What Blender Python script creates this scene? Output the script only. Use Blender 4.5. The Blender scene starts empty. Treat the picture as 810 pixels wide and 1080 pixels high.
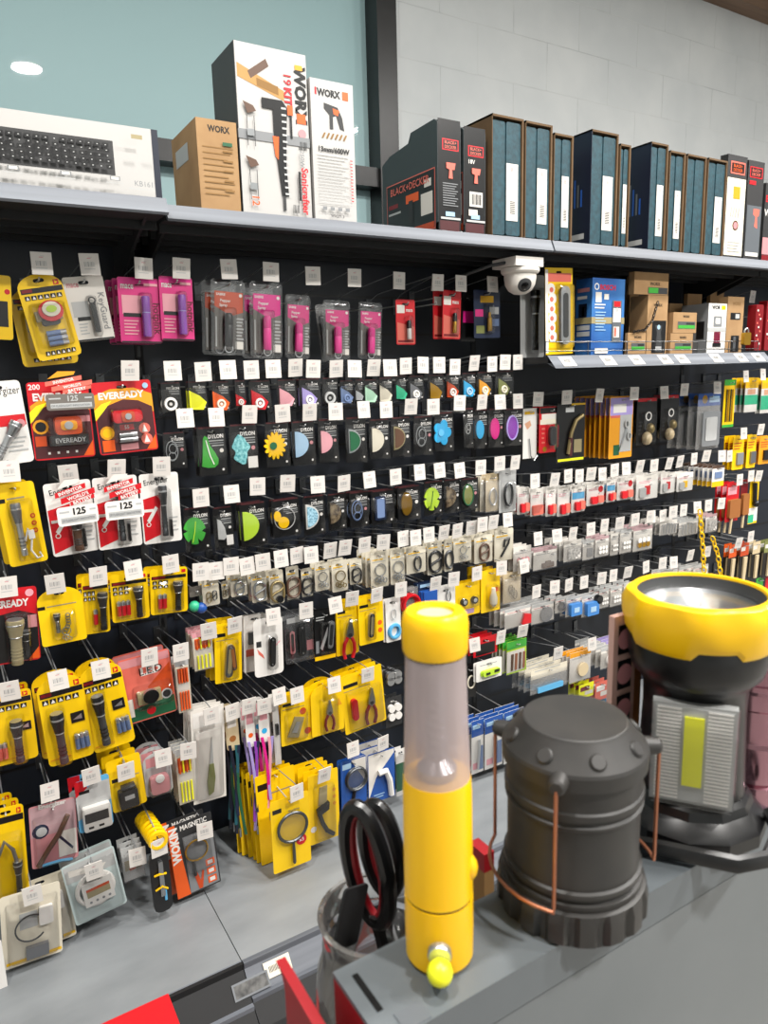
import bpy, math, random
from mathutils import Vector, Matrix
from mathutils.geometry import tessellate_polygon
random.seed(7)
PI = math.pi
SC = bpy.context.scene
COL = SC.collection
# ------------------------------------------------------------------ camera model
CX, CY = 405.0, 540.0
VN, VR = (-70.0, 405.0), (1690.0, 357.0)      # vanishing points of the wall normal and of the wall's length
F = math.sqrt(-((VN[0]-CX)*(VR[0]-CX) + (VN[1]-CY)*(VR[1]-CY)))
AX = Vector((VR[0]-CX, VR[1]-CY, F)).normalized()
AY = Vector((VN[0]-CX, VN[1]-CY, F)).normalized()
AZ = AX.cross(AY)
CAM = Vector((0.0, -1.8, 1.35))
def ray(px, py):
    d = Vector((px-CX, py-CY, F))
    return Vector((d.dot(AX), d.dot(AY), d.dot(AZ)))
def P(px, py, y):                 # the point on the plane parallel to the wall at this y
    r = ray(px, py)
    return CAM + r*((y-CAM.y)/r.y)
def PZ(px, py, z):                # the point on the level plane at this z
    r = ray(px, py)
    return CAM + r*((z-CAM.z)/r.z)
def proj(p):
    q = Vector(p)-CAM
    c = AX*q.x + AY*q.y + AZ*q.z
    return (CX+F*c.x/c.z, CY+F*c.y/c.z)
cam = bpy.data.cameras.new('camera')
cam.sensor_fit = 'VERTICAL'; cam.sensor_height = 36.0; cam.sensor_width = 27.0
cam.lens = F/1080*36.0
cam.clip_start = .02
co = bpy.data.objects.new('camera', cam)
right = Vector((AX.x, AY.x, AZ.x)); down = Vector((AX.y, AY.y, AZ.y)); fwd = Vector((AX.z, AY.z, AZ.z))
m = Matrix((( right.x, -down.x, -fwd.x, CAM.x), (right.y, -down.y, -fwd.y, CAM.y), (right.z, -down.z, -fwd.z, CAM.z), (0,0,0,1)))
co.matrix_world = m
cam.dof.use_dof = True; cam.dof.focus_distance = 1.75; cam.dof.aperture_fstop = 13.0
COL.objects.link(co); SC.camera = co

# ------------------------------------------------------------------ materials
def lin(h):
    h = h.lstrip('#'); o = []
    for i in (0, 2, 4):
        c = int(h[i:i+2], 16)/255
        o.append(c/12.92 if c <= .04045 else ((c+.055)/1.055)**2.4)
    return (*o, 1)
PAL = dict(
 white='#e4e1dc', ticket='#d6d1cb', paper='#dcd7cf', cream='#e0d8c4', yellow='#f2c400', maize='#f0bd00', amber='#e39a1c', lemon='#eeee22', strip='#b9989c', mist='#b8c7c6', boxwhite='#b7b5b2', casegrey='#343b3d', boxpink='#cfa79b', lens='#c39f8d',
 black='#0d0d0e', ink='#161617', char='#2a2a2b', dgrey='#3a3b3c', grey='#7f8183', lgrey='#b4b5b4', silver='#c4c6c8',
 red='#c81420', dred='#7c0f18', orange='#e35a16', dorange='#c2471a', pink='#d8317f', hot='#e0208a', lpink='#e9a4ae', maroon='#6d1230',
 purple='#8d3fb0', lilac='#a99ad6', mauve='#b493b7', blue='#1f4f9c', dblue='#15233f', navy='#10182b', sky='#5aa9d6', cyan='#2fa6dc',
 pale='#9fc0da', teal='#1f5b66', case='#2b6172', turq='#3aa5ad', green='#3fa33a', dgreen='#1f5a3a', lime='#b6d83a', mint='#a9d3b6', emer='#34b184',
 olive='#7c8148', sand='#cbb894', kraft='#b58b55', dkraft='#8c6a3e', wood='#9a5f2c', brown='#5a4030', bronze='#8a7a52', copper='#b9795c',
 skin='#d9a483', khaki='#9b8f6a', rose='#c9888c', wine='#4a1f22', steel='#9da0a2', dsteel='#5b5d5f', slate='#5c6166', tin='#85868a', smoke='#6e6862', salmon='#d86a5a', bluegrey='#6b7fa5', gold='#b98d2c')
ROUGH = dict(black=.35, ink=.3, char=.5, dgrey=.5, kraft=.8, dkraft=.85, wood=.6, paper=.6, cream=.55)
METAL = dict(silver=(.85,.3), steel=(.9,.28), dsteel=(.9,.35), copper=(.8,.3), gold=(.8,.3), tin=(.7,.35), bronze=(.5,.4))
MATS = {}
def mat(k):
    if k in MATS: return MATS[k]
    mt = bpy.data.materials.new(k); mt.use_nodes = True
    b = mt.node_tree.nodes['Principled BSDF']
    base, _, mod = k.partition(':')
    b.inputs['Base Color'].default_value = lin(PAL.get(base, base))
    b.inputs['Roughness'].default_value = ROUGH.get(base, .38)
    if base in METAL:
        b.inputs['Metallic'].default_value, b.inputs['Roughness'].default_value = METAL[base]
    if mod == 'matte': b.inputs['Roughness'].default_value = .85
    if mod == 'gloss': b.inputs['Roughness'].default_value = .15
    if mod == 'satin': b.inputs['Roughness'].default_value = .3
    MATS[k] = mt
    return mt
def noisy(k, c1, c2, scale=8, rough=.6, detail=6, stretch=(1,1,1), bump=0, metal=0, lo=.35, hi=.65):
    mt = bpy.data.materials.new(k); mt.use_nodes = True; MATS[k] = mt
    n = mt.node_tree.nodes; l = mt.node_tree.links; b = n['Principled BSDF']
    tc = n.new('ShaderNodeTexCoord'); mp = n.new('ShaderNodeMapping'); mp.inputs['Scale'].default_value = stretch
    no = n.new('ShaderNodeTexNoise'); no.inputs['Scale'].default_value = scale; no.inputs['Detail'].default_value = detail
    cr = n.new('ShaderNodeValToRGB'); cr.color_ramp.elements[0].position = lo; cr.color_ramp.elements[1].position = hi
    cr.color_ramp.elements[0].color = lin(c1); cr.color_ramp.elements[1].color = lin(c2)
    l.new(tc.outputs['Object'], mp.inputs[0]); l.new(mp.outputs[0], no.inputs['Vector']); l.new(no.outputs['Fac'], cr.inputs[0]); l.new(cr.outputs[0], b.inputs['Base Color'])
    b.inputs['Roughness'].default_value = rough; b.inputs['Metallic'].default_value = metal
    if bump:
        bp = n.new('ShaderNodeBump'); bp.inputs['Strength'].default_value = bump; bp.inputs['Distance'].default_value = .002
        l.new(no.outputs['Fac'], bp.inputs['Height']); l.new(bp.outputs[0], b.inputs['Normal'])
    return mt
noisy('wallpaint', '#c6cacb', '#d0d3d3', 3, .75)
noisy('mortar', '#b6babb', '#cdd0d0', 4, .8, lo=.3, hi=.55)
noisy('floorvinyl', '#8d8a85', '#9b9892', 5, .5)
noisy('ceilingpaint', '#d8d6d2', '#e2e0dc', 2, .9)
noisy('beamwood', '#6b5340', '#7d6450', 6, .6, stretch=(.3, 4, 4))
noisy('deckpaint', '#73777a', '#8b8f92', 3.2, .4, 9, bump=.05, stretch=(1, 2.2, 1), lo=.38, hi=.68)
noisy('panelpaint', '#141922', '#1a202b', 3, .45)
noisy('shelfblack', '#0d0e10', '#131416', 6, .7)
noisy('lipmetal', '#565a61', '#797e86', 3, .55, stretch=(.15, 8, 8), metal=.0)
noisy('countergrey', '#5d6367', '#666c70', 7, .42)
noisy('counterface', '#62686b', '#6c7174', 5, .3)
noisy('kraftboard', '#997750', '#a8865d', 14, .8)
noisy('sleeveboard', '#59432b', '#674f33', 14, .85)
noisy('caseblue', '#143640', '#1d4752', 90, .6, bump=.25)
noisy('lanternblack', '#2a2928', '#312f2d', 40, .48)
noisy('plasticblack', '#0f0f10', '#151516', 30, .33)
noisy('hammeryellow', '#fcc200', '#ffc908', 10, .34)
noisy('lightyellow', '#f2bd00', '#f6c406', 10, .34)
noisy('yellowcard', '#edc000', '#f4c90a', 5, .36)
noisy('redplastic', '#8a1119', '#97161e', 9, .45)
noisy('flora', '#4b9a55', '#d8e6c0', 60, .5)
noisy('glitter', '#2f97a0', '#9fe0e2', 160, .3)
noisy('speck', '#4e7e94', '#a9cfe0', 220, .4)
noisy('pinkmetal', '#b98a98', '#c79aa6', 12, .16, metal=1)
noisy('tortoise', '#3a2c22', '#8a7a60', 90, .35)
noisy('scuffed', '#1c1c1c', '#5c5c5a', 60, .5)
noisy('shred', '#8f8c88', '#e8e4de', 120, .45)
noisy('jumble', '#5f5f60', '#c9c4bd', 70, .45)
def clear(k, tint=(.97,.97,.97), base=.05, gain=.55, rough=.08, body=None, bfac=0.0):
    mt = bpy.data.materials.new(k); mt.use_nodes = True; MATS[k] = mt
    n = mt.node_tree.nodes; l = mt.node_tree.links; n.remove(n['Principled BSDF']); out = n['Material Output']
    tr = n.new('ShaderNodeBsdfTransparent'); tr.inputs[0].default_value = (*tint, 1)
    gl = n.new('ShaderNodeBsdfGlossy'); gl.inputs['Roughness'].default_value = rough
    lw = n.new('ShaderNodeLayerWeight'); lw.inputs['Blend'].default_value = .25
    ma = n.new('ShaderNodeMath'); ma.operation = 'MULTIPLY_ADD'; ma.inputs[1].default_value = gain; ma.inputs[2].default_value = base
    mx = n.new('ShaderNodeMixShader')
    l.new(lw.outputs['Fresnel'], ma.inputs[0]); l.new(ma.outputs[0], mx.inputs[0]); l.new(tr.outputs[0], mx.inputs[1]); l.new(gl.outputs[0], mx.inputs[2])
    last = mx
    if body:
        df = n.new('ShaderNodeBsdfPrincipled'); df.inputs['Base Color'].default_value = lin(body); df.inputs['Roughness'].default_value = .4
        m2 = n.new('ShaderNodeMixShader'); m2.inputs[0].default_value = bfac
        l.new(mx.outputs[0], m2.inputs[1]); l.new(df.outputs[0], m2.inputs[2]); last = m2
    l.new(last.outputs[0], out.inputs[0])
clear('clear'); clear('film', base=.045, gain=.35, rough=.16); clear('bag', base=.05, gain=.5, rough=.2, body='#d6d4d2', bfac=.16)
clear('smokebag', tint=(.8,.8,.82), base=.06, gain=.5, rough=.18, body='#77787a', bfac=.25)
clear('glass', tint=(.95,.97,.96), base=.05, gain=.8, rough=.03)
clear('frost', tint=(.9,.85,.86), base=.06, gain=.5, rough=.3, body='#dccaca', bfac=.42)
clear('jarglass', tint=(.93,.93,.92), base=.08, gain=.85, rough=.04, body='#d2cbc6', bfac=.08)
# window: a film-covered pane that mirrors the lamps
wm = bpy.data.materials.new('windowfilm'); wm.use_nodes = True; MATS['windowfilm'] = wm
_b = wm.node_tree.nodes['Principled BSDF']; _b.inputs['Base Color'].default_value = lin('#abc8cb'); _b.inputs['Roughness'].default_value = .02
_b.inputs['Specular IOR Level'].default_value = .35
_n = wm.node_tree.nodes.new('ShaderNodeTexNoise'); _n.inputs['Scale'].default_value = .8
_c = wm.node_tree.nodes.new('ShaderNodeValToRGB'); _c.color_ramp.elements[0].color = lin('#a5c4c8'); _c.color_ramp.elements[1].color = lin('#b2cdcf')
_t = wm.node_tree.nodes.new('ShaderNodeTexCoord')
wm.node_tree.links.new(_t.outputs['Object'], _n.inputs['Vector']); wm.node_tree.links.new(_n.outputs['Fac'], _c.inputs[0]); wm.node_tree.links.new(_c.outputs[0], _b.inputs['Base Color'])

# ------------------------------------------------------------------ mesh builder
GL = {}
def glyphs(s, bold=.012):
    k = (s, bold)
    if k in GL: return GL[k]
    cu = bpy.data.curves.new('t', 'FONT'); cu.body = s; cu.size = 1.0; cu.resolution_u = 2; cu.offset = bold
    o = bpy.data.objects.new('t', cu); COL.objects.link(o)
    dg = bpy.context.evaluated_depsgraph_get(); dg.update()
    me = o.evaluated_get(dg).to_mesh()
    vs = [v.co.copy() for v in me.vertices]; fs = [tuple(p.vertices) for p in me.polygons]
    o.evaluated_get(dg).to_mesh_clear(); bpy.data.objects.remove(o); bpy.data.curves.remove(cu)
    if vs:
        x0 = min(v.x for v in vs); x1 = max(v.x for v in vs); y0 = min(v.y for v in vs); y1 = max(v.y for v in vs)
    else: x0 = y0 = 0; x1 = y1 = 1
    GL[k] = (vs, fs, x0, x1, y0, y1)
    return GL[k]
class MB:
    def __init__(s): s.v = []; s.f = []; s.m = []; s.T = Matrix()
    def add(s, pts, faces, k):
        b = len(s.v); T = s.T
        s.v.extend(T @ Vector(p) for p in pts)
        s.f.extend(tuple(b+i for i in f) for f in faces); s.m.extend([k]*len(faces))
        return s
    def box(s, x0, x1, y0, y1, z0, z1, k):
        p = [(x0,y0,z0),(x1,y0,z0),(x1,y1,z0),(x0,y1,z0),(x0,y0,z1),(x1,y0,z1),(x1,y1,z1),(x0,y1,z1)]
        return s.add(p, [(0,3,2,1),(4,5,6,7),(0,1,5,4),(1,2,6,5),(2,3,7,6),(3,0,4,7)], k)
    def quad(s, x0, x1, z0, z1, y, k):            # faces -Y
        return s.add([(x0,y,z0),(x1,y,z0),(x1,y,z1),(x0,y,z1)], [(0,1,2,3)], k)
    def poly(s, pts, y, k):
        n = len(pts)
        a = sum(pts[i][0]*pts[(i+1)%n][1]-pts[(i+1)%n][0]*pts[i][1] for i in range(n))
        if a < 0: pts = pts[::-1]
        return s.add([(p[0], y, p[1]) for p in pts], [tuple(range(n))], k)
    def prism(s, out, y0, y1, k, ks=None, hole=None):   # outline in XZ, front at y0 (smaller), back at y1
        n = len(out)
        a = sum(out[i][0]*out[(i+1)%n][1]-out[(i+1)%n][0]*out[i][1] for i in range(n))
        if a < 0: out = out[::-1]
        ks = ks or k
        if hole:
            lp = [[Vector((p[0], p[1], 0)) for p in out], [Vector((p[0], p[1], 0)) for p in hole]]
            tri = tessellate_polygon(lp); al = list(out)+list(hole)
            fr = []
            for t in tri:
                A, B, Cc = (al[i] for i in t)
                cr = (B[0]-A[0])*(Cc[1]-A[1])-(Cc[0]-A[0])*(B[1]-A[1])
                fr.append(tuple(t) if cr > 0 else tuple(t[::-1]))
            s.add([(p[0], y0, p[1]) for p in al], fr, k)
            s.add([(p[0], y1, p[1]) for p in al], [f[::-1] for f in fr], ks)
        else:
            s.add([(p[0], y0, p[1]) for p in out], [tuple(range(n))], k)
            s.add([(p[0], y1, p[1]) for p in out], [tuple(range(n))[::-1]], ks)
        pts = [(p[0], y0, p[1]) for p in out]+[(p[0], y1, p[1]) for p in out]
        s.add(pts, [(i, i+n, (i+1)%n+n, (i+1)%n) for i in range(n)], ks)
        return s
    def lathe(s, prof, k, at=(0,0,0), seg=16, rot=None, capk=None):  # profile [(r, h)] from bottom up, round local Z
        T0 = s.T; s.T = s.T @ Matrix.Translation(at) @ (rot.to_4x4() if rot else Matrix())
        pts = []; fs = []; n = len(prof)
        for r, h in prof:
            for i in range(seg):
                a = 2*PI*i/seg; pts.append((max(r,1e-5)*math.cos(a), max(r,1e-5)*math.sin(a), h))
        for j in range(n-1):
            for i in range(seg):
                i2 = (i+1)%seg; fs.append((j*seg+i, j*seg+i2, (j+1)*seg+i2, (j+1)*seg+i))
        s.add(pts, fs, k)
        b = len(s.v)-len(pts)
        s.f.append(tuple(b+i for i in range(seg))[::-1]); s.m.append(capk or k)
        s.f.append(tuple(b+(n-1)*seg+i for i in range(seg))); s.m.append(capk or k)
        s.T = T0; return s
    def tube(s, path, r, k, seg=6, closed=False, flat=1.0):
        path = [Vector(p) for p in path]; n = len(path); pts = []; fs = []
        up = None
        for i, p in enumerate(path):
            a = path[(i-1)%n] if (closed or i > 0) else p; b = path[(i+1)%n] if (closed or i < n-1) else p
            t = (b-a); t = t.normalized() if t.length > 1e-9 else Vector((0,0,1))
            if up is None:
                up = Vector((0,1,0)) if abs(t.y) < .9 else Vector((1,0,0))
            u = (up - t*up.dot(t))
            u = u.normalized() if u.length > 1e-6 else t.orthogonal().normalized()
            up = u; w = t.cross(u)
            for j in range(seg):
                an = 2*PI*j/seg; pts.append(p + u*(r*flat*math.cos(an)) + w*(r*math.sin(an)))
        for i in range(n if closed else n-1):
            for j in range(seg):
                i2 = (i+1)%n; j2 = (j+1)%seg
                fs.append((i*seg+j, i*seg+j2, i2*seg+j2, i2*seg+j))
        s.add(pts, fs, k)
        if not closed:
            b = len(s.v)-len(pts)
            s.f.append(tuple(b+j for j in range(seg))[::-1]); s.m.append(k)
            s.f.append(tuple(b+(n-1)*seg+j for j in range(seg))); s.m.append(k)
        return s
    def ring(s, x, z, y, R, r, k, sx=1.0, seg=18, a0=0, a1=2*PI, sub=5):
        full = abs(a1-a0-2*PI) < 1e-6; n = seg
        path = [(x+R*sx*math.cos(a0+(a1-a0)*i/(n if full else n-1)), y, z+R*math.sin(a0+(a1-a0)*i/(n if full else n-1))) for i in range(n)]
        return s.tube(path, r, k, sub, full)
    def disc(s, x, z, y0, y1, R, k, sx=1.0, seg=18, kf=None):
        return s.prism([(x+R*sx*math.cos(2*PI*i/seg), z+R*math.sin(2*PI*i/seg)) for i in range(seg)], y0, y1, kf or k, k)
    def ball(s, x, y, z, R, k, sy=1.0, sz=1.0, seg=10):
        n = 6; return s.lathe([(R*math.sin(PI*i/n), -R*sz*math.cos(PI*i/n)) for i in range(n+1)], k, (x,y,z), seg)
    def text(s, t, x, z, h, k, y, al='c', rot=0.0, bold=.012, maxw=None):
        vs, fs, x0, x1, y0, y1 = glyphs(t, bold)
        sc = h/max(y1-y0, .3)
        sx = sc
        if maxw and (x1-x0)*sc > maxw: sx = maxw/(x1-x0)
        ox = {'c': (x0+x1)/2, 'l': x0, 'r': x1}[al]; oy = (y0+y1)/2
        c, n = math.cos(rot), math.sin(rot); pts = []
        for v in vs:
            a = (v.x-ox)*sx; b = (v.y-oy)*sc
            pts.append((x+a*c-b*n, y, z+a*n+b*c))
        return s.add(pts, fs, k)
    def mesh(s, name, sharp=.6):
        me = bpy.data.meshes.new(name); keys = []
        for k in s.m:
            if k not in keys: keys.append(k)
        me.from_pydata([tuple(v) for v in s.v], [], s.f)
        for k in keys: me.materials.append(mat(k))
        ix = {k: i for i, k in enumerate(keys)}
        me.polygons.foreach_set('material_index', [ix[k] for k in s.m])
        me.polygons.foreach_set('use_smooth', [True]*len(s.f))
        me.update(); me.set_sharp_from_angle(angle=sharp)
        return me
    def build(s, name, parent=None, sharp=.6):
        o = bpy.data.objects.new(name, s.mesh(name, sharp)); COL.objects.link(o)
        if parent: o.parent = parent
        return o
def tagp(o, label, cat, group=None, kind=None):
    if label: o['label'] = label
    if cat: o['category'] = cat
    if group: o['group'] = group
    if kind: o['kind'] = kind
    return o
LABELS = {}
def thing(name, label, cat, loc=(0,0,0), group=None, rot=(0,0,0)):
    o = bpy.data.objects.new(name, None); o.empty_display_size = .01; COL.objects.link(o)
    o.location = loc; o.rotation_euler = rot
    LABELS.setdefault(label.lower(), []).append((name, group))
    return tagp(o, label, cat, group)
def struct(name, mb):
    o = mb.build(name); o['kind'] = 'structure'; return o
def dup(root, loc, rot, label, group):
    r = root.copy(); COL.objects.link(r); r.location = loc; r.rotation_euler = rot; r['label'] = label; r['group'] = group
    LABELS.setdefault(label.lower(), []).append((r.name, group))
    for ch in list(root.children):
        c = ch.copy(); COL.objects.link(c); c.parent = r
        for g in list(ch.children):
            d = g.copy(); COL.objects.link(d); d.parent = c
    return r
def rrect(x0, x1, z0, z1, r, n=3):
    o = []
    for cx, cz, a in ((x1-r, z1-r, 0), (x0+r, z1-r, PI/2), (x0+r, z0+r, PI), (x1-r, z0+r, 1.5*PI)):
        for i in range(n+1):
            t = a+PI/2*i/n; o.append((cx+r*math.cos(t), cz+r*math.sin(t)))
    return o
def dome(mb, x0, x1, z0, z1, y, dep, k, r=.006, ins=.15):     # a vacuum-formed bubble, open at the back
    o1 = rrect(x0, x1, z0, z1, r); w = min(x1-x0, z1-z0)*ins
    o2 = rrect(x0+w*.35, x1-w*.35, z0+w*.35, z1-w*.35, r); o3 = rrect(x0+w, x1-w, z0+w, z1-w, r)
    n = len(o1); pts = [(p[0], y, p[1]) for p in o1]+[(p[0], y-dep*.75, p[1]) for p in o2]+[(p[0], y-dep, p[1]) for p in o3]
    fs = [(j*n+i, j*n+(i+1)%n, (j+1)*n+(i+1)%n, (j+1)*n+i) for j in range(2) for i in range(n)]+[tuple(2*n+i for i in range(n))]
    mb.add(pts, fs, k)
LW, LB, WL, EXPO = 56, 2.0, .4, 0.0
# ------------------------------------------------------------------ the setting
WY = 1.5
def wallx(px, py): return P(px, py, WY).x
mx0, mx1 = wallx(393, 60), wallx(413, 60)
zr1 = P(390, 178, WY).z; zr0 = P(390, 198, WY).z
CEIL = P(785, 8, WY-.1).z+.09
b = MB(); b.box(-3.2, 9.0, -5.2, WY+.3, -.05, 0, 'floorvinyl'); struct('floor', b)
b = MB(); b.box(-3.2, 9.0, -5.2, WY+.3, CEIL, CEIL+.05, 'ceilingpaint'); struct('ceiling', b)
b = MB(); b.box(mx1, 9.0, WY, WY+.2, 0, CEIL, 'wallpaint')
zz = P(577, 45, WY).z; xx = P(577, 70, WY).x
k0 = -12
for k in range(k0, 6):
    z = zz+k*.245
    if z < 1.4 or z > CEIL-.02: continue
    b.box(mx1, 8.5, WY-.0008, WY, z-.0022, z+.0022, 'mortar')
    for j in range(-6, 14):
        x = xx+(j+(.5 if k % 2 else 0))*.49
        if mx1 < x < 8.5: b.box(x-.002, x+.002, WY-.0008, WY, z-.245, z, 'mortar')
struct('wall_back', b)
b = MB(); b.box(-3.2, -3.1, -5.2, WY+.3, 0, CEIL, 'wallpaint'); struct('wall_left', b)
b = MB(); b.box(-3.2, 9.0, -5.3, -5.2, 0, CEIL, 'wallpaint'); struct('wall_front', b)
b = MB(); b.box(-3.1, mx0, WY+.06, WY+.1, 0, CEIL, 'windowfilm'); w = struct('window_1', b)
b = MB(); b.box(mx0, mx1, WY-.05, WY+.1, 0, CEIL, 'plasticblack'); b.box(-3.1, mx0, WY-.03, WY+.1, zr0, zr1, 'plasticblack'); b.box(-3.1, mx0, WY-.03, WY+.1, 0, .1, 'plasticblack'); b.build('window_frame', w)
b = MB(); b.box(mx1, 9.0, WY-.12, WY-.001, CEIL-.07, CEIL-.001, 'beamwood'); struct('trim_1', b)

# ------------------------------------------------------------------ gondola bays
BX = [-1.59, -.59, .41, 1.41, 2.41, 3.41]
BX = [x+.003 for x in BX]
DK, DF = .118, -.475
blab = {1: 'black backed wall bay under the boxed keyboard, filled with torches and key covers', 2: 'black backed wall bay under the drill boxes, filled with clips and key covers', 3: 'black backed wall bay with a caged half shelf under the blue cases', 4: 'black backed wall bay full of brushes and pencils beyond the caged shelf'}
bays = {}
for i in (0, 1, 2, 3, 4):
    x0, x1 = BX[i], BX[i+1]
    if i == 0: continue
    t = thing('gondola_bay', blab[i], 'store shelving', (x0, 0, 0), 'wall bays of the store shelving'); bays[i] = t
    b = MB(); b.box(.0005, .9995, .0, .035, .1, 1.70, 'panelpaint')
    for k in range(14):
        z = .25+k*.1
        b.box(.022, .998, -.0006, 0, z, z+.007, 'black')
    b.build('back_panel', t)
    b = MB(); b.box(.001, .02, -.0008, .0, .1, 1.66, 'shelfblack')
    for k in range(30): b.box(.006, .014, -.0012, -.0008, .2+k*.048, .225+k*.048, 'black')
    b.build('upright', t)
    b = MB(); b.box(.001, .999, DF, -.001, DK-.03, DK, 'deckpaint'); b.build('base_deck', t)
    b = MB(); b.box(.001, .999, DF+.05, DF+.08, 0, DK-.031, 'shelfblack'); b.build('plinth', t)
    b = MB()
    kk = 'shelfblack' if i == 1 else 'lipmetal'; sl = .062 if i == 1 else .05; b.box(.001, .999, DF-.012, DF, DK-.012, DK+.001, 'lipmetal'); b.box(.001, .999, DF-.0125, DF-.004, DK-.012, DK+.0014, kk)
    b.add([(.001,DF-.012,DK-.012),(.999,DF-.012,DK-.012),(.999,DF-sl,DK-.03-sl*.5),(.001,DF-sl,DK-.03-sl*.5)], [(0,3,2,1)], kk)
    b.box(.001, .999, DF-sl-.006, DF-sl+.004, DK-.038-sl*.5, DK-.026-sl*.5, 'lipmetal')
    b.add([(.001,DF-sl-.006,DK-.036-sl*.5),(.999,DF-sl-.006,DK-.036-sl*.5),(.999,DF-.13,DK-.115),(.001,DF-.13,DK-.115)], [(0,3,2,1)], 'shelfblack')
    b.build('price_channel', t)
# labels stuck on the near price channel
c = PZ(262, 1032, DK-.03); t = thing('channel_sticker', 'worn silver label strip on the black channel below the grey deck', 'label', (c.x, DF-.0375, DK-.0355), rot=(.79, 0, 0))
b = MB(); b.box(-.040, .040, -.016, .016, .0, .0012, 'slate'); b.box(-.036, .036, -.012, .012, .0012, .0016, 'scuffed'); b.build('sticker_sheet', t)
c = PZ(290, 1006, DK-.005); t = thing('shelf_ticket', 'cream barcode ticket on the deck edge beside the silver strip', 'price ticket', (c.x, DF-.028, DK-.027), rot=(.85, 0, 0))
b = MB(); b.box(-.03, .03, -.016, .016, 0, .0015, 'cream')
for k in range(14): b.box(-.02+k*.003, -.0185+k*.003, -.006, .006, .0015, .0018, 'char')
b.build('ticket_card', t)

# ------------------------------------------------------------------ top shelves
LY, LZ = -.34, 1.676
LH = .030
slab = {1: 'long dark shelf with silver lip carrying the boxed keyboard', 2: 'dark top shelf with silver lip carrying the drill boxes and black cases', 3: 'dark top shelf with silver lip carrying the row of blue cases', 4: 'dark top shelf with silver lip at the far end'}
for i in (1, 2, 3, 4):
    f = LY-(.03 if i == 1 else 0); dz = .004 if i == 1 else 0
    t = thing('wall_shelf', slab[i], 'shelf', (BX[i]+.003, 0, LZ+dz), 'top shelves of the wall bays')
    w = .994
    b = MB(); b.box(0, w, f+.012, -.02, -.03, -.004, 'shelfblack')
    for k in range(4): b.box(0, w, -.08-k*.07, -.066-k*.07, -.045, -.03, 'shelfblack')
    b.build('shelf_board', t)
    b = MB()
    sec = [(f+.014, 0), (f, -.003), (f-.012, -LH), (f-.008, -LH-.004), (f+.014, -.012)]
    n = len(sec)
    pts = [(0, p[0], p[1]) for p in sec]+[(w, p[0], p[1]) for p in sec]
    b.add(pts, [(j, (j+1)%n, (j+1)%n+n, j+n) for j in range(n)]+[tuple(range(n))[::-1], tuple(range(n, 2*n))], 'lipmetal')
    b.build('price_lip', t, .3)
    for x in (.012, w-.03):
        b = MB(); b.add([(x,-.02,-.03),(x,f+.05,-.03),(x,-.02,-.13),(x+.006,-.02,-.03),(x+.006,f+.05,-.03),(x+.006,-.02,-.13)], [(0,1,2),(3,5,4),(0,3,4,1),(1,4,5,2),(2,5,3,0)], 'shelfblack'); b.build('shelf_bracket', t)

# half shelf with its wire fence and price cards
MZ = P(640, 374, -.34).z
t = thing('caged_shelf', 'silver lipped half shelf with wire fence below the blue cases', 'shelf', (BX[3]+.003, 0, MZ))
b = MB(); b.box(0, .994, -.33, -.03, -.02, -.003, 'shelfblack'); b.build('shelf_board', t)
b = MB(); b.add([(0,-.328,0),(.994,-.328,0),(.994,-.36,-.034),(0,-.36,-.034),(0,-.328,-.02),(.994,-.328,-.02)], [(0,3,2,1),(3,4,5,2),(0,1,5,4)], 'lipmetal'); b.build('price_lip', t)
b = MB()
for h in (.012, .037): b.tube([(.01,-.31,h),(.985,-.31,h)], .0016, 'dsteel')
for k in range(7): b.tube([(.01+k*.1625,-.31,-.003),(.01+k*.1625,-.31,.038)], .0014, 'dsteel')
b.build('wire_fence', t)
for px in (599, 642, 672, 702, 720, 756, 782, 800):
    q = P(px, 380-(px-599)*.018, -.345); x = q.x-BX[3]-.003
    b = MB()
    for s_, k_ in ((0, 'paper'),):
        b.add([(x-.024,-.3300,-.005),(x+.024,-.3300,-.005),(x+.024,-.3556,-.0305),(x-.024,-.3556,-.0305),(x-.024,-.3316,-.0035),(x+.024,-.3316,-.0035),(x+.024,-.3572,-.029),(x-.024,-.3572,-.029)], [(4,7,6,5),(0,4,5,1),(3,2,6,7),(0,3,7,4),(1,5,6,2)], 'paper')
    for j in range(9):
        xa = x-.014+j*.003; b.add([(xa,-.3386,-.0098),(xa+.0015,-.3386,-.0098),(xa+.0015,-.3482,-.0194),(xa,-.3482,-.0194)], [(0,3,2,1)], 'grey')
    b.build('price_card', t)

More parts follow.
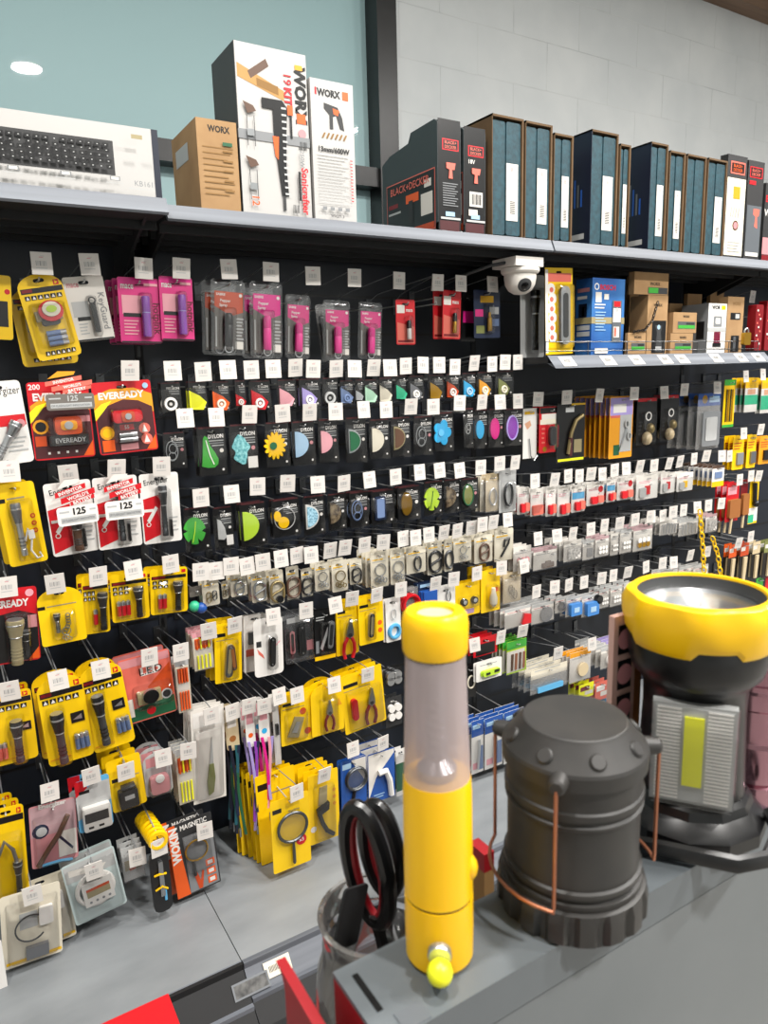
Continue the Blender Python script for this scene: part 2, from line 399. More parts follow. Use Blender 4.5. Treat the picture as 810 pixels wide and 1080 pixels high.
# ------------------------------------------------------------------ boxes on the shelves
def carton(name, label, cat, cor, y, bx, z0=None, group=None):
    # cor: the four front corners in the photograph, read on the plane at y; bx: where the far edge of the side shows
    q = [P(cor[2*i], cor[2*i+1], y) for i in range(4)]
    x0 = (q[0].x+q[3].x)/2; x1 = (q[1].x+q[2].x)/2; zt = (q[0].z+q[1].z)/2; zb = z0 if z0 is not None else (q[2].z+q[3].z)/2
    lo, hi = 0.01, .6
    for _ in range(30):
        m_ = (lo+hi)/2
        if proj((x0, y+m_, (zt+zb)/2))[0] > bx: lo = m_
        else: hi = m_
    dep = min(hi, .02-y if y < 0 else .3)
    t = thing(name, label, cat, ((x0+x1)/2, y, zb), group)
    return t, x1-x0, zt-zb, dep
class Face:                       # u from 0 to 1 along the front, v from 0 at the top
    def __init__(s, w, h, y=0.0): s.w, s.h, s.y, s.n = w, h, y, 0; s.b = MB()
    def X(s, u): return (u-.5)*s.w
    def Z(s, v): return (1-v)*s.h
    def yy(s): s.n += 1; return s.y-.0003-.00012*s.n
    def dec(s, u0, v0, u1, v1, k): s.b.quad(s.X(u0), s.X(u1), s.Z(v1), s.Z(v0), s.yy(), k); return s
    def pol(s, pts, k): s.b.poly([(s.X(u), s.Z(v)) for u, v in pts], s.yy(), k); return s
    def txt(s, t, u, v, h, k, al='c', rot=0, bold=.012, maxw=None): s.b.text(t, s.X(u), s.Z(v), h*s.h, k, s.yy(), al, rot, bold, maxw*s.w if maxw else None); return s
    def lines(s, u0, v0, u1, n, dv, k, hgt=.4):
        for i in range(n): s.dec(u0, v0+i*dv, u1-(u1-u0)*.3*((i*7)%3)/3, v0+(i+hgt)*dv, k)
        return s
    def bars(s, u0, v0, u1, v1, k, n=12):
        for i in range(n):
            a = u0+(u1-u0)*i/n; s.dec(a, v0, a+(u1-u0)/n*(.3+.4*((i*5)%3)/2), v1, k)
        return s
    def dot(s, u, v, r, k, n=14): s.b.poly([(s.X(u)+r*s.h*math.cos(2*PI*i/n), s.Z(v)+r*s.h*math.sin(2*PI*i/n)) for i in range(n)], s.yy(), k); return s
SY = -.318
ZS = LZ+.001
# keyboard box
t, w, h, d = carton('keyboard_box', 'long white keyboard box lying at the end of the shelf', 'box', (-95, 100, 165, 137, 172, 212, -88, 190), SY-.02, -120, ZS+.004)
d = .045
f = Face(w, h); f.b.box(-w/2, w/2, 0, d, 0, h, 'boxwhite')
f.dec(.0, .24, .79, .72, 'char'); f.dec(.97, 0, 1, 1, 'navy')
for r in range(5):
    for c_ in range(21):
        u = .02+c_*.036; v = .29+r*.085
        if (c_*3+r*5) % 7: f.dec(u, v, u+.027, v+.058, 'ink')
        f.dec(u+.011, v+.02, u+.017, v+.032, 'lgrey')
for k in range(4):
    u = .12+k*.21; f.dec(u, .78, u+.045, .84, 'grey'); f.dec(u+.006, .79, u+.039, .83, 'paper'); f.dec(u-.02, .87, u+.06, .88, 'lgrey')
f.txt('KB161', .9, .85, .075, 'grey', bold=0); f.dec(.83, .92, .95, .935, 'lgrey')
f.dec(.86, .17, .91, .23, 'khaki')
f.b.build('carton_sleeve', t)
# kraft box
def kraft_lines(f):
    f.lines(.12, .3, .88, 9, .065, 'dkraft', .18)
    for k in range(5): f.lines(.62, .33+k*.11, .86, 1, .05, 'dkraft', .4)
t, w, h, d = carton('drill_box', 'plain kraft cardboard tool box beside the tall white kit box', 'box', (207, 122, 250, 131, 253, 216, 211, 213), SY, 184, ZS)
f = Face(w, h); f.b.box(-w/2, w/2, 0, d, 0, h, 'kraftboard'); f.txt('WORX', .55, .1, .075, 'ink', bold=.03, maxw=.55); kraft_lines(f); f.dec(.62, .24, .86, .28, 'dgreen')
f.b.add([(-w/2-.0006, d*.35, h*.62), (-w/2-.0006, d*.85, h*.62), (-w/2-.0006, d*.85, h*.82), (-w/2-.0006, d*.35, h*.82)], [(0,3,2,1)], 'lgrey')
f.b.build('carton', t)
# tall kit box
t, w, h, d = carton('kit_box', 'tall white power tool kit box with grey tape band', 'box', (245, 42, 321, 58, 330, 222, 258, 217), SY, 229, ZS)
f = Face(w, h); f.b.box(-w/2, w/2, 0, d, 0, h, 'boxwhite'); f.b.box(-w/2-.0012, -w/2, 0, d, 0, h, 'dgrey')
f.pol([(.02, .12), (.66, .24), (.66, .3), (.02, .2)], 'kraft'); f.pol([(.16, .16), (.42, .07), (.46, .11), (.2, .2)], 'brown'); f.pol([(.28, .19), (.58, .22), (.58, .27), (.28, .235)], 'dkraft')
f.txt('WORX', .9, .25, .085, 'ink', rot=-PI/2, bold=.05, maxw=1.0); f.dec(.83, .36, .96, .42, 'orange'); f.dec(.83, .07, .94, .1, 'amber')
f.txt('19', .715, .17, .055, 'red', rot=-PI/2); f.txt('KIT', .715, .27, .055, 'red', rot=-PI/2, bold=.04)
f.dot(.9, .48, .028, 'rose'); f.bars(.84, .53, .97, .58, 'dgrey', 7)
f.pol([(.33, .3), (.62, .3), (.69, .34), (.66, .52), (.48, .52), (.48, .36), (.33, .36)], 'ink'); f.pol([(.48, .52), (.66, .52), (.64, .7), (.66, .88), (.56, .88), (.52, .7)], 'ink'); f.pol([(.46, .52), (.55, .52), (.53, .66), (.49, .64)], 'orange')
f.dec(.69, .32, .77, .38, 'orange'); f.dec(.72, .38, .75, .52, 'ink'); f.dec(.57, .88, .61, .97, 'char')
for k in range(14): f.dec(.6, .34+k*.04, .67, .352+k*.04, 'lgrey')
for v in (.34, .66): f.pol([(.06, v), (.2, v+.02), (.24, v+.05), (.12, v+.07)], 'brown'); f.dec(.1, v+.08, .11, v+.26, 'char'); f.dec(.2, v+.08, .21, v+.26, 'char'); f.dec(.1, v+.16, .2, v+.2, 'steel')
f.txt('12', .17, .93, .05, 'orange', rot=-PI/2)
f.txt('Sonicrafter', .9, .84, .05, 'red', rot=-PI/2, bold=.03, maxw=1.05); f.txt('250W', .87, .64, .03, 'grey', rot=-PI/2); f.lines(.8, .72, .83, 1, .2, 'ink', .9); f.bars(.7, .93, .8, .98, 'dgrey', 6)
f.b.build('carton', t)
b = MB(); z = h*.47; b.box(-w/2-.002, w/2+.001, -.0016, d+.001, z-.009, z+.009, 'grey'); b.build('tape_band', t)
# drill box
t, w, h, d = carton('drill_box', 'narrow white drill box with orange square logo', 'box', (325, 81, 371, 90, 377, 229, 334, 226), SY-.004, 322, ZS)
d = .11
f = Face(w, h); f.b.box(-w/2, w/2, 0, d, 0, h, 'boxwhite'); f.txt('WORX', .42, .09, .055, 'ink', bold=.05, maxw=.55); f.dec(.74, .06, .88, .12, 'orange'); f.dec(.1, .06, .14, .11, 'red')
f.pol([(.3, .16), (.62, .18), (.72, .25), (.76, .34), (.66, .33), (.58, .24), (.5, .25), (.5, .34), (.42, .34), (.42, .24), (.3, .2)], 'char'); f.pol([(.5, .19), (.66, .2), (.62, .24), (.52, .23)], 'orange')
for k in range(6): f.pol([(.28+k*.1, .37), (.32+k*.1, .37), (.26+k*.1, .41), (.22+k*.1, .41)], 'dkraft')
f.txt('13mm/600W', .5, .49, .04, 'ink', bold=.03, maxw=.8); f.lines(.1, .53, .84, 16, .023, 'lgrey', .25); f.lines(.86, .55, .92, 14, .023, 'red', .3)
for k in range(4): f.dec(.16+k*.18, .91, .26+k*.18, .935, 'grey')
f.txt('WX371.3', .5, .975, .022, 'ink')
f.b.build('carton', t)
# two soft black cases seen edge-on
def case_bag(label, cor, bx, sk):
    t, w, h, d = carton('tool_case', label, 'tool case', cor, SY+.006, bx, ZS, 'black tool cases')
    d = min(d, .3)
    sec = rrect(-w/2, w/2, 0, h, w*.3, 4)
    f = Face(w, h)
    prof = [(0,.02),(0,h*.96),(.012,h),(d*.45,h*.985),(d*.5,h*.9),(d*.86,h*.86),(d,h*.8),(d,.02)]
    n = len(prof)
    for s_ in (-1,): pass
    pts = [(-w/2, p[0], p[1]) for p in prof]+[(w/2, p[0], p[1]) for p in prof]
    f.b.add(pts, [tuple(range(n))[::-1], tuple(range(n, 2*n))]+[(i, i+n, (i+1)%n+n, (i+1)%n) if False else (i, (i+1)%n, (i+1)%n+n, i+n) for i in range(n)], 'casegrey')
    f.b.build('case_shell', t)
    g = Face(w, h); g.y = 0
    g.dec(.02, .0, .98, .99, 'ink'); g.dec(.08, .9, .92, .99, 'wine')
    g.dec(.2, .17, .9, .27, 'red'); g.dec(.24, .18, .86, .26, 'ink'); g.txt('BLACK+', .55, .2, .028, 'salmon', maxw=.5); g.txt('DECKER', .55, .24, .028, 'salmon', maxw=.5)
    if sk: g.txt('18V', .36, .32, .04, 'white'); g.dec(.25, .6, .85, .74, 'paper'); g.bars(.3, .62, .8, .72, 'char', 9); g.dec(.2, .77, .6, .83, 'paper')
    else: g.lines(.2, .56, .85, 10, .022, 'grey', .4)
    g.pol([(.35, .38), (.75, .38), (.7, .44), (.6, .44), (.62, .52), (.45, .52), (.48, .44), (.35, .43)], 'salmon'); g.dec(.1, .87, .95, .89, 'lgrey'); g.dec(.3, .82, .7, .86, 'pale')
    g.b.build('spine_print', t)
    s_ = MB(); X = -w/2-.0006
    def side(u0, v0, u1, v1, k, o): s_.add([(X-o*.0003, d*(1-u0), h*(1-v1)), (X-o*.0003, d*(1-u1), h*(1-v1)), (X-o*.0003, d*(1-u1), h*(1-v0)), (X-o*.0003, d*(1-u0), h*(1-v0))], [(0,1,2,3)], k)
    side(.08, .42, .96, .97, 'salmon', 0); side(.09, .43, .95, .96, 'ink', 1); side(.1, .9, .94, .96, 'dorange', 2); side(.72, .62, .92, .82, 'paper', 3); side(.78, .5, .9, .57, 'paper', 3); side(.45, .58, .68, .66, 'orange', 3); side(.5, .64, .58, .85, 'char', 4); side(.12, .7, .35, .72, 'lgrey', 3); side(.12, .62, .3, .66, 'dred', 3)
    T = Matrix(((0,0,0,X-.0016),(-1,0,0,0),(0,0,1,0),(0,0,0,1))); T[0][1] = 0
    s_.T = Matrix(((0,1,0,X-.0018),(-1,0,0,d*.48),(0,0,1,h*.5),(0,0,0,1)))
    s_.text('BLACK+DECKER', 0, 0, h*.07, 'salmon', 0, maxw=d*.7); s_.T = Matrix()
    s_.build('side_print', t)
case_bag('bulky black power tool case with orange print, beside the window post', (461, 124, 485, 128, 487, 237, 462, 236), 404, 0)
case_bag('second black power tool case, slimmer spine with white barcode label', (488, 132, 511, 137, 513, 241, 490, 238), 470, 1)
# row of blue cases in open cardboard sleeves
ORD = ['first', 'second', 'third', 'fourth', 'fifth', 'sixth', 'seventh', 'eighth', 'ninth', 'tenth', 'eleventh', 'twelfth']
cs = [((519, 121, 552, 124, 552, 246, 519, 243), 500, 1, 0), ((554, 128, 582, 131, 582, 250, 554, 248), 545, 1, 0), ((584, 140, 604, 143, 604, 252, 584, 250), 575, 1, 0), ((623, 137, 651, 140, 651, 256, 623, 253), 604, 1, 1), ((653, 151, 664, 153, 664, 258, 653, 257), 645, 1, 0), ((685, 149, 703, 152, 703, 262, 685, 259), 665, 1, 1), ((705, 158, 721, 161, 721, 264, 705, 262), 696, 1, 0), ((723, 162, 743, 165, 743, 265, 723, 263), 715, 0, 0), ((745, 166, 765, 169, 765, 267, 745, 265), 736, 1, 0)]
for i, (cor, bx, lab, prt) in enumerate(cs):
    t, w, h, d = carton('tool_case', ORD[i]+' blue tool case counting from the black cases' + (', without a label' if not lab else ', in a navy printed sleeve' if prt else ''), 'tool case', cor, SY, bx, ZS, 'blue tool cases in cardboard sleeves')
    d = min(max(d, .12), .3)
    b = MB(); th = .005
    b.box(w/2-th, w/2, 0, d, 0, h, 'sleeveboard'); b.box(-w/2, -w/2+.002, 0, d, 0, h, 'navy' if prt else 'sleeveboard'); b.box(-w/2, w/2-th, 0, d, h-th, h, 'sleeveboard'); b.box(-w/2, w/2-th, d-.003, d, 0, h-th, 'sleeveboard')
    if prt:
        for a_ in range(4): b.add([(-w/2-.0004, d*(.25+.1*a_), h*.35), (-w/2-.0004, d*(.3+.1*a_), h*.35), (-w/2-.0004, d*(.3+.1*a_), h*(.5+.05*a_)), (-w/2-.0004, d*(.25+.1*a_), h*(.5+.05*a_))], [(0,3,2,1)], 'slate' if a_ % 2 else 'blue')
        b.add([(-w/2-.0004, .02, h*.06), (-w/2-.0004, d*.8, h*.06), (-w/2-.0004, d*.8, h*.11), (-w/2-.0004, .02, h*.11)], [(0,3,2,1)], 'lgrey')
    b.build('cardboard_sleeve', t)
    b = MB(); a, c_ = -w/2+.004, w/2-th-.002
    mid = (a+c_)/2-.002
    b.prism(rrect(a, mid-.0008, .004, h-th-.006, .006), .006, d-.01, 'caseblue'); b.prism(rrect(mid+.0008, c_, .004, h-th-.006, .006), .004, d-.01, 'caseblue'); b.box(mid-.0008, mid+.0008, .012, d-.01, .008, h-.02, 'ink')
    b.build('case_shell', t)
    if lab:
        b = MB(); x = mid+.001; ww = (c_-mid)*.8; b.box(x, x+ww, .0028, .0038, h*.14, h*.62, 'paper'); b.text('B', x+ww/2, h*.57, .01, 'rose', .0026)
        for k in range(8): b.quad(x+ww*.3, x+ww*.75, h*(.2+k*.014), h*(.207+k*.014), .0026, 'char')
        b.build('white_label', t)
# boxes at the far end of the top shelf
t, w, h, d = carton('sander_box', 'white fronted sander box with black top beside the last blue case', 'box', (766, 162, 786, 165, 785, 268, 765, 265), SY, 757, ZS)
f = Face(w, h); f.b.box(-w/2, w/2, 0, d, 0, h, 'char'); f.dec(.02, .22, .98, .98, 'cream'); f.dec(.15, .06, .9, .18, 'salmon'); f.dec(.2, .075, .85, .165, 'ink'); f.txt('BLACK+', .52, .1, .03, 'orange', maxw=.5); f.txt('DECKER', .52, .14, .03, 'orange', maxw=.5)
f.dec(.35, .3, .7, .42, 'amber'); f.dot(.55, .68, .05, 'brown'); f.dot(.55, .68, .035, 'rose'); f.lines(.2, .84, .85, 4, .03, 'lgrey')
for k in range(4): f.pol([(.3+k*.13, .5), (.34+k*.13, .5), (.28+k*.13, .6), (.24+k*.13, .6)], 'lgrey')
f.b.build('carton', t)
t, w, h, d = carton('drill_box', 'black and orange drill box between the sander box and shelf end', 'box', (788, 168, 804, 171, 803, 270, 786, 268), SY, 780, ZS)
f = Face(w, h); f.b.box(-w/2, w/2, 0, d, 0, h, 'char'); f.dec(.1, .06, .9, .17, 'red'); f.dec(.15, .07, .85, .16, 'ink'); f.txt('BLACK+', .5, .095, .03, 'salmon', maxw=.55); f.txt('DECKER', .5, .135, .03, 'salmon', maxw=.55); f.dec(.1, .2, .5, .24, 'red')
f.dec(.05, .45, .95, .96, 'slate'); f.pol([(.45, .48), (.85, .48), (.8, .55), (.7, .56), (.75, .68), (.55, .66), (.6, .56), (.45, .54)], 'salmon'); f.dec(.1, .93, .9, .97, 'paper'); f.b.build('carton', t)
t, w, h, d = carton('drill_box', 'low black drill box with white wattage print at shelf end', 'box', (806, 193, 836, 197, 836, 274, 805, 271), SY, 800, ZS)
f = Face(w, h); f.b.box(-w/2, w/2, 0, .2, 0, h, 'char'); f.txt('BLACK', .3, .2, .09, 'red'); f.txt('W', .1, .38, .09, 'white'); f.dec(.0, .7, .6, .92, 'rose'); f.dec(0, .93, 1, 1, 'dred'); f.b.build('carton', t)

# ------------------------------------------------------------------ boxes on the caged shelf
CYF = -.285; ZM = MZ-.002
t, w, h, d = carton('measurer_box', 'blue laser measurer box with beige tape round it', 'box', (622, 293, 657, 294, 659, 373, 626, 373), CYF, 607, ZM)
noisy('deepblue', '#173f86', '#4a8fd0', 6, .35, 2, lo=.3, hi=.8)
f = Face(w, h); f.b.box(-w/2, w/2, 0, d, 0, h, 'deepblue'); f.txt('BOSCH', .47, .115, .07, 'red', bold=.03, maxw=.5); f.dot(.13, .11, .045, 'white'); f.dot(.13, .11, .03, 'deepblue')
f.dec(.1, .18, .28, .31, 'paper'); f.dec(.36, .2, .5, .27, 'paper'); f.lines(.08, .33, .4, 2, .04, 'white'); f.lines(.1, .43, .42, 7, .038, 'pale', .3)
f.dec(.62, .28, .9, .82, 'slate'); f.dec(.64, .38, .88, .56, 'paper'); f.dec(.66, .29, .86, .36, 'red'); f.dot(.76, .4, .03, 'lgrey'); f.dec(.66, .62, .84, .76, 'paper'); f.dec(.68, .63, .75, .75, 'salmon'); f.dec(.1, .9, .5, .97, 'paper')
s_ = f.b; X = -w/2-.0006
for (u0, v0, u1, v1, k) in ((.1, .22, .7, .26, 'white'), (.1, .12, .85, .17, 'rose'), (.2, .32, .7, .5, 'navy'), (.4, .36, .55, .48, 'paper'), (.1, .6, .9, .66, 'lgrey'), (.1, .68, .9, .74, 'lgrey'), (.1, .8, .9, .82, 'paper')):
    s_.add([(X, d*(1-u0), h*(1-v1)), (X, d*(1-u1), h*(1-v1)), (X, d*(1-u1), h*(1-v0)), (X, d*(1-u0), h*(1-v0))], [(0,1,2,3)], k)
f.b.build('carton', t)
b = MB(); z = h*.46; b.box(-w/2-.001, w/2+.001, -.001, d+.001, z-.009, z+.009, 'khaki'); b.build('tape_band', t)
def kbox(name, label, cor, bx, z0, style, y=CYF):
    t, w, h, d = carton(name, label, 'box', cor, y, bx, z0, 'kraft boxes on the caged shelf')
    f = Face(w, h); f.b.box(-w/2, w/2, 0, d, 0, h, 'kraftboard')
    if style == 'window': f.dec(.25, .42, .95, .97, 'ink'); f.pol([(.4, .5), (.75, .5), (.7, .62), (.8, .95), (.45, .95), (.5, .62)], 'dgrey'); f.dot(.58, .53, .04, 'pale'); f.txt('WORX', .5, .16, .05, 'ink', maxw=.6); f.dec(.45, .86, .75, .92, 'lgrey')
    elif style == 'slot': f.txt('WORX', .55, .2, .12, 'ink', bold=.03, maxw=.6); f.dec(.2, .45, .95, .8, 'steel'); f.dec(.22, .62, .93, .78, 'green'); f.dec(.55, .5, .9, .6, 'char')
    elif style == 'top': f.dec(.4, .66, .98, .95, 'dgrey'); f.dec(.42, .68, .7, .92, 'green'); f.txt('WORX', .6, .5, .16, 'ink', maxw=.5)
    elif style == 'hole': f.pol([(.35, .25), (.65, .25), (.6, .45), (.4, .45)], 'ink')
    elif style == 'man': f.txt('WORX', .55, .12, .06, 'dkraft', maxw=.5); f.dec(.2, .28, .8, .4, 'ink'); f.dec(.5, .3, .75, .38, 'lgrey'); f.dec(.3, .68, .8, .97, 'ink'); f.dec(.45, .7, .6, .95, 'steel')
    f.b.build('carton', t); return t, w, h, d
_, _, hw, _ = kbox('tool_box', 'tall kraft box with dark window, standing below another kraft box', (682, 311, 704, 312, 703, 371, 683, 372), 664, ZM, 'window')
kbox('tool_box', 'kraft box with green strip stacked on the tall windowed box', (669, 288, 705, 287, 705, 311, 669, 311), 663, ZM+hw+.001, 'top')
_, _, h1, _ = kbox('tool_box', 'small kraft box with green slot in front of tall windowed box', (662, 351, 681, 351, 681, 371, 662, 372), 660, ZM, 'slot', CYF-.012)
_, _, h2, _ = kbox('tool_box', 'low kraft box with grey slot, underneath its twin', (707, 352, 731, 351, 730, 370, 707, 371), 700, ZM, 'slot', CYF+.002)
kbox('tool_box', 'upper kraft box with grey slot, resting on its twin', (711, 328, 735, 331, 734, 350, 709, 350), 702, ZM+h2+.001, 'slot', CYF+.002)
t, w, h, d = carton('tool_box', 'white fronted tool box with grey side behind the fence', 'box', (747, 320, 766, 320, 765, 370, 746, 370), CYF+.002, 718, ZM)
f = Face(w, h); f.b.box(-w/2, w/2, 0, d, 0, h, 'white'); f.b.box(-w/2-.001, -w/2, 0, d, 0, h, 'grey'); f.txt('WOR', .4, .08, .08, 'ink', bold=.04, maxw=.5); f.dec(.7, .04, .92, .12, 'yellow'); f.dec(.3, .25, .75, .46, 'grey'); f.dec(.4, .29, .66, .4, 'white'); f.dec(.0, .48, 1, .55, 'lgrey'); f.dec(.35, .56, .7, .82, 'maroon'); f.dec(.3, .78, .75, .86, 'ink')
X = -w/2-.0016; f.b.add([(X, d*.12, h*.3), (X, d*.4, h*.3), (X, d*.4, h*.65), (X, d*.12, h*.65)], [(0,3,2,1)], 'ink')
f.b.build('carton', t)
kbox('tool_box', 'tall kraft box behind the white fronted tool box', (767, 313, 784, 313, 783, 369, 766, 369), 757, ZM, 'man', CYF+.004)
tall = [kbox('tool_box', 'kraft box with hang slot peeping over the low twin boxes', (705, 320, 719, 320, 719, 368, 705, 369), 700, ZM, 'hole', CYF+.13),
        kbox('tool_box', 'kraft box with dark hang slot behind the white fronted box', (724, 310, 739, 310, 739, 366, 724, 367), 720, ZM, 'hole', CYF+.15),
        kbox('tool_box', 'kraft box with hang slot, rearmost behind the tall kraft box', (748, 307, 762, 306, 762, 366, 748, 366), 744, ZM, 'hole', CYF+.16)]
kbox('tool_box', 'pale kraft box in the shade behind the green strip box', (664, 279, 688, 279, 688, 366, 664, 367), 660, ZM, 'hole', CYF+.17)

# ------------------------------------------------------------------ ceiling dome camera under the shelf
c = P(545, 270, -.295)
t = thing('security_camera', 'white dome security camera hanging under the top shelf', 'camera', (c.x+.012, -.295, LZ-.046))
t.scale = (.84, .84, .84)
b = MB(); b.box(-.062, .05, -.05, .06, -.028, -.001, 'paper'); b.lathe([(.055,-.046),(.06,-.04),(.06,-.03),(.05,-.028)], 'paper', (0,0,0), 24); b.build('mount_box', t)
b = MB(); b.lathe([(.006,-.108),(.02,-.106),(.036,-.096),(.046,-.08),(.05,-.06),(.05,-.046)], 'paper', (0,0,0), 24); b.build('camera_dome', t)
R_ = Vector((-.3, -.8, -.5)).to_track_quat('Z', 'Y').to_matrix(); b = MB(); q = Vector((-.3,-.8,-.5)).normalized()*.042+Vector((0,0,-.06))
b.lathe([(.022,-.012),(.022,.004),(.017,.007)], 'dgrey', q, 18, R_); b.lathe([(.013,.004),(.011,.0095),(.005,.011)], 'black:gloss', q, 18, R_); b.build('camera_lens', t)
b = MB(); b.tube([(-.06,-.0,-.015),(-.1,.02,-.022),(-.14,.08,-.04),(-.15,.2,-.06)], .005, 'dgrey', 8); b.build('camera_cable', t)

# ------------------------------------------------------------------ near rack and the lamps on it
ZC = 1.02; CF, CN = -1.481, -1.536
def foot(px, py, r, z=ZC):
    q = PZ(px, py, z); d = Vector((q.x-CAM.x, q.y-CAM.y, 0)).normalized()
    return Vector((q.x+d.x*r, q.y+d.y*r, z)), d
xl = PZ(354, 1030, ZC).x
t = thing('display_rack', 'grey topped display rack carrying the hammer torch and lanterns', 'display rack', (xl, -1.508, 0))
b = MB(); b.T = Matrix.Translation((-xl, 1.508, 0))
b.box(xl, 2.2, CN, CF, ZC-.003, ZC, 'countergrey'); b.box(xl+.004, 2.2, CN, CF, ZC-.026, ZC-.003, 'countergrey')
b.build('cap_rail', t)
b = MB(); b.T = Matrix.Translation((-xl, 1.508, 0)); b.box(xl+.012, 2.2, CN+.0015, CF-.004, .0, ZC-.0285, 'counterface'); b.build('upright_panel', t)
b = MB(); b.T = Matrix.Translation((-xl, 1.508, 0)); q0 = PZ(374, 1028, ZC); q1 = PZ(402, 1066, ZC)
b.box(q0.x-.0018, q0.x+.0018, q1.y, q0.y, ZC, ZC+.0004, 'black'); b.box(q1.x+.004, q1.x+.02, CN+.001, CN+.013, ZC, ZC+.0006, 'slate'); b.build('end_slot', t)
b = MB(); b.T = Matrix.Translation((-xl, 1.508, 0)); b.box(xl, xl+.0035, CN+.001, CF-.001, .6, ZC-.0035, 'redplastic'); b.build('red_end_panel', t)
pl = P(305, 1032, -1.46)
b = MB(); b.T = Matrix(((0,1,0,pl.x-xl),(1,0,0,1.508),(0,0,1,0),(0,0,0,1)))
zt = pl.z+.004
b.prism([(-1.46,.6)]+[(-1.46+.012-.012*math.cos(a), zt-.012+.012*math.sin(a)) for a in (0,.4,.8,1.2,PI/2)]+[(-1.53, zt-.002), (-1.60, zt-.03), (-1.60,.6)], -.003, .003, 'redplastic')
b.build('red_divider', t)
b = MB(); b.T = Matrix.Translation((-xl, 1.508, 0)); b.box(pl.x+.003, xl+.002, -1.55, -1.47, .70, .71, 'shelfblack'); b.build('divider_tie', t)
b = MB(); b.T = Matrix.Translation((-xl, 1.508, 0)); b.box(xl-.06, 1.3, CF-.004, -1.30, .80, .812, 'shelfblack'); b.build('jar_tray', t)

# rescue hammer torch
c, dr = foot(464, 1034, .0195)
H = .207
t = thing('hammer_torch', 'yellow rescue hammer torch with clear window standing on the rack', 'torch', c, rot=(0, 0, math.atan2(dr.y, dr.x)+PI/2))
# local +Y now points at the camera side after the turn, so put the front features at +Y
b = MB(); b.lathe([(.0170,.0),(.0192,.003),(.0195,.02),(.0194,H*.195)], 'hammeryellow', (0,0,0), 40); b.build('torch_base', t)
b = MB(); b.lathe([(.0188,H*.195),(.0188,H*.203)], 'ink', (0,0,0), 40); b.build('seal_ring', t)
b = MB(); b.lathe([(.0193,H*.203),(.0193,H*.3),(.0190,H*.5),(.0184,H*.545)], 'hammeryellow', (0,0,0), 40)
ob = b.build('torch_body', t)
b = MB(); b.T = Matrix.Translation((-.0172, .004, H*.285)); b.ball(0, 0, 0, .0048, 'hammeryellow', sz=1.6, seg=12); b.build('switch_button', t)
b = MB(); b.lathe([(.0183,H*.54),(.0170,H*.72),(.0160,H*.885)], 'frost', (0,0,0), 40); wn = b.build('clear_window', t)
b = MB(); b.lathe([(.011,H*.55),(.011,H*.57),(.0045,H*.6),(.0045,H*.82),(.009,H*.86),(.009,H*.88)], 'steel', (0,0,0), 18)
for k in range(10): b.lathe([(.0062,H*(.6+k*.024)),(.0062,H*(.608+k*.024))], 'tin', (0,0,0), 14)
b.build('lamp_core', t)
b = MB(); b.lathe([(.0160,H*.884),(.0160,H*.89)], 'ink', (0,0,0), 40); b.build('seal_ring', t)
b = MB(); n = 40
b.lathe([(.0166,H*.889),(.0174,H*.9),(.0177,H*.965),(.0168,H*.99),(.0150,H),(.0105,H),(.0095,H-.002)], 'hammeryellow', (0,0,0), n, capk='lens'); b.build('torch_cap', t)
b = MB(); b.T = Matrix.Translation((0,.0195,.018)) @ Matrix.Rotation(-PI/2, 4, 'X'); b.lathe([(.0062,-.003),(.0066,.003),(.006,.004)], 'silver', (0,0,0), 18); kb = b.build('knob_collar', t)
b = MB(); b.ball(0, .0275, .0125, .0072, 'lemon', seg=16); b.build('glow_knob', t)
b = MB(); b.T = Matrix.Translation((0,.0185,.004)); b.lathe([(.0068,-.0038),(.0068,.0035)], 'black', (0,0,0), 6); b.build('hammer_tip', t)

# camping lantern
c, dr = foot(600, 1004, .0475)
ang = math.atan2(dr.y, dr.x)
t = thing('camping_lantern', 'dark grey collapsible camping lantern with copper wire handles', 'lantern', c, rot=(0, 0, ang-PI/2))
H = .127; b = MB(); n = 96
prof = [(.0435, 0), (.0462, .002), (.0462, .014), (.0445, .0205), (.0420, .0215)]
pts = []; fs = []
for r, h in prof:
    for i in range(n):
        a = 2*PI*i/n; rr = r - (.0036 if (i % 6) in (0, 1) and .001 < h < .02 else 0); pts.append((rr*math.cos(a), rr*math.sin(a), h))
for j in range(4):
    for i in range(n): fs.append((j*n+i, j*n+(i+1)%n, (j+1)*n+(i+1)%n, (j+1)*n+i))
fs.append(tuple(range(n))[::-1]); fs.append(tuple(4*n+i for i in range(n)))
b.add(pts, fs, 'lanternblack'); b.build('scalloped_base', t, .5)
b = MB(); b.lathe([(.0418,.0205),(.0424,.022),(.0424,.0255),(.0402,.0262),(.0402,.029),(.0420,.0297),(.0420,.0325),(.0402,.0335),(.0405,.036),(.0398,.04),(.0398,.071),(.0412,.0725),(.0416,.0745),(.0400,.0755),(.0400,.078),(.0418,.079),(.0418,.0825),(.0405,.0835),(.0405,.097)], 'lanternblack', (0,0,0), 64); b.build('lantern_body', t, .5)
b = MB(); b.lathe([(.0406,.0965),(.0432,.0975),(.0436,.1060),(.0428,.1080),(.0325,.1200),(.0310,.1222),(.0300,.1226)], 'lanternblack', (0,0,0), 64); cp = b.build('lantern_cap', t, .3)
for k in range(8):
    a = 2*PI*(k+.45)/8
    b = MB(); b.T = Matrix.Rotation(a, 4, 'Z') @ Matrix.Translation((.0368,0,.1125)) @ Matrix.Rotation(.85, 4, 'Y'); b.lathe([(.0052,-.004),(.0050,.0020),(.0040,.0032)], 'lanternblack', (0,0,0), 16); b.build('grip_bump', cp)
ka = [-PI/2-.42, -PI/2-.42+PI*.5+.25, -PI/2-.42+PI, -PI/2-.42+PI*1.5+.25]
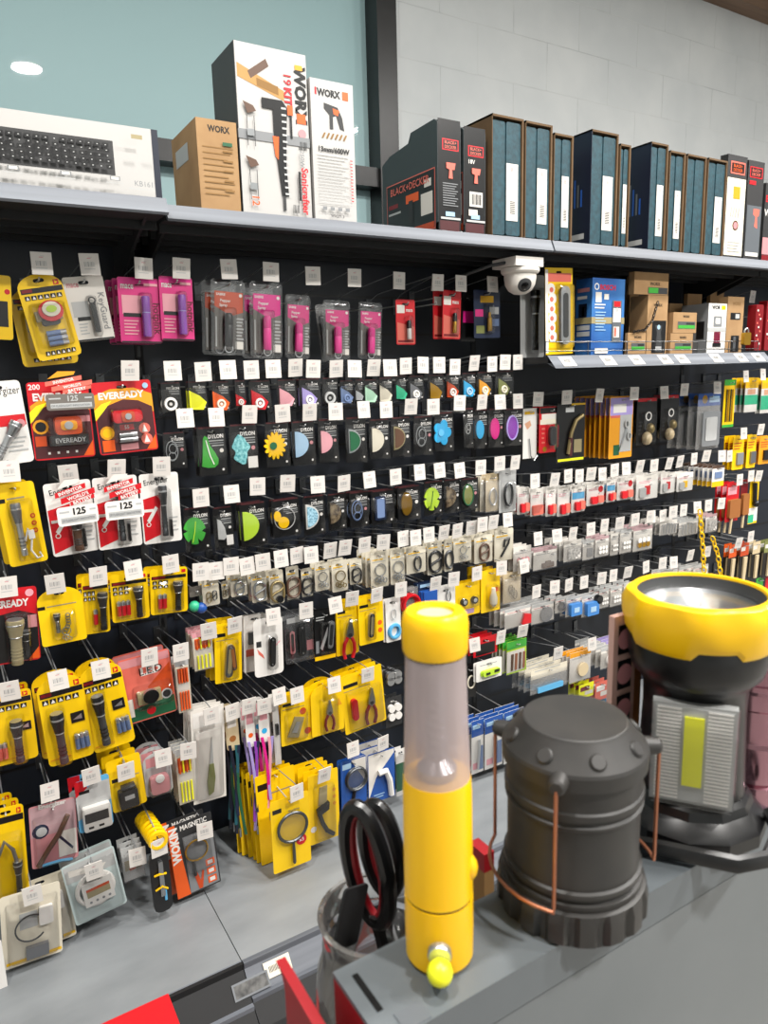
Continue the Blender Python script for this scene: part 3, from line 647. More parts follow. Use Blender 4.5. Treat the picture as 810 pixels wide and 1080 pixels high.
ka = [math.radians(x) for x in (-100, 165, 12, 77)]
for a in ka:
    b = MB(); b.T = Matrix.Rotation(a, 4, 'Z') @ Matrix.Translation((.042,0,.1035)) @ Matrix.Rotation(PI/2, 4, 'Y'); b.lathe([(.0062,-.006),(.0056,.003),(.0048,.0085),(.0035,.0098)], 'lanternblack', (0,0,0), 16); b.build('handle_lug', t)
for a, c_ in ((ka[0], ka[1]), (ka[2], ka[3])):
    R2 = .0510
    p0 = Vector((R2*math.cos(a), R2*math.sin(a), .100)); p1 = Vector((R2*math.cos(c_), R2*math.sin(c_), .100))
    q0 = p0.copy(); q0.z = .026; q1 = p1.copy(); q1.z = .026
    dlt = c_-a
    if dlt > PI: dlt -= 2*PI
    mids = [Vector((R2*math.cos(a+dlt*i/8), R2*math.sin(a+dlt*i/8), .0262)) for i in range(9)]
    b = MB(); b.tube([p0+Vector((0,0,.002)), p0-Vector((0,0,.01)), q0+Vector((0,0,.004))]+mids+[q1+Vector((0,0,.004)), p1-Vector((0,0,.01)), p1+Vector((0,0,.002))], .00115, 'copper', 8); b.build('wire_handle', t)

# searchlight
c, dr = foot(722, 907, .053)
t = thing('searchlight', 'yellow and black searchlight with clear side panel standing on the rack', 'torch', c, rot=(0, 0, math.atan2(dr.y, dr.x)-PI/2+.03))
b = MB(); b.lathe([(.050,.0),(.0525,.003),(.0525,.012),(.049,.0165),(.043,.022),(.041,.028),(.038,.031)], 'plasticblack', (0,0,0), 12); b.build('lamp_base', t, .4)
b = MB(); b.T = Matrix.Translation((0,0,.014)); path = [(-.05,-.02,.006),(-.056,-.035,0),(-.05,-.05,-.004),(-.03,-.058,-.006),(.03,-.058,-.006),(.048,-.048,-.004),(.054,-.032,0),(.056,-.018,.0),(.052,-.006,.004)]
b.tube(path, .0042, 'plasticblack', 8, flat=1.5); b.build('carry_handle', t)
b = MB(); oc = [(.036,-.028),(.036,.024),(.024,.036),(-.024,.036),(-.036,.024),(-.036,-.028)]
def loft(mb, secs, k):
    n = len(secs[0][0]); pts = []; fs = []
    for o, z in secs: pts += [(p[0], p[1], z) for p in o]
    for j in range(len(secs)-1): fs += [(j*n+i, j*n+(i+1)%n, (j+1)*n+(i+1)%n, (j+1)*n+i) for i in range(n)]
    fs += [tuple(range(n))[::-1], tuple((len(secs)-1)*n+i for i in range(n))]
    mb.add(pts, fs, k)
def ngon(r, n, o=0): return [(r*math.cos(2*PI*i/n+o), r*math.sin(2*PI*i/n+o)) for i in range(n)]
b.lathe([(.0370,.028),(.0360,.05),(.0345,.09),(.0350,.108),(.0385,.114),(.0435,.119),(.0460,.127),(.0472,.143),(.0455,.147)], 'plasticblack', (0,0,0), 40); b.build('lamp_body', t)
b = MB(); b.T = Matrix.Translation((0,-.0352,0)); b.box(-.0265,.0265,-.004,.004,.034,.106,'lgrey'); b.box(-.0245,.0245,-.0046,-.004,.036,.104,'lgrey'); 
for k in range(26): z = .037+k*.0026; b.box(-.0235,-.0082,-.0054,-.0046,z,z+.0013,'white'); b.box(.0082,.0235,-.0054,-.0046,z,z+.0013,'white')
b.build('reflector_panel', t)
b = MB(); b.T = Matrix.Translation((0,-.0402,0)); b.box(-.0062,.0062,-.0012,.0002,.048,.098,'lemon'); b.build('light_strip', t)
b = MB(); b.T = Matrix.Translation((0,-.0395,0)); b.add([(-.0275,.003,.032),(.0275,.003,.032),(.0275,.003,.107),(-.0275,.003,.107),(-.025,-.006,.035),(.025,-.006,.035),(.025,-.006,.104),(-.025,-.006,.104)], [(4,5,6,7),(0,1,5,4),(1,2,6,5),(2,3,7,6),(3,0,4,7)], 'clear'); b.build('panel_cover', t)
b = MB(); nn = 64
def wav(r, amp, z): return [((r+amp*math.cos(8*(2*PI*i/nn)))*math.cos(2*PI*i/nn), (r+amp*math.cos(8*(2*PI*i/nn)))*math.sin(2*PI*i/nn)) for i in range(nn)], z
def bez(secs):
    pts = []; fs = []
    for o, z in secs: pts += [(p[0], p[1], z if not callable(z) else z(i)) for i, p in enumerate(o)]
    return pts
zb = lambda i: .1405 + (.005 if (i % 16) < 6 else 0)
secs = [(ngon(.0478,nn),zb),(ngon(.0497,nn),lambda i: .1445+(.005 if (i % 16) < 6 else 0)),wav(.0504,.0012,.158),wav(.0503,.0018,.167),wav(.0480,.001,.1735),(ngon(.0455,nn),.175),(ngon(.0425,nn),.175),(ngon(.0415,nn),.1725)]
pts = bez(secs); fs = [(j*nn+i, j*nn+(i+1)%nn, (j+1)*nn+(i+1)%nn, (j+1)*nn+i) for j in range(len(secs)-1) for i in range(nn)]
b.add(pts, fs, 'lightyellow'); b.build('bezel_ring', t, .5)
b = MB(); b.lathe([(.0416,.1732),(.0400,.167),(.0385,.165)], 'dgrey', (0,0,0), 48); b.f = b.f[:-2]; b.m = b.m[:-2]; b.build('gasket', t)
b = MB()
prof = [(.006,.135),(.012,.141),(.022,.152),(.032,.160),(.0395,.1655)]
b.lathe(prof, 'silver', (0,0,0), 32); b.f = b.f[:-1]; b.m = b.m[:-1]; b.lathe([(.005,.136),(.005,.1385),(.003,.140)], 'lemon', (0,0,0), 12); b.build('lamp_reflector', t, 1.2)
b = MB(); b.lathe([(.0396,.1660),(.0396,.1670)], 'clear', (0,0,0), 40); b.build('lamp_lens', t)

# pink metal lantern at the frame's edge
c = PZ(832, 866, ZC); c = Vector((c.x, max(c.y, -1.50), ZC))
c.x += .016
t = thing('metal_lantern', 'shiny rose pink metal lantern half hidden beside the searchlight', 'lantern', c)
b = MB(); b.lathe([(.030,0),(.034,.003),(.034,.018),(.031,.020),(.031,.024),(.035,.026),(.035,.05),(.033,.053),(.033,.078),(.035,.080),(.035,.092),(.0335,.094),(.0335,.098),(.035,.1),(.035,.112),(.032,.116),(.032,.122),(.034,.124),(.034,.14),(.028,.146)], 'pinkmetal', (0,0,0), 36); b.build('ribbed_barrel', t, .5)

# printed packing box between the lanterns
q = P(660, 648, -1.462); zt = q.z; xa = P(648, 660, -1.462).x; xb = P(671, 660, -1.462).x
t = thing('packing_box', 'slim pale pink packing box with black icon squares behind the lanterns', 'box', ((xa+xb)/2, -1.462, .8125))
w = xb-xa; h = zt-.8125; f = Face(w, h)
f.b.box(-w/2, w/2, 0, .005, 0, h, 'boxpink'); f.b.box(w/2, w/2+.009, .001, .005, 0, h-.03, 'wood')
f.dec(.01, .0, .99, .99, 'boxpink')
for k in range(5):
    v = .02+k*.075; f.dec(.18, v, .8, v+.062, 'ink'); f.dot(.5, v+.031, .022, 'rose')
f.b.build('carton', t)
q = P(516, 895, -1.40)
t = thing('carton_tab', 'small red carton corner standing behind the rack beside the lantern', 'box', (q.x, -1.40, .8125))
b = MB(); zt = q.z-.004; b.box(-.005, .005, 0, .02, 0, zt-.8125-.016, 'dkraft'); b.box(-.005, .005, 0, .02, zt-.8125-.016, zt-.8125, 'redplastic'); b.build('carton', t)

# glass jar with scissors
JC = P(398, 962, -1.385); jz = .8125; jh = JC.z-jz
t = thing('glass_jar', 'clear glass jar of oddments behind the grey rack', 'jar', (JC.x, -1.385, jz))
R0 = .043
b = MB(); pr = [(.036,.0),(.044,.004),(.048,.02),(.050,jh*.45),(.047,jh*.68),(.041,jh*.8),(.0425,jh*.83),(.041,jh*.86),(.0425,jh*.93),(.0435,jh*.97),(.0430,jh)]
b.lathe(pr, 'jarglass', (0,0,0), 36); b.f = b.f[:-1]; b.m = b.m[:-1]; b.build('jar_glass', t)
b = MB(); b.ring(0, 0, 0, .043, .0022, 'jarglass', seg=36); 
T2 = Matrix.Rotation(PI/2, 4, 'X'); b.v = [Matrix.Translation((0,0,jh)) @ T2 @ v for v in b.v]; b.build('jar_rim', t)
rr = random.Random(3)
for k in range(9):
    a = rr.uniform(0, 6.28); r = rr.uniform(.005, .026); p = Vector((JC.x+r*math.cos(a), -1.385+r*math.sin(a), jz+.012+k*.008))
    tt = thing('loose_clip', ORD[k]+' little metal clip up from the bottom of the glass jar', 'clip', p, 'clips in the jar', rot=(rr.uniform(0,3), rr.uniform(0,3), rr.uniform(0,3)))
    b = MB(); b.box(-.012,.012,-.001,.001,-.005,.005, ('silver','cream','silver','salmon')[k % 4]); b.ring(.006, 0, 0, .007, .0012, 'steel', seg=10); b.build('clip_plate', tt)
# scissors: two loops up, blades down in the jar
SCc = Vector((JC.x, -1.385, JC.z))
t = thing('scissors', 'black handled scissors with red lining standing in the glass jar', 'scissors', SCc)
zf = lambda px, py: P(px, py, -1.40)-SCc
def loopob(name, tp, bt, wpx, yo, par):
    a = P(*tp, -1.385+yo)-SCc; c_ = P(*bt, -1.385+yo)-SCc; ax = (a-c_); L = ax.length/2; ax.normalize(); mid = (a+c_)/2
    sd = Vector((.72, .55, .2)).cross(ax).normalized(); sd = (Vector((.42, -.9, 0))-ax*Vector((.42,-.9,0)).dot(ax)).normalized()
    b = MB(); path = [mid+ax*(L*math.sin(2*PI*i/28))*(1.0)+sd*(wpx*math.cos(2*PI*i/28)) for i in range(28)]
    b.tube(path, .0062, 'black:satin', 10, True); ob = b.build(name, par)
    b = MB(); path = [mid+ax*((L-.005)*math.sin(2*PI*i/28))+sd*((wpx-.005)*math.cos(2*PI*i/28)) for i in range(28)]
    b.tube(path, .0035, 'dred', 8, True); b.build('red_lining', ob); return c_
c1 = loopob('handle_loop', (377, 852), (398, 972), .017, .0, t)
c2 = loopob('handle_loop', (396, 850), (408, 940), .015, .02, t)
b = MB(); b.tube([c1+Vector((0,0,.008)), Vector((.006,.0,-.03)), Vector((.01,.0,-.05))], .007, 'black:satin', 8); b.tube([c2+Vector((0,0,.004)), Vector((.012,.01,-.03)), Vector((.01,.004,-.05))], .006, 'black:satin', 8); b.build('handle_shank', t)
b = MB(); b.T = Matrix.Translation((.01, .002, -.05)); b.prism([(-.005,0),(.005,0),(.003,-.05),(.0,-.06)], -.001, .001, 'steel'); b.build('blade', t)
c = P(372, 955, -1.385)
t = thing('plastic_clip', 'flat black plastic tab leaning on the jar rim beside the scissors', 'clip', c, rot=(.0, .35, .3))
b = MB(); b.prism(rrect(-.013, .013, -.03, .014, .003), -.001, .001, 'black:matte'); b.build('tab_plate', t)
# red crate on the floor in front of the deck
c = PZ(130, 1072, .32)
t = thing('plastic_crate', 'bright red plastic crate on the floor before the grey deck', 'crate', (c.x-.13, c.y-.14, 0))
b = MB(); b.box(-.02,.2,-.08,-.07,.0,.30,'red'); b.box(-.02,.2,.13,.14,.0,.30,'red'); b.box(-.02,-.01,-.07,.13,.0,.30,'red'); b.box(.19,.2,-.07,.13,.0,.30,'red'); b.box(-.01,.19,-.07,.13,0,.006,'red'); b.build('crate_tub', t)
b = MB(); b.box(-.025,.205,-.085,.145,.30,.32,'red'); b.build('crate_lid', t)
# ------------------------------------------------------------------ hanging goods
VV = (513.0, 4450.0)
HK = [0]
TAGM = None
def tag_mesh():
    global TAGM
    if TAGM: return TAGM
    b = MB(); w, h = .0182, .0205
    b.box(-w, w, -.0016, .0005, -2*h, 0, 'ticket')
    b.quad(-w*.22, w*.18, -.0100, -.0086, -.0018, 'rose'); b.quad(-w*.1, w*.3, -.0075, -.0065, -.0018, 'lgrey')
    for k in range(9):
        x = -w*.55+k*.0022; b.quad(x, x+.0009+.0004*(k % 2), -.025, -.016, -.0018, 'lgrey' if k % 3 else 'grey')
    b.quad(-w*.6, w*.5, -.030, -.0285, -.0018, 'lgrey')
    TAGM = b.mesh('price_tag'); return TAGM
PLATE = None
def hook(d, what, tag=None, hole=None, group='peg hooks'):
    """a wall peg: prong through the packs' holes, and above it the wire that carries the price tag"""
    global PLATE
    HK[0] += 1; rr = random.Random(HK[0])
    yt = -(d+.024)
    if hole is None:
        q = P(tag[0], tag[1]+17, yt); hx, hz = q.x, q.z-.012
    else: hx, hz = hole
    t = thing('peg_hook', ('price-tagged peg hook holding ' if tag else 'plain peg hook holding ')+what, 'hook', (hx, 0, hz), group)
    b = MB(); b.tube([(0, -.0046, 0), (0, -(d+.010), 0), (0, -(d+.016), .004)], .0018, 'lgrey:satin', 5); b.build('prong', t)
    if PLATE is None:
        m_ = MB(); m_.box(-.009, .009, -.0045, -.0014, -.012, .03, 'dsteel'); PLATE = m_.mesh('mounting_plate')
    o = bpy.data.objects.new('mounting_plate', PLATE); COL.objects.link(o); o.parent = t
    if tag:
        q = P(tag[0], tag[1], yt); tx, tz = q.x-hx, q.z-hz+.0205
        b = MB(); zs = max(.014, min(.026, tz-.004))
        b.tube([(0, -.0046, .024), (tx*.15, -.03, max(.026, tz*.55)), (tx, yt+.012, tz-.001), (tx, yt+.001, tz-.002)], .0013, 'grey:satin', 5); b.build('label_arm', t)
        o = bpy.data.objects.new('price_tag', tag_mesh()); COL.objects.link(o); o.parent = t
        o.location = (tx, yt, tz); o.rotation_euler = (rr.uniform(-.12, .22), rr.uniform(-.05, .05), rr.uniform(-.12, .12))
    return t
class Pack:
    def __init__(s, name, label, cat, box, d, group=None):
        if len(box) == 4:
            x0, y0, x1, y1 = box; xc = (x0+x1)/2; ym = (y0+y1)/2; sl = (VV[0]-xc)/(VV[1]-ym); dx = sl*(y1-y0); w = max(4, (x1-x0)-abs(dx))
            hs = (VR[1]-ym)/(VR[0]-xc)*w/2
            ya, yb = y0+abs(hs), y1-abs(hs)
            q = [P(xc-dx/2-w/2, ya-hs, -d), P(xc-dx/2+w/2, ya+hs, -d), P(xc+dx/2+w/2, yb+hs, -d), P(xc+dx/2-w/2, yb-hs, -d)]
        else: q = [P(box[2*i], box[2*i+1], -d) for i in range(4)]
        top = (q[0]+q[1])/2; bot = (q[2]+q[3])/2; up = top-bot
        s.w = ((q[1]-q[0]).length+(q[2]-q[3]).length)/2; s.h = up.length; s.d = d; s.ang = math.atan2(up.x, up.z)
        s.root = thing(name, label, cat, top, group, rot=(0, s.ang, 0)); s.top = top
        s.b = MB(); s.n = 0; s.thick = .004; s.label = label; s.cat = cat; s.name = name; s.group = group; s.first = True
        s.hole = (top.x-math.sin(s.ang)*.012, top.z-.012)
    def X(s, u): return (u-.5)*s.w
    def Z(s, v): return -v*s.h
    def y(s): s.n += 1; return -.0012-.0002-.00010*s.n
    def card(s, k='white', shape='round', r=.005, hole=True, out=None, ks=None, t=.0012):
        w, h = s.w, s.h
        if out: o = [(s.X(u), s.Z(v)) for u, v in out]
        elif shape == 'arch':
            ry = min(w*.32, h*.25); o = [(-w/2, -h+r), (-w/2+r*.3, -h+r*.3), (-w/2+r, -h), (w/2-r, -h), (w/2-r*.3, -h+r*.3), (w/2, -h+r)]+[(w/2*math.cos(PI*i/12), -ry+ry*math.sin(PI*i/12)) for i in range(13)]
        elif shape == 'rect': o = [(-w/2,-h),(w/2,-h),(w/2,0),(-w/2,0)]
        else: o = rrect(-w/2, w/2, -h, 0, min(r, w*.3))
        hw = min(.010, w*.25)
        hl = rrect(-hw, hw, -.0155, -.0085, .0034, 2) if hole else None
        s.b.prism(o, -t, 0, k, ks, hl); return s
    def dec(s, u0, v0, u1, v1, k): s.b.quad(s.X(u0), s.X(u1), s.Z(v1), s.Z(v0), s.y(), k); return s
    def pol(s, p, k): s.b.poly([(s.X(u), s.Z(v)) for u, v in p], s.y(), k); return s
    def dot(s, u, v, r, k, n=12): s.b.poly([(s.X(u)+r*s.w*math.cos(2*PI*i/n), s.Z(v)+r*s.w*math.sin(2*PI*i/n)) for i in range(n)], s.y(), k); return s
    def txt(s, t, u, v, h, k, al='c', rot=0, bold=.02, maxw=None): s.b.text(t, s.X(u), s.Z(v), h*s.h, k, s.y(), al, rot, bold, maxw*s.w if maxw else None); return s
    def lines(s, u0, v0, u1, n, dv, k, hg=.4):
        for i in range(n): s.dec(u0, v0+i*dv, u1-(u1-u0)*.35*((i*7) % 3)/3, v0+(i+hg)*dv, k)
        return s
    def endcard(s, nm='hanging_card'):
        s.b.build(nm, s.root, .5); s.b = None; return s
    def part(s, nm, mb, sharp=.6, parent=None): return mb.build(nm, parent or s.root, sharp)
    def bubble(s, u0, v0, u1, v1, dep=.014, k='clear'):
        b = MB(); dome(b, s.X(u0), s.X(u1), s.Z(v1), s.Z(v0), -.0012, dep, k, min(.006, (u1-u0)*s.w*.3)); s.thick = max(s.thick, dep+.002); return s.part('clear_bubble', b, .5)
    def sleeve(s, k='film', dep=.005):
        b = MB(); w, h = s.w/2+.002, s.h; o = [(-w, -h-.003), (w, -h-.003), (w, -.02), (-w, -.02)]
        b.add([(-w,-.0016,-h-.003),(w,-.0016,-h-.003),(w,-.0016,-.018),(-w,-.0016,-.018),(-w*.8,-dep,-h*.9),(w*.8,-dep*.8,-h*.88),(w*.78,-dep,-h*.25),(-w*.8,-dep*.9,-h*.22)], [(4,5,6,7),(0,1,5,4),(1,2,6,5),(2,3,7,6),(3,0,4,7)], k)
        s.thick = max(s.thick, dep+.002); return s.part('clear_sleeve', b, 1.2)
    def stack(s, n, what, step=None, dx=0, jit=.002, da=0):
        """more of the same behind it on the same prong"""
        if not n: return s
        s.root['group'] = what+' on one hook'; step = step or s.thick+.003
        rr = random.Random(int(s.top.x*1e4))
        for k in range(n):
            loc = Vector((s.top.x+dx*(k+1)+rr.uniform(-jit, jit), s.top.y+step*(k+1), s.top.z+rr.uniform(-jit, jit)*.3))
            if loc.y > -.012: break
            dup(s.root, loc, (0, s.ang+rr.uniform(-.02, .02)+da*(k+1), 0), ORD[k+1]+' back behind the '+what, what+' on one hook')
        return s
# ---- products (all into a builder, round a centre, facing -Y)
def torch(mb, x, z, L, r, y, body='char', head='ink', tilt=0.0, lens='silver', flip=False):
    T0 = mb.T; mb.T = T0 @ Matrix.Translation((x, y, z)) @ Matrix.Rotation(tilt, 4, 'Y') @ (Matrix.Rotation(PI, 4, 'Y') if flip else Matrix())
    mb.lathe([(r*.62,-L*.5),(r*.66,-L*.48),(r*.66,-L*.38),(r*.58,-L*.37),(r*.6,-L*.1),(r*.62,L*.08),(r*.72,L*.12)], body, seg=14)
    mb.lathe([(r*.72,L*.12),(r*.78,L*.2),(r*.98,L*.33),(r,L*.36),(r,L*.47),(r*.9,L*.5)], head, seg=14, capk=lens)
    mb.lathe([(r*.99,L*.37),(r*1.03,L*.38),(r*1.03,L*.40),(r*.99,L*.41)], 'silver', seg=14); mb.lathe([(r*.7,L*.10),(r*.75,L*.115),(r*.7,L*.13)], 'silver', seg=14)
    for k in range(3): mb.lathe([(r*.64,-L*(.32-.07*k)),(r*.67,-L*(.31-.07*k)),(r*.64,-L*(.29-.07*k))], head, seg=12)
    mb.T = T0
def cells(mb, x, z, n, r, L, y, k='salmon', vert=True):
    for i in range(n):
        if vert:
            px = x+(i-(n-1)/2)*2.1*r
            mb.lathe([(r,-L/2),(r,L*.2)], k, (px, y, z), 10); mb.lathe([(r,L*.2),(r,L/2-.001),(r*.35,L/2-.0008),(r*.35,L/2+.001)], 'silver', (px, y, z), 10)
        else:
            pz = z+(i-(n-1)/2)*2.1*r; R = Matrix.Rotation(PI/2, 3, 'Y')
            mb.lathe([(r,-L/2),(r,L*.2)], k, (x, y, pz), 10, R); mb.lathe([(r,L*.2),(r,L/2)], 'silver', (x, y, pz), 10, R)
def carab(mb, x, z, h, y, k='steel', r=None, w=.42):
    r = r or h*.055; R = h*w*.5; c_ = h*.48-R; p = [(x+R*math.cos(a), y, z+c_+R*math.sin(a)) for a in [PI*i/9 for i in range(10)]]+[(x-R*math.cos(a), y, z-c_-R*math.sin(a)) for a in [PI*i/9 for i in range(10)]]
    mb.tube(p, r, k, 6, True)
    mb.tube([(x+R*.9, y-.001, z+c_*.9), (x+R*.5, y-.001, z+c_*.3), (x-R*.5, y-.001, z-c_*.3), (x-R*.9, y-.001, z-c_*.9)], r*.9, k, 6)
def dring(mb, x, z, h, y, k='steel', r=None, w=.6):
    r = r or h*.055; n = 20; mb.tube([(x+h*w*.5*math.cos(2*PI*i/n)*(1.0 if math.cos(2*PI*i/n) < 0 else .75), y, z+h*.48*math.sin(2*PI*i/n)) for i in range(n)], r, k, 6, True)
    mb.tube([(x+h*w*.3, y, z+h*.3), (x+h*w*.34, y, z-h*.3)], r*.8, k, 6)
def keyring(mb, x, z, h, y, k='steel'):
    mb.ring(x, z+h*.2, y, h*.28, h*.035, k); 
    for i in range(4): mb.ring(x+(i-1.5)*h*.13, z-h*.22-.004*(i % 2), y-.001*i, h*.10, h*.03, k, seg=10)
def plier(mb, x, z, h, y, grip='red', tilt=0.0, flip=False):
    T0 = mb.T; mb.T = T0 @ Matrix.Translation((x, y, z)) @ Matrix.Rotation(tilt+(PI if flip else 0), 4, 'Y')
    mb.prism([(-h*.02,h*.5),(h*.02,h*.5),(h*.09,h*.2),(h*.1,h*.08),(0,h*.0),(-h*.1,h*.08),(-h*.09,h*.2)], -.003, .003, 'steel'); mb.disc(0, h*.1, -.0042, .003, h*.05, 'dsteel')
    for s_ in (-1, 1): mb.tube([(s_*h*.05, 0, h*.04), (s_*h*.13, 0, -h*.12), (s_*h*.15, 0, -h*.3), (s_*h*.1, 0, -h*.48)], h*.045, grip, 8)
    mb.T = T0
def knife(mb, x, z, h, y, k='silver', tilt=0.0, k2='dsteel'):
    T0 = mb.T; mb.T = T0 @ Matrix.Translation((x, y, z)) @ Matrix.Rotation(tilt, 4, 'Y')
    mb.prism(rrect(-h*.11, h*.11, -h*.5, h*.5, h*.1), -.004, .004, k, k2); mb.prism(rrect(-h*.06, h*.06, -h*.38, h*.38, h*.05), -.0052, -.004, k2)
    for q in (-.42, .42): mb.disc(0, h*q, -.0056, -.004, h*.03, 'silver', seg=8)
    mb.T = T0
def magnif(mb, x, z, h, y, rim='dsteel', hand='dsteel', tilt=0.0):
    T0 = mb.T; mb.T = T0 @ Matrix.Translation((x, y, z)) @ Matrix.Rotation(tilt, 4, 'Y')
    R = h*.29; mb.ring(0, h*.5-R, 0, R*.94, h*.028, rim, seg=26, sub=7); mb.disc(0, h*.5-R, -.001, .001, R*.9, 'film', seg=24)
    mb.lathe([(h*.022,-h*.5),(h*.032,-h*.47),(h*.03,-h*.2),(h*.02,h*.5-2*R)], hand, seg=10); mb.T = T0
def strap(mb, x, z0, z1, y, w, k, sway=.0, ph=0.0):
    n = 7; pts = []; fs = []
    for i in range(n):
        t = i/(n-1); xx = x+sway*math.sin(t*3+ph); zz = z0+(z1-z0)*t; yy = y-.004*math.sin(t*PI*1.3+ph)
        pts += [(xx-w/2, yy, zz), (xx+w/2, yy-.002, zz), (xx+w/2, yy, zz), (xx-w/2, yy+.002, zz)]
    for i in range(n-1):
        for j in range(4): fs.append((i*4+j, i*4+(j+1) % 4, i*4+4+(j+1) % 4, i*4+4+j))
    fs += [(3,2,1,0), tuple((n-1)*4+j for j in range(4))]
    mb.add(pts, fs, k)
def shape(mb, kind, x, z, h, y, k, k2='white'):
    """the flat novelty pieces in the key cover packs"""
    t = .004
    if kind == 'gem': mb.prism([(x-h*.42,z+h*.55),(x+h*.15,z+h*.25),(x+h*.5,z-h*.1),(x+h*.3,z-h*.5),(x-h*.42,z-h*.45)], y-t, y, k)
    elif kind == 'gemring': shape(mb, 'gem', x, z, h, y, k); mb.ring(x+h*.02, z-h*.15, y-t-.001, h*.2, h*.07, k2, seg=14); mb.disc(x+h*.02, z-h*.15, y-t-.002, y-t, h*.08, k2, seg=10)
    elif kind == 'ring': mb.disc(x, z-h*.1, y-.002, y, h*.36, 'char'); mb.ring(x, z-h*.1, y-.003, h*.28, h*.09, k, seg=16); mb.disc(x, z-h*.1, y-.004, y, h*.09, k, seg=8)
    elif kind == 'horn': mb.prism([(x-h*.16,z+h*.46),(x-h*.1,z+h*.54),(x-h*.02,z+h*.48),(x+h*.06,z+h*.2),(x+h*.2,z-h*.02),(x+h*.3,z-h*.24),(x+h*.28,z-h*.4),(x+h*.16,z-h*.5),(x-h*.06,z-h*.5),(x-h*.26,z-h*.44),(x-h*.22,z-h*.1)], y-t, y, k); mb.tube([(x-h*.08,y-t,z+h*.4),(x+h*.02,y-t-.001,z-h*.1),(x+h*.14,y-t,z-h*.4)], h*.02, k2, 5)
    elif kind == 'flower':
        n = 84; q_ = 2.5 if k == 'cyan' else 7; mb.prism([(x+h*(.34+.15*abs(math.cos(q_*2*PI*i/n)))*math.cos(2*PI*i/n)*.9, z+h*(.36+.16*abs(math.cos(q_*2*PI*i/n)))*math.sin(2*PI*i/n)) for i in range(n)], y-t, y, k); mb.disc(x-h*.08, z, y-t-.002, y-t, h*.14, k2, seg=12)
    elif kind == 'half':
        o = [(x-h*.25, z+h*.48), (x-h*.25, z-h*.48)]+[(x-h*.25+h*.55*math.sin(PI*i/12), z-h*.48*math.cos(PI*i/12)) for i in range(1, 12)]
        mb.prism(o, y-t, y, k)
    elif kind == 'halfrim':
        shape(mb, 'half', x, z, h, y, k2); shape(mb, 'half', x, z, h*.82, y-t*.5, k)
    elif kind == 'oval': mb.disc(x, z, y-t, y, h*.5, k, sx=.55)
    elif kind == 'ovalrim': mb.disc(x, z, y-t, y, h*.5, k, sx=.6); mb.ring(x, z, y-t, h*.48, h*.035, k2, sx=.6)
    elif kind == 'bulge': mb.prism([(x+h*(.27+.05*math.sin(5*a_+.7)+.03*math.sin(9*a_))*math.cos(a_)*.95, z+h*(.47+.04*math.sin(4*a_))*math.sin(a_)) for a_ in [2*PI*i/40 for i in range(40)]], y-t, y, k)
    elif kind == 'leaf':
        n = 60; o = []
        for i in range(n):
            a = 2*PI*i/n; c_ = math.cos(6*a+.4); rr_ = h*(.5-(.2*max(0, c_-.75)*4 if math.sin(a) < .8 else 0))*(1-.12*abs(math.sin(a))); o.append((x+rr_*.8*math.cos(a), z+rr_*1.1*math.sin(a)))
        mb.prism(o, y-t, y, k); mb.tube([(x-h*.1,y-t-.001,z-h*.4),(x,y-t-.001,z),(x+h*.05,y-t-.001,z+h*.34)], h*.014, k2, 5)
    elif kind == 'feather':
        mb.prism([(x-h*.18,z+h*.5),(x-h*.02,z+h*.42),(x+h*.16,z+h*.05),(x+h*.22,z-h*.4),(x+h*.08,z-h*.5),(x-h*.18,z-h*.45)], y-t, y, k)
    elif kind == 'wire': 
        mb.ring(x, z, y-.002, h*.42, h*.02, k, sx=.6); mb.ring(x+h*.04, z+h*.1, y-.003, h*.2, h*.02, k, sx=.8, seg=12); mb.ring(x, z-h*.22, y-.003, h*.16, h*.02, k, seg=12)
    elif kind == 'smiley': mb.disc(x-h*.22, z+h*.12, y-t, y, h*.2, k, sx=.7); mb.disc(x+h*.02, z-h*.15, y-t, y, h*.22, k); mb.ring(x+h*.08, z, y-.002, h*.42, h*.02, 'lgrey')
    elif kind == 'card': mb.prism(rrect(x-h*.26, x+h*.26, z-h*.5, z+h*.5, h*.08), y-t, y, k); mb.prism(rrect(x-h*.18, x+h*.18, z-h*.4, z+h*.4, h*.05), y-t-.001, y-t, k2)
def S(nm, label, box, d, cat='pack', tag=None, hk=True, what=None):
    p = Pack(nm, label, cat, box, d)
    if hk: hook(d, what or label, tag, p.hole)
    return p
JN = [0]
def jd(base, n=4, st=.005):
    JN[0] += 1; return base+(JN[0] % n)*st
# ================================================================== row of headlamps, mace and pepper spray under the top shelf
D0 = .215
def kodak(p, dark=True, arch=True, mini=False):
    p.card('yellowcard', 'arch' if arch else 'round', r=.008)
    w = p.w
    p.dec(.05, .155 if arch else .1, .98, .215 if arch else .17, 'ink'); p.dec(.07, .165 if arch else .11, .3, .2 if arch else .16, 'dred')
    p.dec(.8, .085 if arch else .03, .92, .145 if arch else .09, 'red'); p.pol([(.83, .09 if arch else .035), (.9, .115 if arch else .06), (.83, .14 if arch else .085)], 'maize')
def icons(p, v0, v1, n=5, u0=.08, u1=.9):
    for i in range(n):
        a = u0+(u1-u0)*i/n; p.dec(a, v0, a+(u1-u0)/n*.8, v1, 'ink'); p.pol([(a+.02, v1-.006), (a+(u1-u0)/n*.4, v0+.006), (a+(u1-u0)/n*.7, v1-.006)], 'white')
p = S('headlamp_pack', 'yellow pack cut off at the frame edge beside the slanting headlamp pack', (-34,288,11,290,14,357,-30,358), D0, tag=None, what='yellow pack cut off at the top frame edge')
p.card('yellowcard', 'round'); p.dot(.9, .25, .07, 'red'); p.dec(.3, .4, .9, .8, 'ink'); p.endcard()
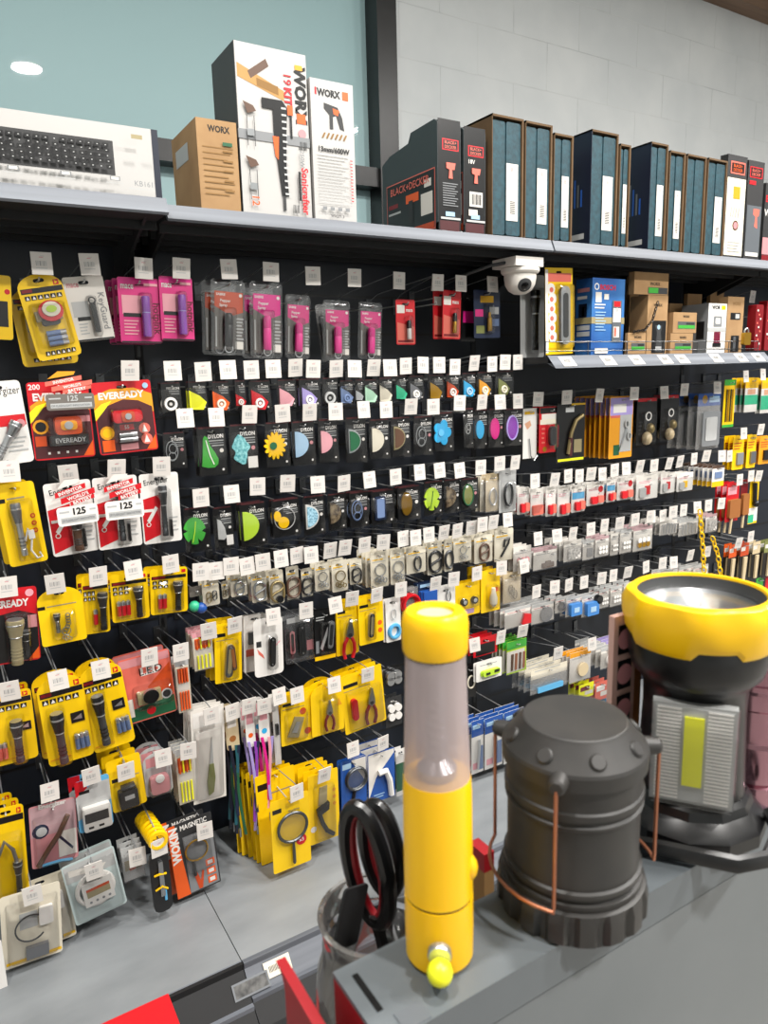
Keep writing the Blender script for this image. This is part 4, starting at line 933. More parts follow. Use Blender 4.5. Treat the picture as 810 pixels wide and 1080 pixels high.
def headlamp_kodak(box, lab, d):
    p = S('headlamp_pack', lab, box, d, 'headlamp pack', tag=(44,278) if d > .22 else None)
    kodak(p); p.dec(.3, .17, .96, .215, 'ink'); icons(p, .24, .29, 6, .1, .95); icons(p, .9, .95, 6, .2, .9); p.endcard()
    b = MB(); x, z = p.X(.5), p.Z(.48); w = p.w
    b.box(x-w*.3, x+w*.28, -.012, -.0014, z-w*.13, z+w*.1, 'khaki'); b.prism(rrect(x-w*.2, x+w*.2, z-w*.25, z-w*.05, .006), -.018, -.002, 'char'); ob = p.part('headlamp', b)
    b = MB(); b.disc(x+.004, z+.006, -.021, -.012, w*.24, 'red', 1.15); b.disc(x+.005, z+.009, -.0235, -.021, w*.17, 'silver', 1.2, kf='cream'); b.disc(x+.005, z+.009, -.0245, -.0235, w*.08, 'silver', 1.5, kf='lime'); p.part('lamp_face', b, parent=ob)
    b = MB(); cells(b, p.X(.55), p.Z(.76), 3, .0048, .036, -.007, 'bluegrey', False); p.part('battery_set', b); p.bubble(.12, .33, .92, .86, .026)
headlamp_kodak((9,302,66,301,85,384,23,386), 'yellow headlamp pack with red lamp hanging straight behind its slanting twin', .185)
headlamp_kodak((14,288,62,290,88,375,40,380), 'yellow headlamp pack with red lamp hanging tilted in front', .226)
p = S('alarm_pack', 'pale grey key alarm pack with slim black stick', (64,292,108,291,121,357,80,361), D0+.004, tag=(94,279))
p.card('paper', 'round', r=.004); p.txt('mace', .22, .13, .07, 'rose', bold=.03, maxw=.3); p.dec(.1, .38, .5, .62, 'lgrey'); p.dec(.18, .62, .5, .68, 'ink'); p.lines(.18, .72, .4, 4, .05, 'lgrey'); p.txt('KeyGuard', .84, .55, .13, 'grey', rot=-PI/2, bold=0, maxw=1.0); p.dec(.02, .97, .98, .995, 'ink'); p.endcard()
b = MB(); b.tube([(p.X(.6),-.008,p.Z(.42)),(p.X(.6),-.008,p.Z(.88))], .0058, 'ink', 10); b.ring(p.X(.6), p.Z(.38), -.008, .006, .0016, 'black', seg=12); p.part('alarm_stick', b); p.bubble(.47, .3, .72, .95, .016)
for i, (bx, tg, lab) in enumerate((((123,293,167,293,171,360,128,364), (152,283), 'hot pink spray pack beside the pale key alarm'), ((167,292,202,292,205,358,171,361), (192,283), 'hot pink spray pack beside the black pepper spray'))):
    p = S('spray_pack', lab, bx, D0+i*.006, 'pepper spray pack', tg)
    p.card('pink', 'round', r=.004); p.dec(.02, .02, .98, .1, 'hot'); p.dec(.08, .27, .6, .56, 'lpink'); p.dec(.1, .54, .52, .6, 'ink'); p.txt('mace', .22, .14, .07, 'white', maxw=.3); p.txt('hotpink', .88, .62, .15, 'maroon', rot=-PI/2, bold=.02, maxw=1.3); p.lines(.1, .65, .45, 5, .05, 'lpink'); p.dec(.62, .08, .95, .12, 'lpink'); p.dec(.02, .97, .98, .995, 'ink'); p.endcard()
    b = MB(); b.lathe([(.0075,0),(.0085,.002),(.0085,p.h*.34),(.0078,p.h*.36),(.0085,p.h*.37),(.0085,p.h*.6),(.007,p.h*.62)], 'purple', (p.X(.62),-.0105,p.Z(.9)), 14); b.lathe([(.0087,p.h*.36),(.0087,p.h*.375)], 'lilac', (p.X(.62),-.0105,p.Z(.9)), 14); p.part('spray_can', b); p.bubble(.48, .22, .78, .94, .021)
    if i == 0: p.stack(2, 'hot pink spray pack beside the pale key alarm', dx=-.006)
def pepper(box, lab, tg, d, canK, hdr, n=0, dx=0):
    p = S('spray_pack', lab, box, d, 'pepper spray pack', tg)
    b = p.b; b.prism(rrect(-p.w/2, p.w/2, -p.h, 0, .008), -.0012, 0, 'film', 'film', rrect(-.008, .008, -.0155, -.0085, .003, 2)); p.b = b
    p.dec(.1, .16, .94, .93, 'smoke'); p.pol([(.1, .16), (.94, .16), (.94, .42), (.6, .48), (.1, .36)], hdr); p.txt('SABRE', .28, .2, .035, 'white', bold=.03, maxw=.3); p.txt('Pepper', .42, .285, .05, 'white', maxw=.55); p.txt('Spray', .36, .345, .05, 'white', maxw=.45); p.lines(.72, .5, .95, 9, .045, 'lgrey', .5); p.dec(.7, .82, .94, .92, 'paper'); p.dec(.12, .5, .16, .9, 'lgrey'); p.dot(.86, .2, .05, 'white'); p.endcard()
    b = MB(); x = p.X(.46); z0 = p.Z(.9); L = p.h*.45
    b.lathe([(.0078,0),(.0092,.002),(.0092,L*.62),(.0085,L*.64),(.0092,L*.66),(.0092,L*.93),(.006,L)], canK, (x,-.013,z0), 14); ob = p.part('spray_can', b)
    b = MB(); b.ring(x, z0-.003, -.014, .009, .0013, 'silver', seg=14); p.part('key_ring', b, parent=ob)
    p.bubble(.22, .36, .7, .97, .024); p.bubble(.02, .015, .98, .985, .004, 'film'); p.stack(n, what=lab, step=.03, dx=dx)
pepper((222,295,258,295,258,373,223,375), 'pepper spray pack with black can and red print', (241,284), D0, 'ink', 'dorange', 1, -.012)
pepper((262,297,298,298,297,377,265,378), 'pepper spray pack with pink can, nearest the black can', (286,287), D0, 'hot', 'hot', 1, -.008)
pepper((300,311,328,311,326,378,301,378), 'pepper spray pack with pink can, second of four', (330,291), D0-.01, 'hot', 'pink', 0)
pepper((340,317,369,317,369,379,341,379), 'pepper spray pack with pink can and empty shell behind', (374,293), D0-.01, 'hot', 'pink', 0)
p = S('spray_pack', 'empty clear plastic shell behind the third pink pepper spray', (331,321,352,320,358,380,340,381), D0-.05, 'plastic shell', hk=False)
p.b.prism(rrect(-p.w/2, p.w/2, -p.h, 0, .006), -.0012, 0, 'bag'); p.dec(.1, .2, .9, .9, 'smokebag'); p.endcard(); p.bubble(.1, .2, .9, .95, .01)
pepper((378,318,403,320,402,379,377,379), 'pepper spray pack with pink can, beside the small red packs', (421,296), D0-.02, 'hot', 'pink', 0)
def redpack(box, lab, tg, d, n=0, prod='pen'):
    p = S('pen_pack', lab, box, d, 'pack', tg)
    p.card('red', 'round', r=.004); p.dec(.05, .12, .45, .3, 'paper'); p.txt('mace', .7, .24, .06, 'white', maxw=.35); p.pol([(.05, .5), (.95, .6), (.95, .97), (.05, .97)], 'salmon'); p.dec(.08, .9, .9, .95, 'dred'); p.endcard()
    b = MB(); L = p.h*.42; b.lathe([(.005,0),(.006,.002),(.006,L*.55),(.0055,L*.57)], 'white' if prod == 'pen' else 'gold', (p.X(.6),-.008,p.Z(.88)), 10); b.lathe([(.0062,L*.57),(.0062,L*.9),(.004,L)], 'ink', (p.X(.6),-.008,p.Z(.88)), 10); p.part('marker_pen' if prod == 'pen' else 'spray_can', b); p.bubble(.42, .35, .82, .93, .016); p.stack(n, lab, step=.024, dx=-.014)
redpack((417,316,437,316,438,364,418,363), 'single small red pack with white and black stick', (462,298), D0-.03)
redpack((467,306,486,307,485,358,466,357), 'red pack with gold can hanging in front of its twin', (486,299), D0-.02, 1, 'can')
p = S('spray_pack', 'navy pack with gold can below the dome camera', (499,306,527,306,527,356,500,357), D0-.02, 'pack', (519,300))
p.card('dblue', 'round', r=.004); p.txt('TEXT', .5, .2, .12, 'gold', bold=.04, maxw=.55) if False else p.dec(.25, .12, .75, .26, 'gold'); p.dec(.05, .4, .35, .55, 'pink'); p.dec(.6, .35, .95, .5, 'lgrey'); p.dec(.6, .6, .95, .75, 'bluegrey'); p.dec(.08, .74, .4, .9, 'olive'); p.endcard()
b = MB(); b.lathe([(.006,0),(.007,.002),(.007,.035),(.004,.037),(.004,.05)], 'gold', (p.X(.52),-.010,p.Z(.86)), 12); p.part('spray_can', b); p.bubble(.38, .3, .68, .93, .018)
p = S('spray_pack', 'black and pink pack peeping behind the navy pack', (487,311,502,311,501,360,486,360), D0-.06, 'pack', hk=False)
p.card('ink', 'round', r=.004); p.dec(.1, .35, .9, .6, 'hot'); p.endcard()
hook(D0-.03, 'empty peg before the single small red pack', (462,298))
p = S('torch_pack', 'grey clear pack with long black torch beside the yellow tool pack', (548,290,574,290,573,377,549,377), .2, 'torch pack')
p.card('lgrey', 'round', r=.005); p.endcard()
b = MB(); torch(b, p.X(.5), p.Z(.55), p.h*.72, .014, -.014, 'black:satin', 'black:satin'); p.part('torch_barrel', b); p.bubble(.2, .15, .82, .96, .028)

# ================================================================== packs on the caged shelf
p = S('multitool_pack', 'tall yellow illustrated pack with chrome tool on the caged shelf', (574,283,604,282,603,373,576,374), .286, 'tool pack', hk=False)
p.root.location.z += max(0, ZM+.002-(p.root.location.z-p.h)) if p.root.location.z-p.h < ZM else 0
p.card('yellow', 'rect', hole=True); p.dec(.02, .06, .95, .16, 'salmon'); p.dec(.0, .02, .1, .98, 'white')
for k in range(6): p.dot(.2+.05*(k % 2), .24+k*.11, .15, 'white'); p.dot(.22, .25+k*.11, .07, 'salmon')
p.endcard(); b = MB(); knife(b, p.X(.62), p.Z(.55), p.h*.68, -.01, 'silver'); p.part('chrome_tool', b); p.bubble(.38, .18, .95, .94, .02)
for i, (bx) in enumerate(((786,322,797,370), (797,318,809,370), (808,320,822,370))):
    p = S('tool_bag', 'red bagged tool kit, '+ORD[i]+' beyond the tall kraft box', bx, .27-.01*i, 'bagged kit', hk=False)
    p.b.prism(rrect(-p.w/2, p.w/2, -p.h, 0, .006), -.03, 0, 'dred'); p.b.v = [v for v in p.b.v]; p.n = 300
    p.endcard('bag_body'); b = MB()
    for k in range(9): b.box(p.X(.15+.2*(k % 3)), p.X(.3+.2*(k % 3)), -.0315, -.03, p.Z(.15+.09*k), p.Z(.11+.09*k), 'salmon' if k % 2 else 'paper')
    p.part('bag_print', b)
hook(.2, 'red bagged tool kits', (794,313))
t = thing('padlock', 'small brass padlock on the wire fence before the red kits', 'padlock', P(787, 354, -.325))
b = MB(); b.prism(rrect(-.018, .018, -.03, .01, .005), -.006, .006, 'gold'); b.build('lock_body', t); b = MB(); b.tube([(.011*math.cos(a_), 0, .01+.014*math.sin(a_)) for a_ in [PI*i/8 for i in range(9)]], .003, 'steel'); b.build('lock_shackle', t)
def chain(label, pts, k, r, wr, cat='chain', name='security_chain', group=None):
    t = thing(name, label, cat, pts[0], group); o = Vector(pts[0]); b = MB()
    L = [Vector(p)-o for p in pts]
    # evenly spaced links along the polyline
    tot = sum((L[i+1]-L[i]).length for i in range(len(L)-1)); n = max(3, int(tot/(r*2.3)))
    for j in range(n):
        s_ = tot*(j+.5)/n; i = 0
        while s_ > (L[i+1]-L[i]).length and i < len(L)-2: s_ -= (L[i+1]-L[i]).length; i += 1
        dv = (L[i+1]-L[i]).normalized(); c_ = L[i]+dv*s_; sd = dv.cross(Vector((0,1,0))).normalized()
        n2 = sd if j % 2 else (sd*.35+dv.cross(sd)*.94)
        b.tube([c_+dv*(r*1.5*math.cos(2*PI*q/10))+n2*(r*.75*math.sin(2*PI*q/10)) for q in range(10)], wr, k, 5, True)
    b.build('chain_link', t)
    return t
chain('black ball chain draped over the tall windowed kraft box', [P(694,318,-.300),P(688,338,-.300),P(680,348,-.300),P(668,350,-.302)], 'black', .004, .0016)

# ================================================================== wide packs: headlamp row
p = S('torch_pack', 'white pack with red band cut by frame edge beside the black headlamp pack', (-32,402,21,403,36,487,-12,492), D0, 'torch pack', what='white pack with red band at the frame edge')
p.card('white', 'round', r=.008); p.txt('Energizer', .62, .13, .12, 'ink', bold=0, maxw=.7); p.dec(.0, .41, .98, .54, 'red'); p.dot(.86, .52, .1, 'rose'); p.lines(.5, .68, .92, 4, .05, 'lgrey'); p.endcard()
b = MB(); torch(b, p.X(.5), p.Z(.7), p.h*.5, .012, -.014, 'silver', 'steel', tilt=.6); p.part('torch_barrel', b)
def sticker(p, u0, u1, v0, v1, red='red', num=True, dark=False):
    """the clear anniversary tag hung over the pack"""
    b = MB(); X0, X1 = p.X(u0), p.X(u1); Zt, Zb = p.Z(v0), p.Z(v1); w = X1-X0; h = Zt-Zb; y = -p.thick-.004
    bl = [((.05, .0), (.62, .0), .12), ]
    rib = [((.02, .22), (.78, .06), .12), ((.14, .36), (.99, .19), .13), ((.36, .46), (.96, .34), .09)]
    for j, ((a0, b0), (a1, b1), th) in enumerate(rib):
        b.prism([(X0+a0*w, Zt-b0*h-th*h), (X0+a1*w, Zt-b1*h-th*h), (X0+a1*w, Zt-b1*h), (X0+a0*w, Zt-b0*h)], y-.0006-j*.0004, y-j*.0004, red)
        b.text(('INVENTOR', 'WORLD\'S', 'BATTERY')[j], X0+(a0+a1)/2*w, Zt-((b0+b1)/2+th/2)*h, h*.085, 'white', y-.0012-j*.0004, rot=math.atan2((b0-b1)*h, (a1-a0)*w), bold=.03, maxw=(a1-a0)*w*.8)
    k = 'smoke' if dark else 'white'
    b.prism(rrect(X0, X1, Zb, Zt-h*.56, h*.07), y-.0006, y, k); b.text('125', X0+w*.55, Zt-h*.685, h*.16, 'lgrey' if dark else 'ink', y-.0012, bold=.03)
    b.quad(X0+w*.08, X0+w*.94, Zb+h*.06, Zb+h*.19, y-.0009, 'lgrey'); b.text('OF FLASHLIGHT INNOVATION', X0+w*.5, Zb+h*.125, h*.06, 'grey', y-.0014, maxw=w*.8)
    b.quad(X0+w*.06, X0+w*.3, Zt-h*.7, Zt-h*.66, y-.0009, 'lgrey'); b.quad(X0+w*.8, X0+w*.95, Zt-h*.7, Zt-h*.66, y-.0009, 'lgrey')
    b.prism([(X0+w*.08, Zt-h*.14), (X0+w*.62, Zt-h*.04), (X0+w*.66, Zt+h*.05), (X0+w*.3, Zt+h*.06)], y-.0003, y, 'amber' if dark else 'paper')
    p.part('anniversary_tag', b)
def ever(p, kind):
    p.card('red' if kind else 'red', 'round', r=.006)
    p.pol([(.02, .3), (.3, .16), (.98, .16), (.98, .42), (.02, .5)] if not kind else [(0.0, .18), (.3, .1), (.7, .1), (1.0, .2), (1.0, .45), (0, .45)], 'amber')
    p.pol([(.02, .52), (.2, .33), (.5, .25), (.75, .28), (.98, .38), (.98, .98), (.02, .98)], 'wine' if not kind else 'wine'); p.pol([(.0, .38), (.12, .3), (.3, .26), (.12, .42), (.0, .52)], 'lemon')
    p.pol([(.8, .98), (.98, .98), (.98, .78)], 'orange'); p.txt('EVEREADY', .48, .19, .1, 'white', bold=.04, maxw=.8)
p = S('headlamp_pack', 'black and red headlamp pack half covered by a clear anniversary tag', (27,403,92,402,101,481,37,486), D0, 'headlamp pack')
ever(p, 0); p.dec(.02, .02, .98, .12, 'red'); p.txt('200', .12, .06, .07, 'white'); p.dot(.15, .57, .13, 'amber'); p.dot(.15, .57, .09, 'ink'); p.dec(.04, .69, .22, .82, 'dorange'); p.dec(.76, .45, .97, .53, 'rose')
for k in range(4): p.dec(.22+k*.15, .9, .26+k*.15, .93, 'white')
p.endcard()
b = MB(); b.prism(rrect(p.X(.36), p.X(.8), p.Z(.68), p.Z(.45), .008), -.022, -.002, 'dorange'); b.prism(rrect(p.X(.45), p.X(.72), p.Z(.62), p.Z(.5), .006), -.024, -.022, 'amber'); b.disc(p.X(.58), p.Z(.56), -.026, -.024, .008, 'silver'); ob = p.part('headlamp', b)
b = MB(); b.box(p.X(.25), p.X(.9), -.016, -.002, p.Z(.82), p.Z(.69), 'char'); b.text('EVEREADY', p.X(.6), p.Z(.755), p.h*.06, 'lgrey', -.0166, maxw=p.w*.5); p.part('head_band', b, parent=ob); p.bubble(.24, .42, .92, .84, .028)
sticker(p, .25, 1.03, -.1, .36, 'salmon', dark=True)
p = S('headlamp_pack', 'red and yellow headlamp pack beside the key covers', (96,403,157,401,168,475,105,479), D0+.006, 'headlamp pack', (138,391))
ever(p, 1); p.dot(.16, .7, .12, 'amber'); p.dot(.16, .7, .08, 'maize'); p.dec(.06, .8, .26, .96, 'orange'); p.dec(.38, .6, .62, .68, 'red'); p.txt('55', .5, .64, .05, 'white'); p.dec(.36, .87, .66, .96, 'rose'); p.dot(.8, .68, .1, 'salmon'); p.dot(.82, .83, .1, 'salmon'); p.pol([(.75, .73), (.85, .73), (.8, .62)], 'white'); p.pol([(.77, .88), (.87, .88), (.82, .77)], 'white'); p.dot(.9, .08, .05, 'pale'); p.endcard()
b = MB(); b.prism(rrect(p.X(.26), p.X(.76), p.Z(.57), p.Z(.4), .008), -.02, -.002, 'red'); b.prism(rrect(p.X(.4), p.X(.62), p.Z(.56), p.Z(.41), .006), -.024, -.02, 'dorange'); b.disc(p.X(.51), p.Z(.485), -.026, -.024, .0065, 'silver'); p.part('headlamp', b)
b = MB(); cells(b, p.X(.5), p.Z(.78), 2, .005, .036, -.007, 'steel', False); p.part('battery_set', b); p.bubble(.22, .36, .78, .86, .028)

# ================================================================== white torch packs with anniversary tags
p = S('torch_pack', 'flat yellow torch pack with silver tube and white wrist cord', (-3,511,31,508,55,591,7,598), D0, 'torch pack', (10,497))
p.card('yellowcard', 'round', r=.007); p.dec(.0, .17, .2, .22, 'ink'); p.lines(.25, .17, .7, 1, .05, 'khaki')
for k in range(3): p.dot(.82, .42+k*.09, .07, 'red'); p.dot(.82, .42+k*.09, .04, 'amber')
p.endcard(); b = MB(); torch(b, p.X(.42), p.Z(.55), p.h*.64, .0095, -.012, 'silver', 'tin'); ob = p.part('torch_barrel', b)
b = MB(); b.tube([(p.X(.5),-.012,p.Z(.7)),(p.X(.62),-.016,p.Z(.55)),(p.X(.7),-.014,p.Z(.62)),(p.X(.6),-.014,p.Z(.82)),(p.X(.72),-.014,p.Z(.93)),(p.X(.85),-.014,p.Z(.92)),(p.X(.8),-.014,p.Z(.86))], .0022, 'white', 6); b.box(p.X(.6), p.X(.76), -.018, -.01, p.Z(.68), p.Z(.58), 'white'); p.part('wrist_cord', b, parent=ob); p.bubble(.22, .2, .88, .95, .022, 'clear'); p.stack(1, 'flat yellow torch pack with silver tube', step=.03, dx=-.012)
def energ(box, lab, tg, d, tagged, full):
    p = S('torch_pack', lab, box, d, 'torch pack', tg)
    p.card('white', 'round', r=.006); p.pol([(.02, .36), (.5, .3), (.45, .88), (.04, .96)], 'red'); p.dec(.06, .5, .3, .54, 'white'); p.dot(.16, .72, .06, 'white'); p.dot(.16, .72, .04, 'red'); p.txt('Energizer', .42, .12, .1, 'ink', rot=.1, bold=0, maxw=.62); p.lines(.68, .64, .92, 4, .06, 'lgrey', .3); p.pol([(.12, .66), (.36, .46), (.42, .5), (.18, .7)], 'white'); p.endcard()
    b = MB()
    if full: torch(b, p.X(.54), p.Z(.53), p.h*.72, .0095, -.012, 'dsteel', 'dsteel')
    else: torch(b, p.X(.55), p.Z(.7), p.h*.48, .0135, -.016, 'brown', 'dsteel')
    ob = p.part('torch_barrel', b); b = MB(); b.box(p.X(.66), p.X(.72), -.02, -.008, p.Z(.9), p.Z(.66), 'ink'); p.part('pocket_clip', b, parent=ob)
    p.bubble(.38, .2 if full else .42, .74, .95, .028)
    if tagged: sticker(p, .16, 1.02, -.02, .56)
    return p
energ((44,510,95,506,105,580,57,587), 'white pack with bronze torch behind an anniversary tag', (72,501), D0, 1, 0)
energ((96,504,144,501,150,575,105,580), 'white pack with slim torch behind an anniversary tag', (124,495), D0+.006, 1, 1)
energ((146,502,187,496,192,569,152,575), 'white pack with slim torch, no anniversary tag', (171,492), D0+.002, 0, 1)

# ================================================================== lower torch rows
p = S('torch_pack', 'red and black torch pack at frame edge with bronze torch', (-14,622,38,619,43,695,-8,702), D0, 'torch pack', (8,619))
p.card('red', 'round', r=.006); p.txt('EVEREADY', .4, .2, .1, 'white', bold=.04, maxw=.85); p.pol([(.02, .5), (.2, .34), (.6, .3), (.98, .38), (.98, .98), (.02, .98)], 'ink'); p.dot(.85, .08, .09, 'lpink'); p.dec(.78, .38, .97, .55, 'rose'); p.pol([(.75, .98), (.98, .98), (.98, .82)], 'orange'); p.endcard()
b = MB(); torch(b, p.X(.5), p.Z(.68), p.h*.6, .017, -.02, 'khaki', 'khaki'); p.part('torch_barrel', b); b = MB(); torch(b, p.X(.72), p.Z(.74), p.h*.36, .009, -.012, 'char', 'char'); p.part('small_torch', b); p.bubble(.28, .32, .84, .97, .036)
p = S('laser_pack', 'yellow arched pack with silver laser and keychain', (38,621,84,618,93,672,44,684), D0+.008, 'laser pack', (58,616))
p.card('yellowcard', 'arch'); p.dec(.0, .29, .16, .35, 'ink'); p.lines(.2, .3, .85, 1, .05, 'khaki'); p.endcard()
b = MB(); torch(b, p.X(.38), p.Z(.6), p.h*.34, .007, -.009, 'steel', 'dsteel'); b.text('Foxell', p.X(.38), p.Z(.6), .001, 'dsteel', -.017) if False else None; p.part('laser_barrel', b)
b = MB()
for k in range(7): b.ring(p.X(.62)-.003*(k > 3)*(k-3), p.Z(.5+.05*k), -.007, .0042, .0011, 'steel', seg=10)
keyring(b, p.X(.55), p.Z(.82), .03, -.008, 'silver'); p.part('key_chain', b); p.bubble(.25, .4, .8, .92, .016)
def smalltorch(box, lab, tg, d, tv, batt, nb, n=0):
    p = S('torch_pack', lab, box, d, 'torch pack', tg)
    p.card('yellowcard', 'round', r=.006); p.dec(.04, .16, .96, .23, 'ink'); p.dec(.06, .17, .4, .22, 'dred'); p.dec(.84, .05, .95, .12, 'red'); icons(p, .26, .34, 3, .06, .5); icons(p, .36, .42, 3, .06, .5); p.endcard()
    b = MB(); torch(b, p.X(tv), p.Z(.6), p.h*.64, .0105, -.013, 'ink', 'char'); p.part('torch_barrel', b)
    b = MB(); cells(b, p.X(batt), p.Z(.7), nb, .0047, .032, -.007, 'red'); p.part('battery_set', b); p.bubble(min(batt,tv)-.2, .22, max(batt,tv)+.18, .95, .024); p.stack(n, lab, step=.03, dx=-.006)
smalltorch((86,609,113,605,117,664,88,671), 'narrow yellow pack with slim black torch', (104,608), D0, .72, .45, 1, 1)
smalltorch((115,607,155,602,158,652,119,656), 'yellow pack with black torch and three red batteries', (140,601), D0+.006, .7, .3, 3, 1)
smalltorch((158,601,197,597,198,647,159,646), 'yellow pack with black torch beside the carabiner cards', (180,595), D0+.002, .7, .3, 2, 1)
def bigtorch(box, lab, tg, d, tv, arch, lift=0, n=0, cellk='bluegrey', left=False):
    p = S('torch_pack', lab, box, d, 'torch pack', tg)
    kodak(p, arch=arch); icons(p, .235 if arch else .19, .29 if arch else .25, 5); p.dec(.62, .45, .92, .57, 'ink'); p.pol([(.66, .53), (.86, .48), (.86, .54)], 'silver'); p.dec(.04, .92, .5, .935, 'amber'); p.endcard()
    b = MB(); torch(b, p.X(tv), p.Z(.66-lift), p.h*.58, p.w*.15, -.018, 'dgrey', 'ink'); p.part('torch_barrel', b)
    b = MB(); cells(b, p.X(.78 if not left else .16), p.Z(.78-lift*.5), 3, .0047, .034, -.007, cellk); p.part('battery_set', b); p.bubble(tv-.2, .33-lift, tv+.2, .97-lift, .034, 'film'); p.bubble(.62 if not left else .02, .68-lift*.5, .95 if not left else .3, .88-lift*.5, .014); p.stack(n, lab, step=.04, dx=-.004)
bigtorch((-16,733,32,727,41,799,-6,808), 'yellow torch pack with red batteries at the frame edge', (10,729), D0, .58, False, 0, 1, 'salmon', True)
bigtorch((36,716,85,710,100,796,52,808), 'yellow arched torch pack with blue batteries, first of the pair', (61,717), D0+.012, .32, True, 0, 1)
bigtorch((80,704,126,697,143,784,100,791), 'yellow arched torch pack with blue batteries, beside the LED pack', (106,706), D0+.004, .3, True, .06, 1)
p = S('headlamp_pack', 'pink and red LED headlamp pack with big white letters', (119,693,181,688,184,754,137,760), D0-.008, 'headlamp pack', (158,693))
p.card('salmon', 'round', r=.006); p.pol([(.5, .5), (.98, .2), (.98, .7), (.6, .75)], 'dorange'); p.dec(.02, .02, .98, .14, 'rose'); p.txt('LED', .6, .25, .13, 'white', bold=.05, maxw=.7); p.txt('L.E.D', .6, .25, .11, 'ink', bold=.0, maxw=.66); p.pol([(.02, .8), (.98, .72), (.98, .98), (.02, .98)], 'dgreen'); p.dot(.5, .87, .09, 'red'); p.dec(.06, .62, .18, .9, 'paper'); p.dot(.84, .68, .11, 'lgrey'); p.dot(.84, .68, .08, 'dsteel'); p.endcard()
b = MB(); b.box(p.X(.26), p.X(.72), -.014, -.002, p.Z(.72), p.Z(.54), 'khaki'); b.disc(p.X(.5), p.Z(.6), -.024, -.014, .016, 'silver', 1.1, kf='ink'); p.part('headlamp', b); p.bubble(.2, .45, .95, .8, .028); p.stack(1, 'pink and red LED headlamp pack', step=.034, dx=-.004)
def sticks(box, lab, tg, d, hdr, k1, k2, n=2, name='glow_stick_pack'):
    p = S(name, lab, box, d, 'pack', tg)
    p.card('cream', 'rect', hole=True); p.dec(0, 0, 1, .12, hdr); p.dec(.1, .45, .9, .58, 'paper'); p.dec(.1, .16, .9, .42, k2); p.endcard()
    b = MB()
    for k in range(4): b.tube([(p.X(.2+.2*k),-.004,p.Z(.17)),(p.X(.2+.2*k),-.004,p.Z(.43))], .0022, k1 if k % 2 else k2, 6); b.tube([(p.X(.2+.2*k),-.004,p.Z(.6)),(p.X(.2+.2*k),-.004,p.Z(.95))], .0022, k1, 6)
    p.part('lighter_set', b); p.sleeve('film', .006); p.stack(n, lab, step=.016)
sticks((184,694,203,752), 'narrow clear pack of orange lighters beside the LED pack', (191,688), D0, 'lgrey', 'orange', 'dorange', 2)

p = S('torch_pack', 'yellow lamp pack low at frame edge with curved grey tube', (-14,853,24,850,31,942,-6,948), D0+.004, 'lamp pack')
kodak(p, arch=False); p.endcard(); b = MB(); b.tube([(p.X(.2),-.01,p.Z(.5)),(p.X(.4),-.012,p.Z(.34)),(p.X(.62),-.012,p.Z(.45)),(p.X(.7),-.012,p.Z(.6))], .004, 'tin', 8); torch(b, p.X(.72), p.Z(.77), p.h*.36, .009, -.012, 'dsteel', 'dsteel'); p.part('curved_lamp', b); p.bubble(.1, .28, .92, .95, .024); p.stack(2, 'yellow lamp pack low at frame edge', step=.032, dx=-.008)
p = S('lamp_pack', 'pale pink bendable lamp pack with white letters', (30,847,79,845,82,909,35,911), D0+.003, 'lamp pack', (53,835))
p.card('rose', 'round', r=.005); p.dec(.02, .02, .98, .5, 'strip'); p.txt('Energizer', .5, .04, .1, 'white', bold=.05, maxw=.8); p.dot(.22, .42, .18, 'dblue'); p.dot(.24, .43, .12, 'lgrey'); p.dec(.58, .5, .98, .92, 'paper'); p.pol([(.62, .55), (.9, .8), (.88, .84), (.6, .6)], 'dblue'); p.endcard()
b = MB(); b.tube([(p.X(.12),-.012,p.Z(.93)),(p.X(.35),-.013,p.Z(.7)),(p.X(.6),-.013,p.Z(.48)),(p.X(.8),-.012,p.Z(.22))], .0058, 'brown', 8); b.tube([(p.X(.2),-.012,p.Z(.93)),(p.X(.6),-.012,p.Z(.93)),(p.X(.85),-.012,p.Z(.96))], .003, 'sky', 6); p.part('bendable_arm', b); p.bubble(.06, .18, .94, .97, .022)
p = S('clock_pack', 'clear pack with white digital clock and red top edge', (78,823,114,818,120,871,84,876), D0+.01, 'clock pack', (96,819))
p.card('sky', 'round', r=.006); p.dec(.0, .0, .35, .3, 'red'); p.pol([(.0, .3), (.5, .1), (1, .1), (1, .5), (0, .75)], 'lgrey'); p.dec(.1, .2, .4, .26, 'ink'); p.endcard()
b = MB(); b.prism(rrect(p.X(.12), p.X(.94), p.Z(.95), p.Z(.5), .005), -.016, -.002, 'white'); b.box(p.X(.17), p.X(.86), -.0165, -.016, p.Z(.78), p.Z(.6), 'char'); b.box(p.X(.25), p.X(.4), -.0165, -.016, p.Z(.9), p.Z(.86), 'ink'); b.box(p.X(.55), p.X(.7), -.0165, -.016, p.Z(.9), p.Z(.86), 'ink'); p.part('digital_clock', b); p.bubble(.06, .42, .98, .98, .02); p.stack(1, 'clear pack with white digital clock', step=.03, dx=-.01)
p = S('lamp_pack', 'yellow pack with small black clip lamp below the arched torches', (110,800,147,797,155,847,120,856), D0+.004, 'lamp pack', (133,814))
p.card('yellowcard', 'round', r=.006); p.dec(.1, .36, .32, .43, 'ink'); p.lines(.4, .38, .9, 1, .05, 'khaki'); p.endcard()
b = MB(); b.prism(rrect(p.X(.2), p.X(.75), p.Z(.92), p.Z(.58), .004), -.018, -.002, 'ink'); b.box(p.X(.3), p.X(.7), -.019, -.006, p.Z(.55), p.Z(.49), 'char'); b.box(p.X(.36), p.X(.64), -.0185, -.018, p.Z(.76), p.Z(.68), 'lgrey'); p.part('clip_lamp', b); p.bubble(.12, .44, .84, .96, .024); p.stack(2, 'yellow pack with small black clip lamp', step=.03, dx=-.004)
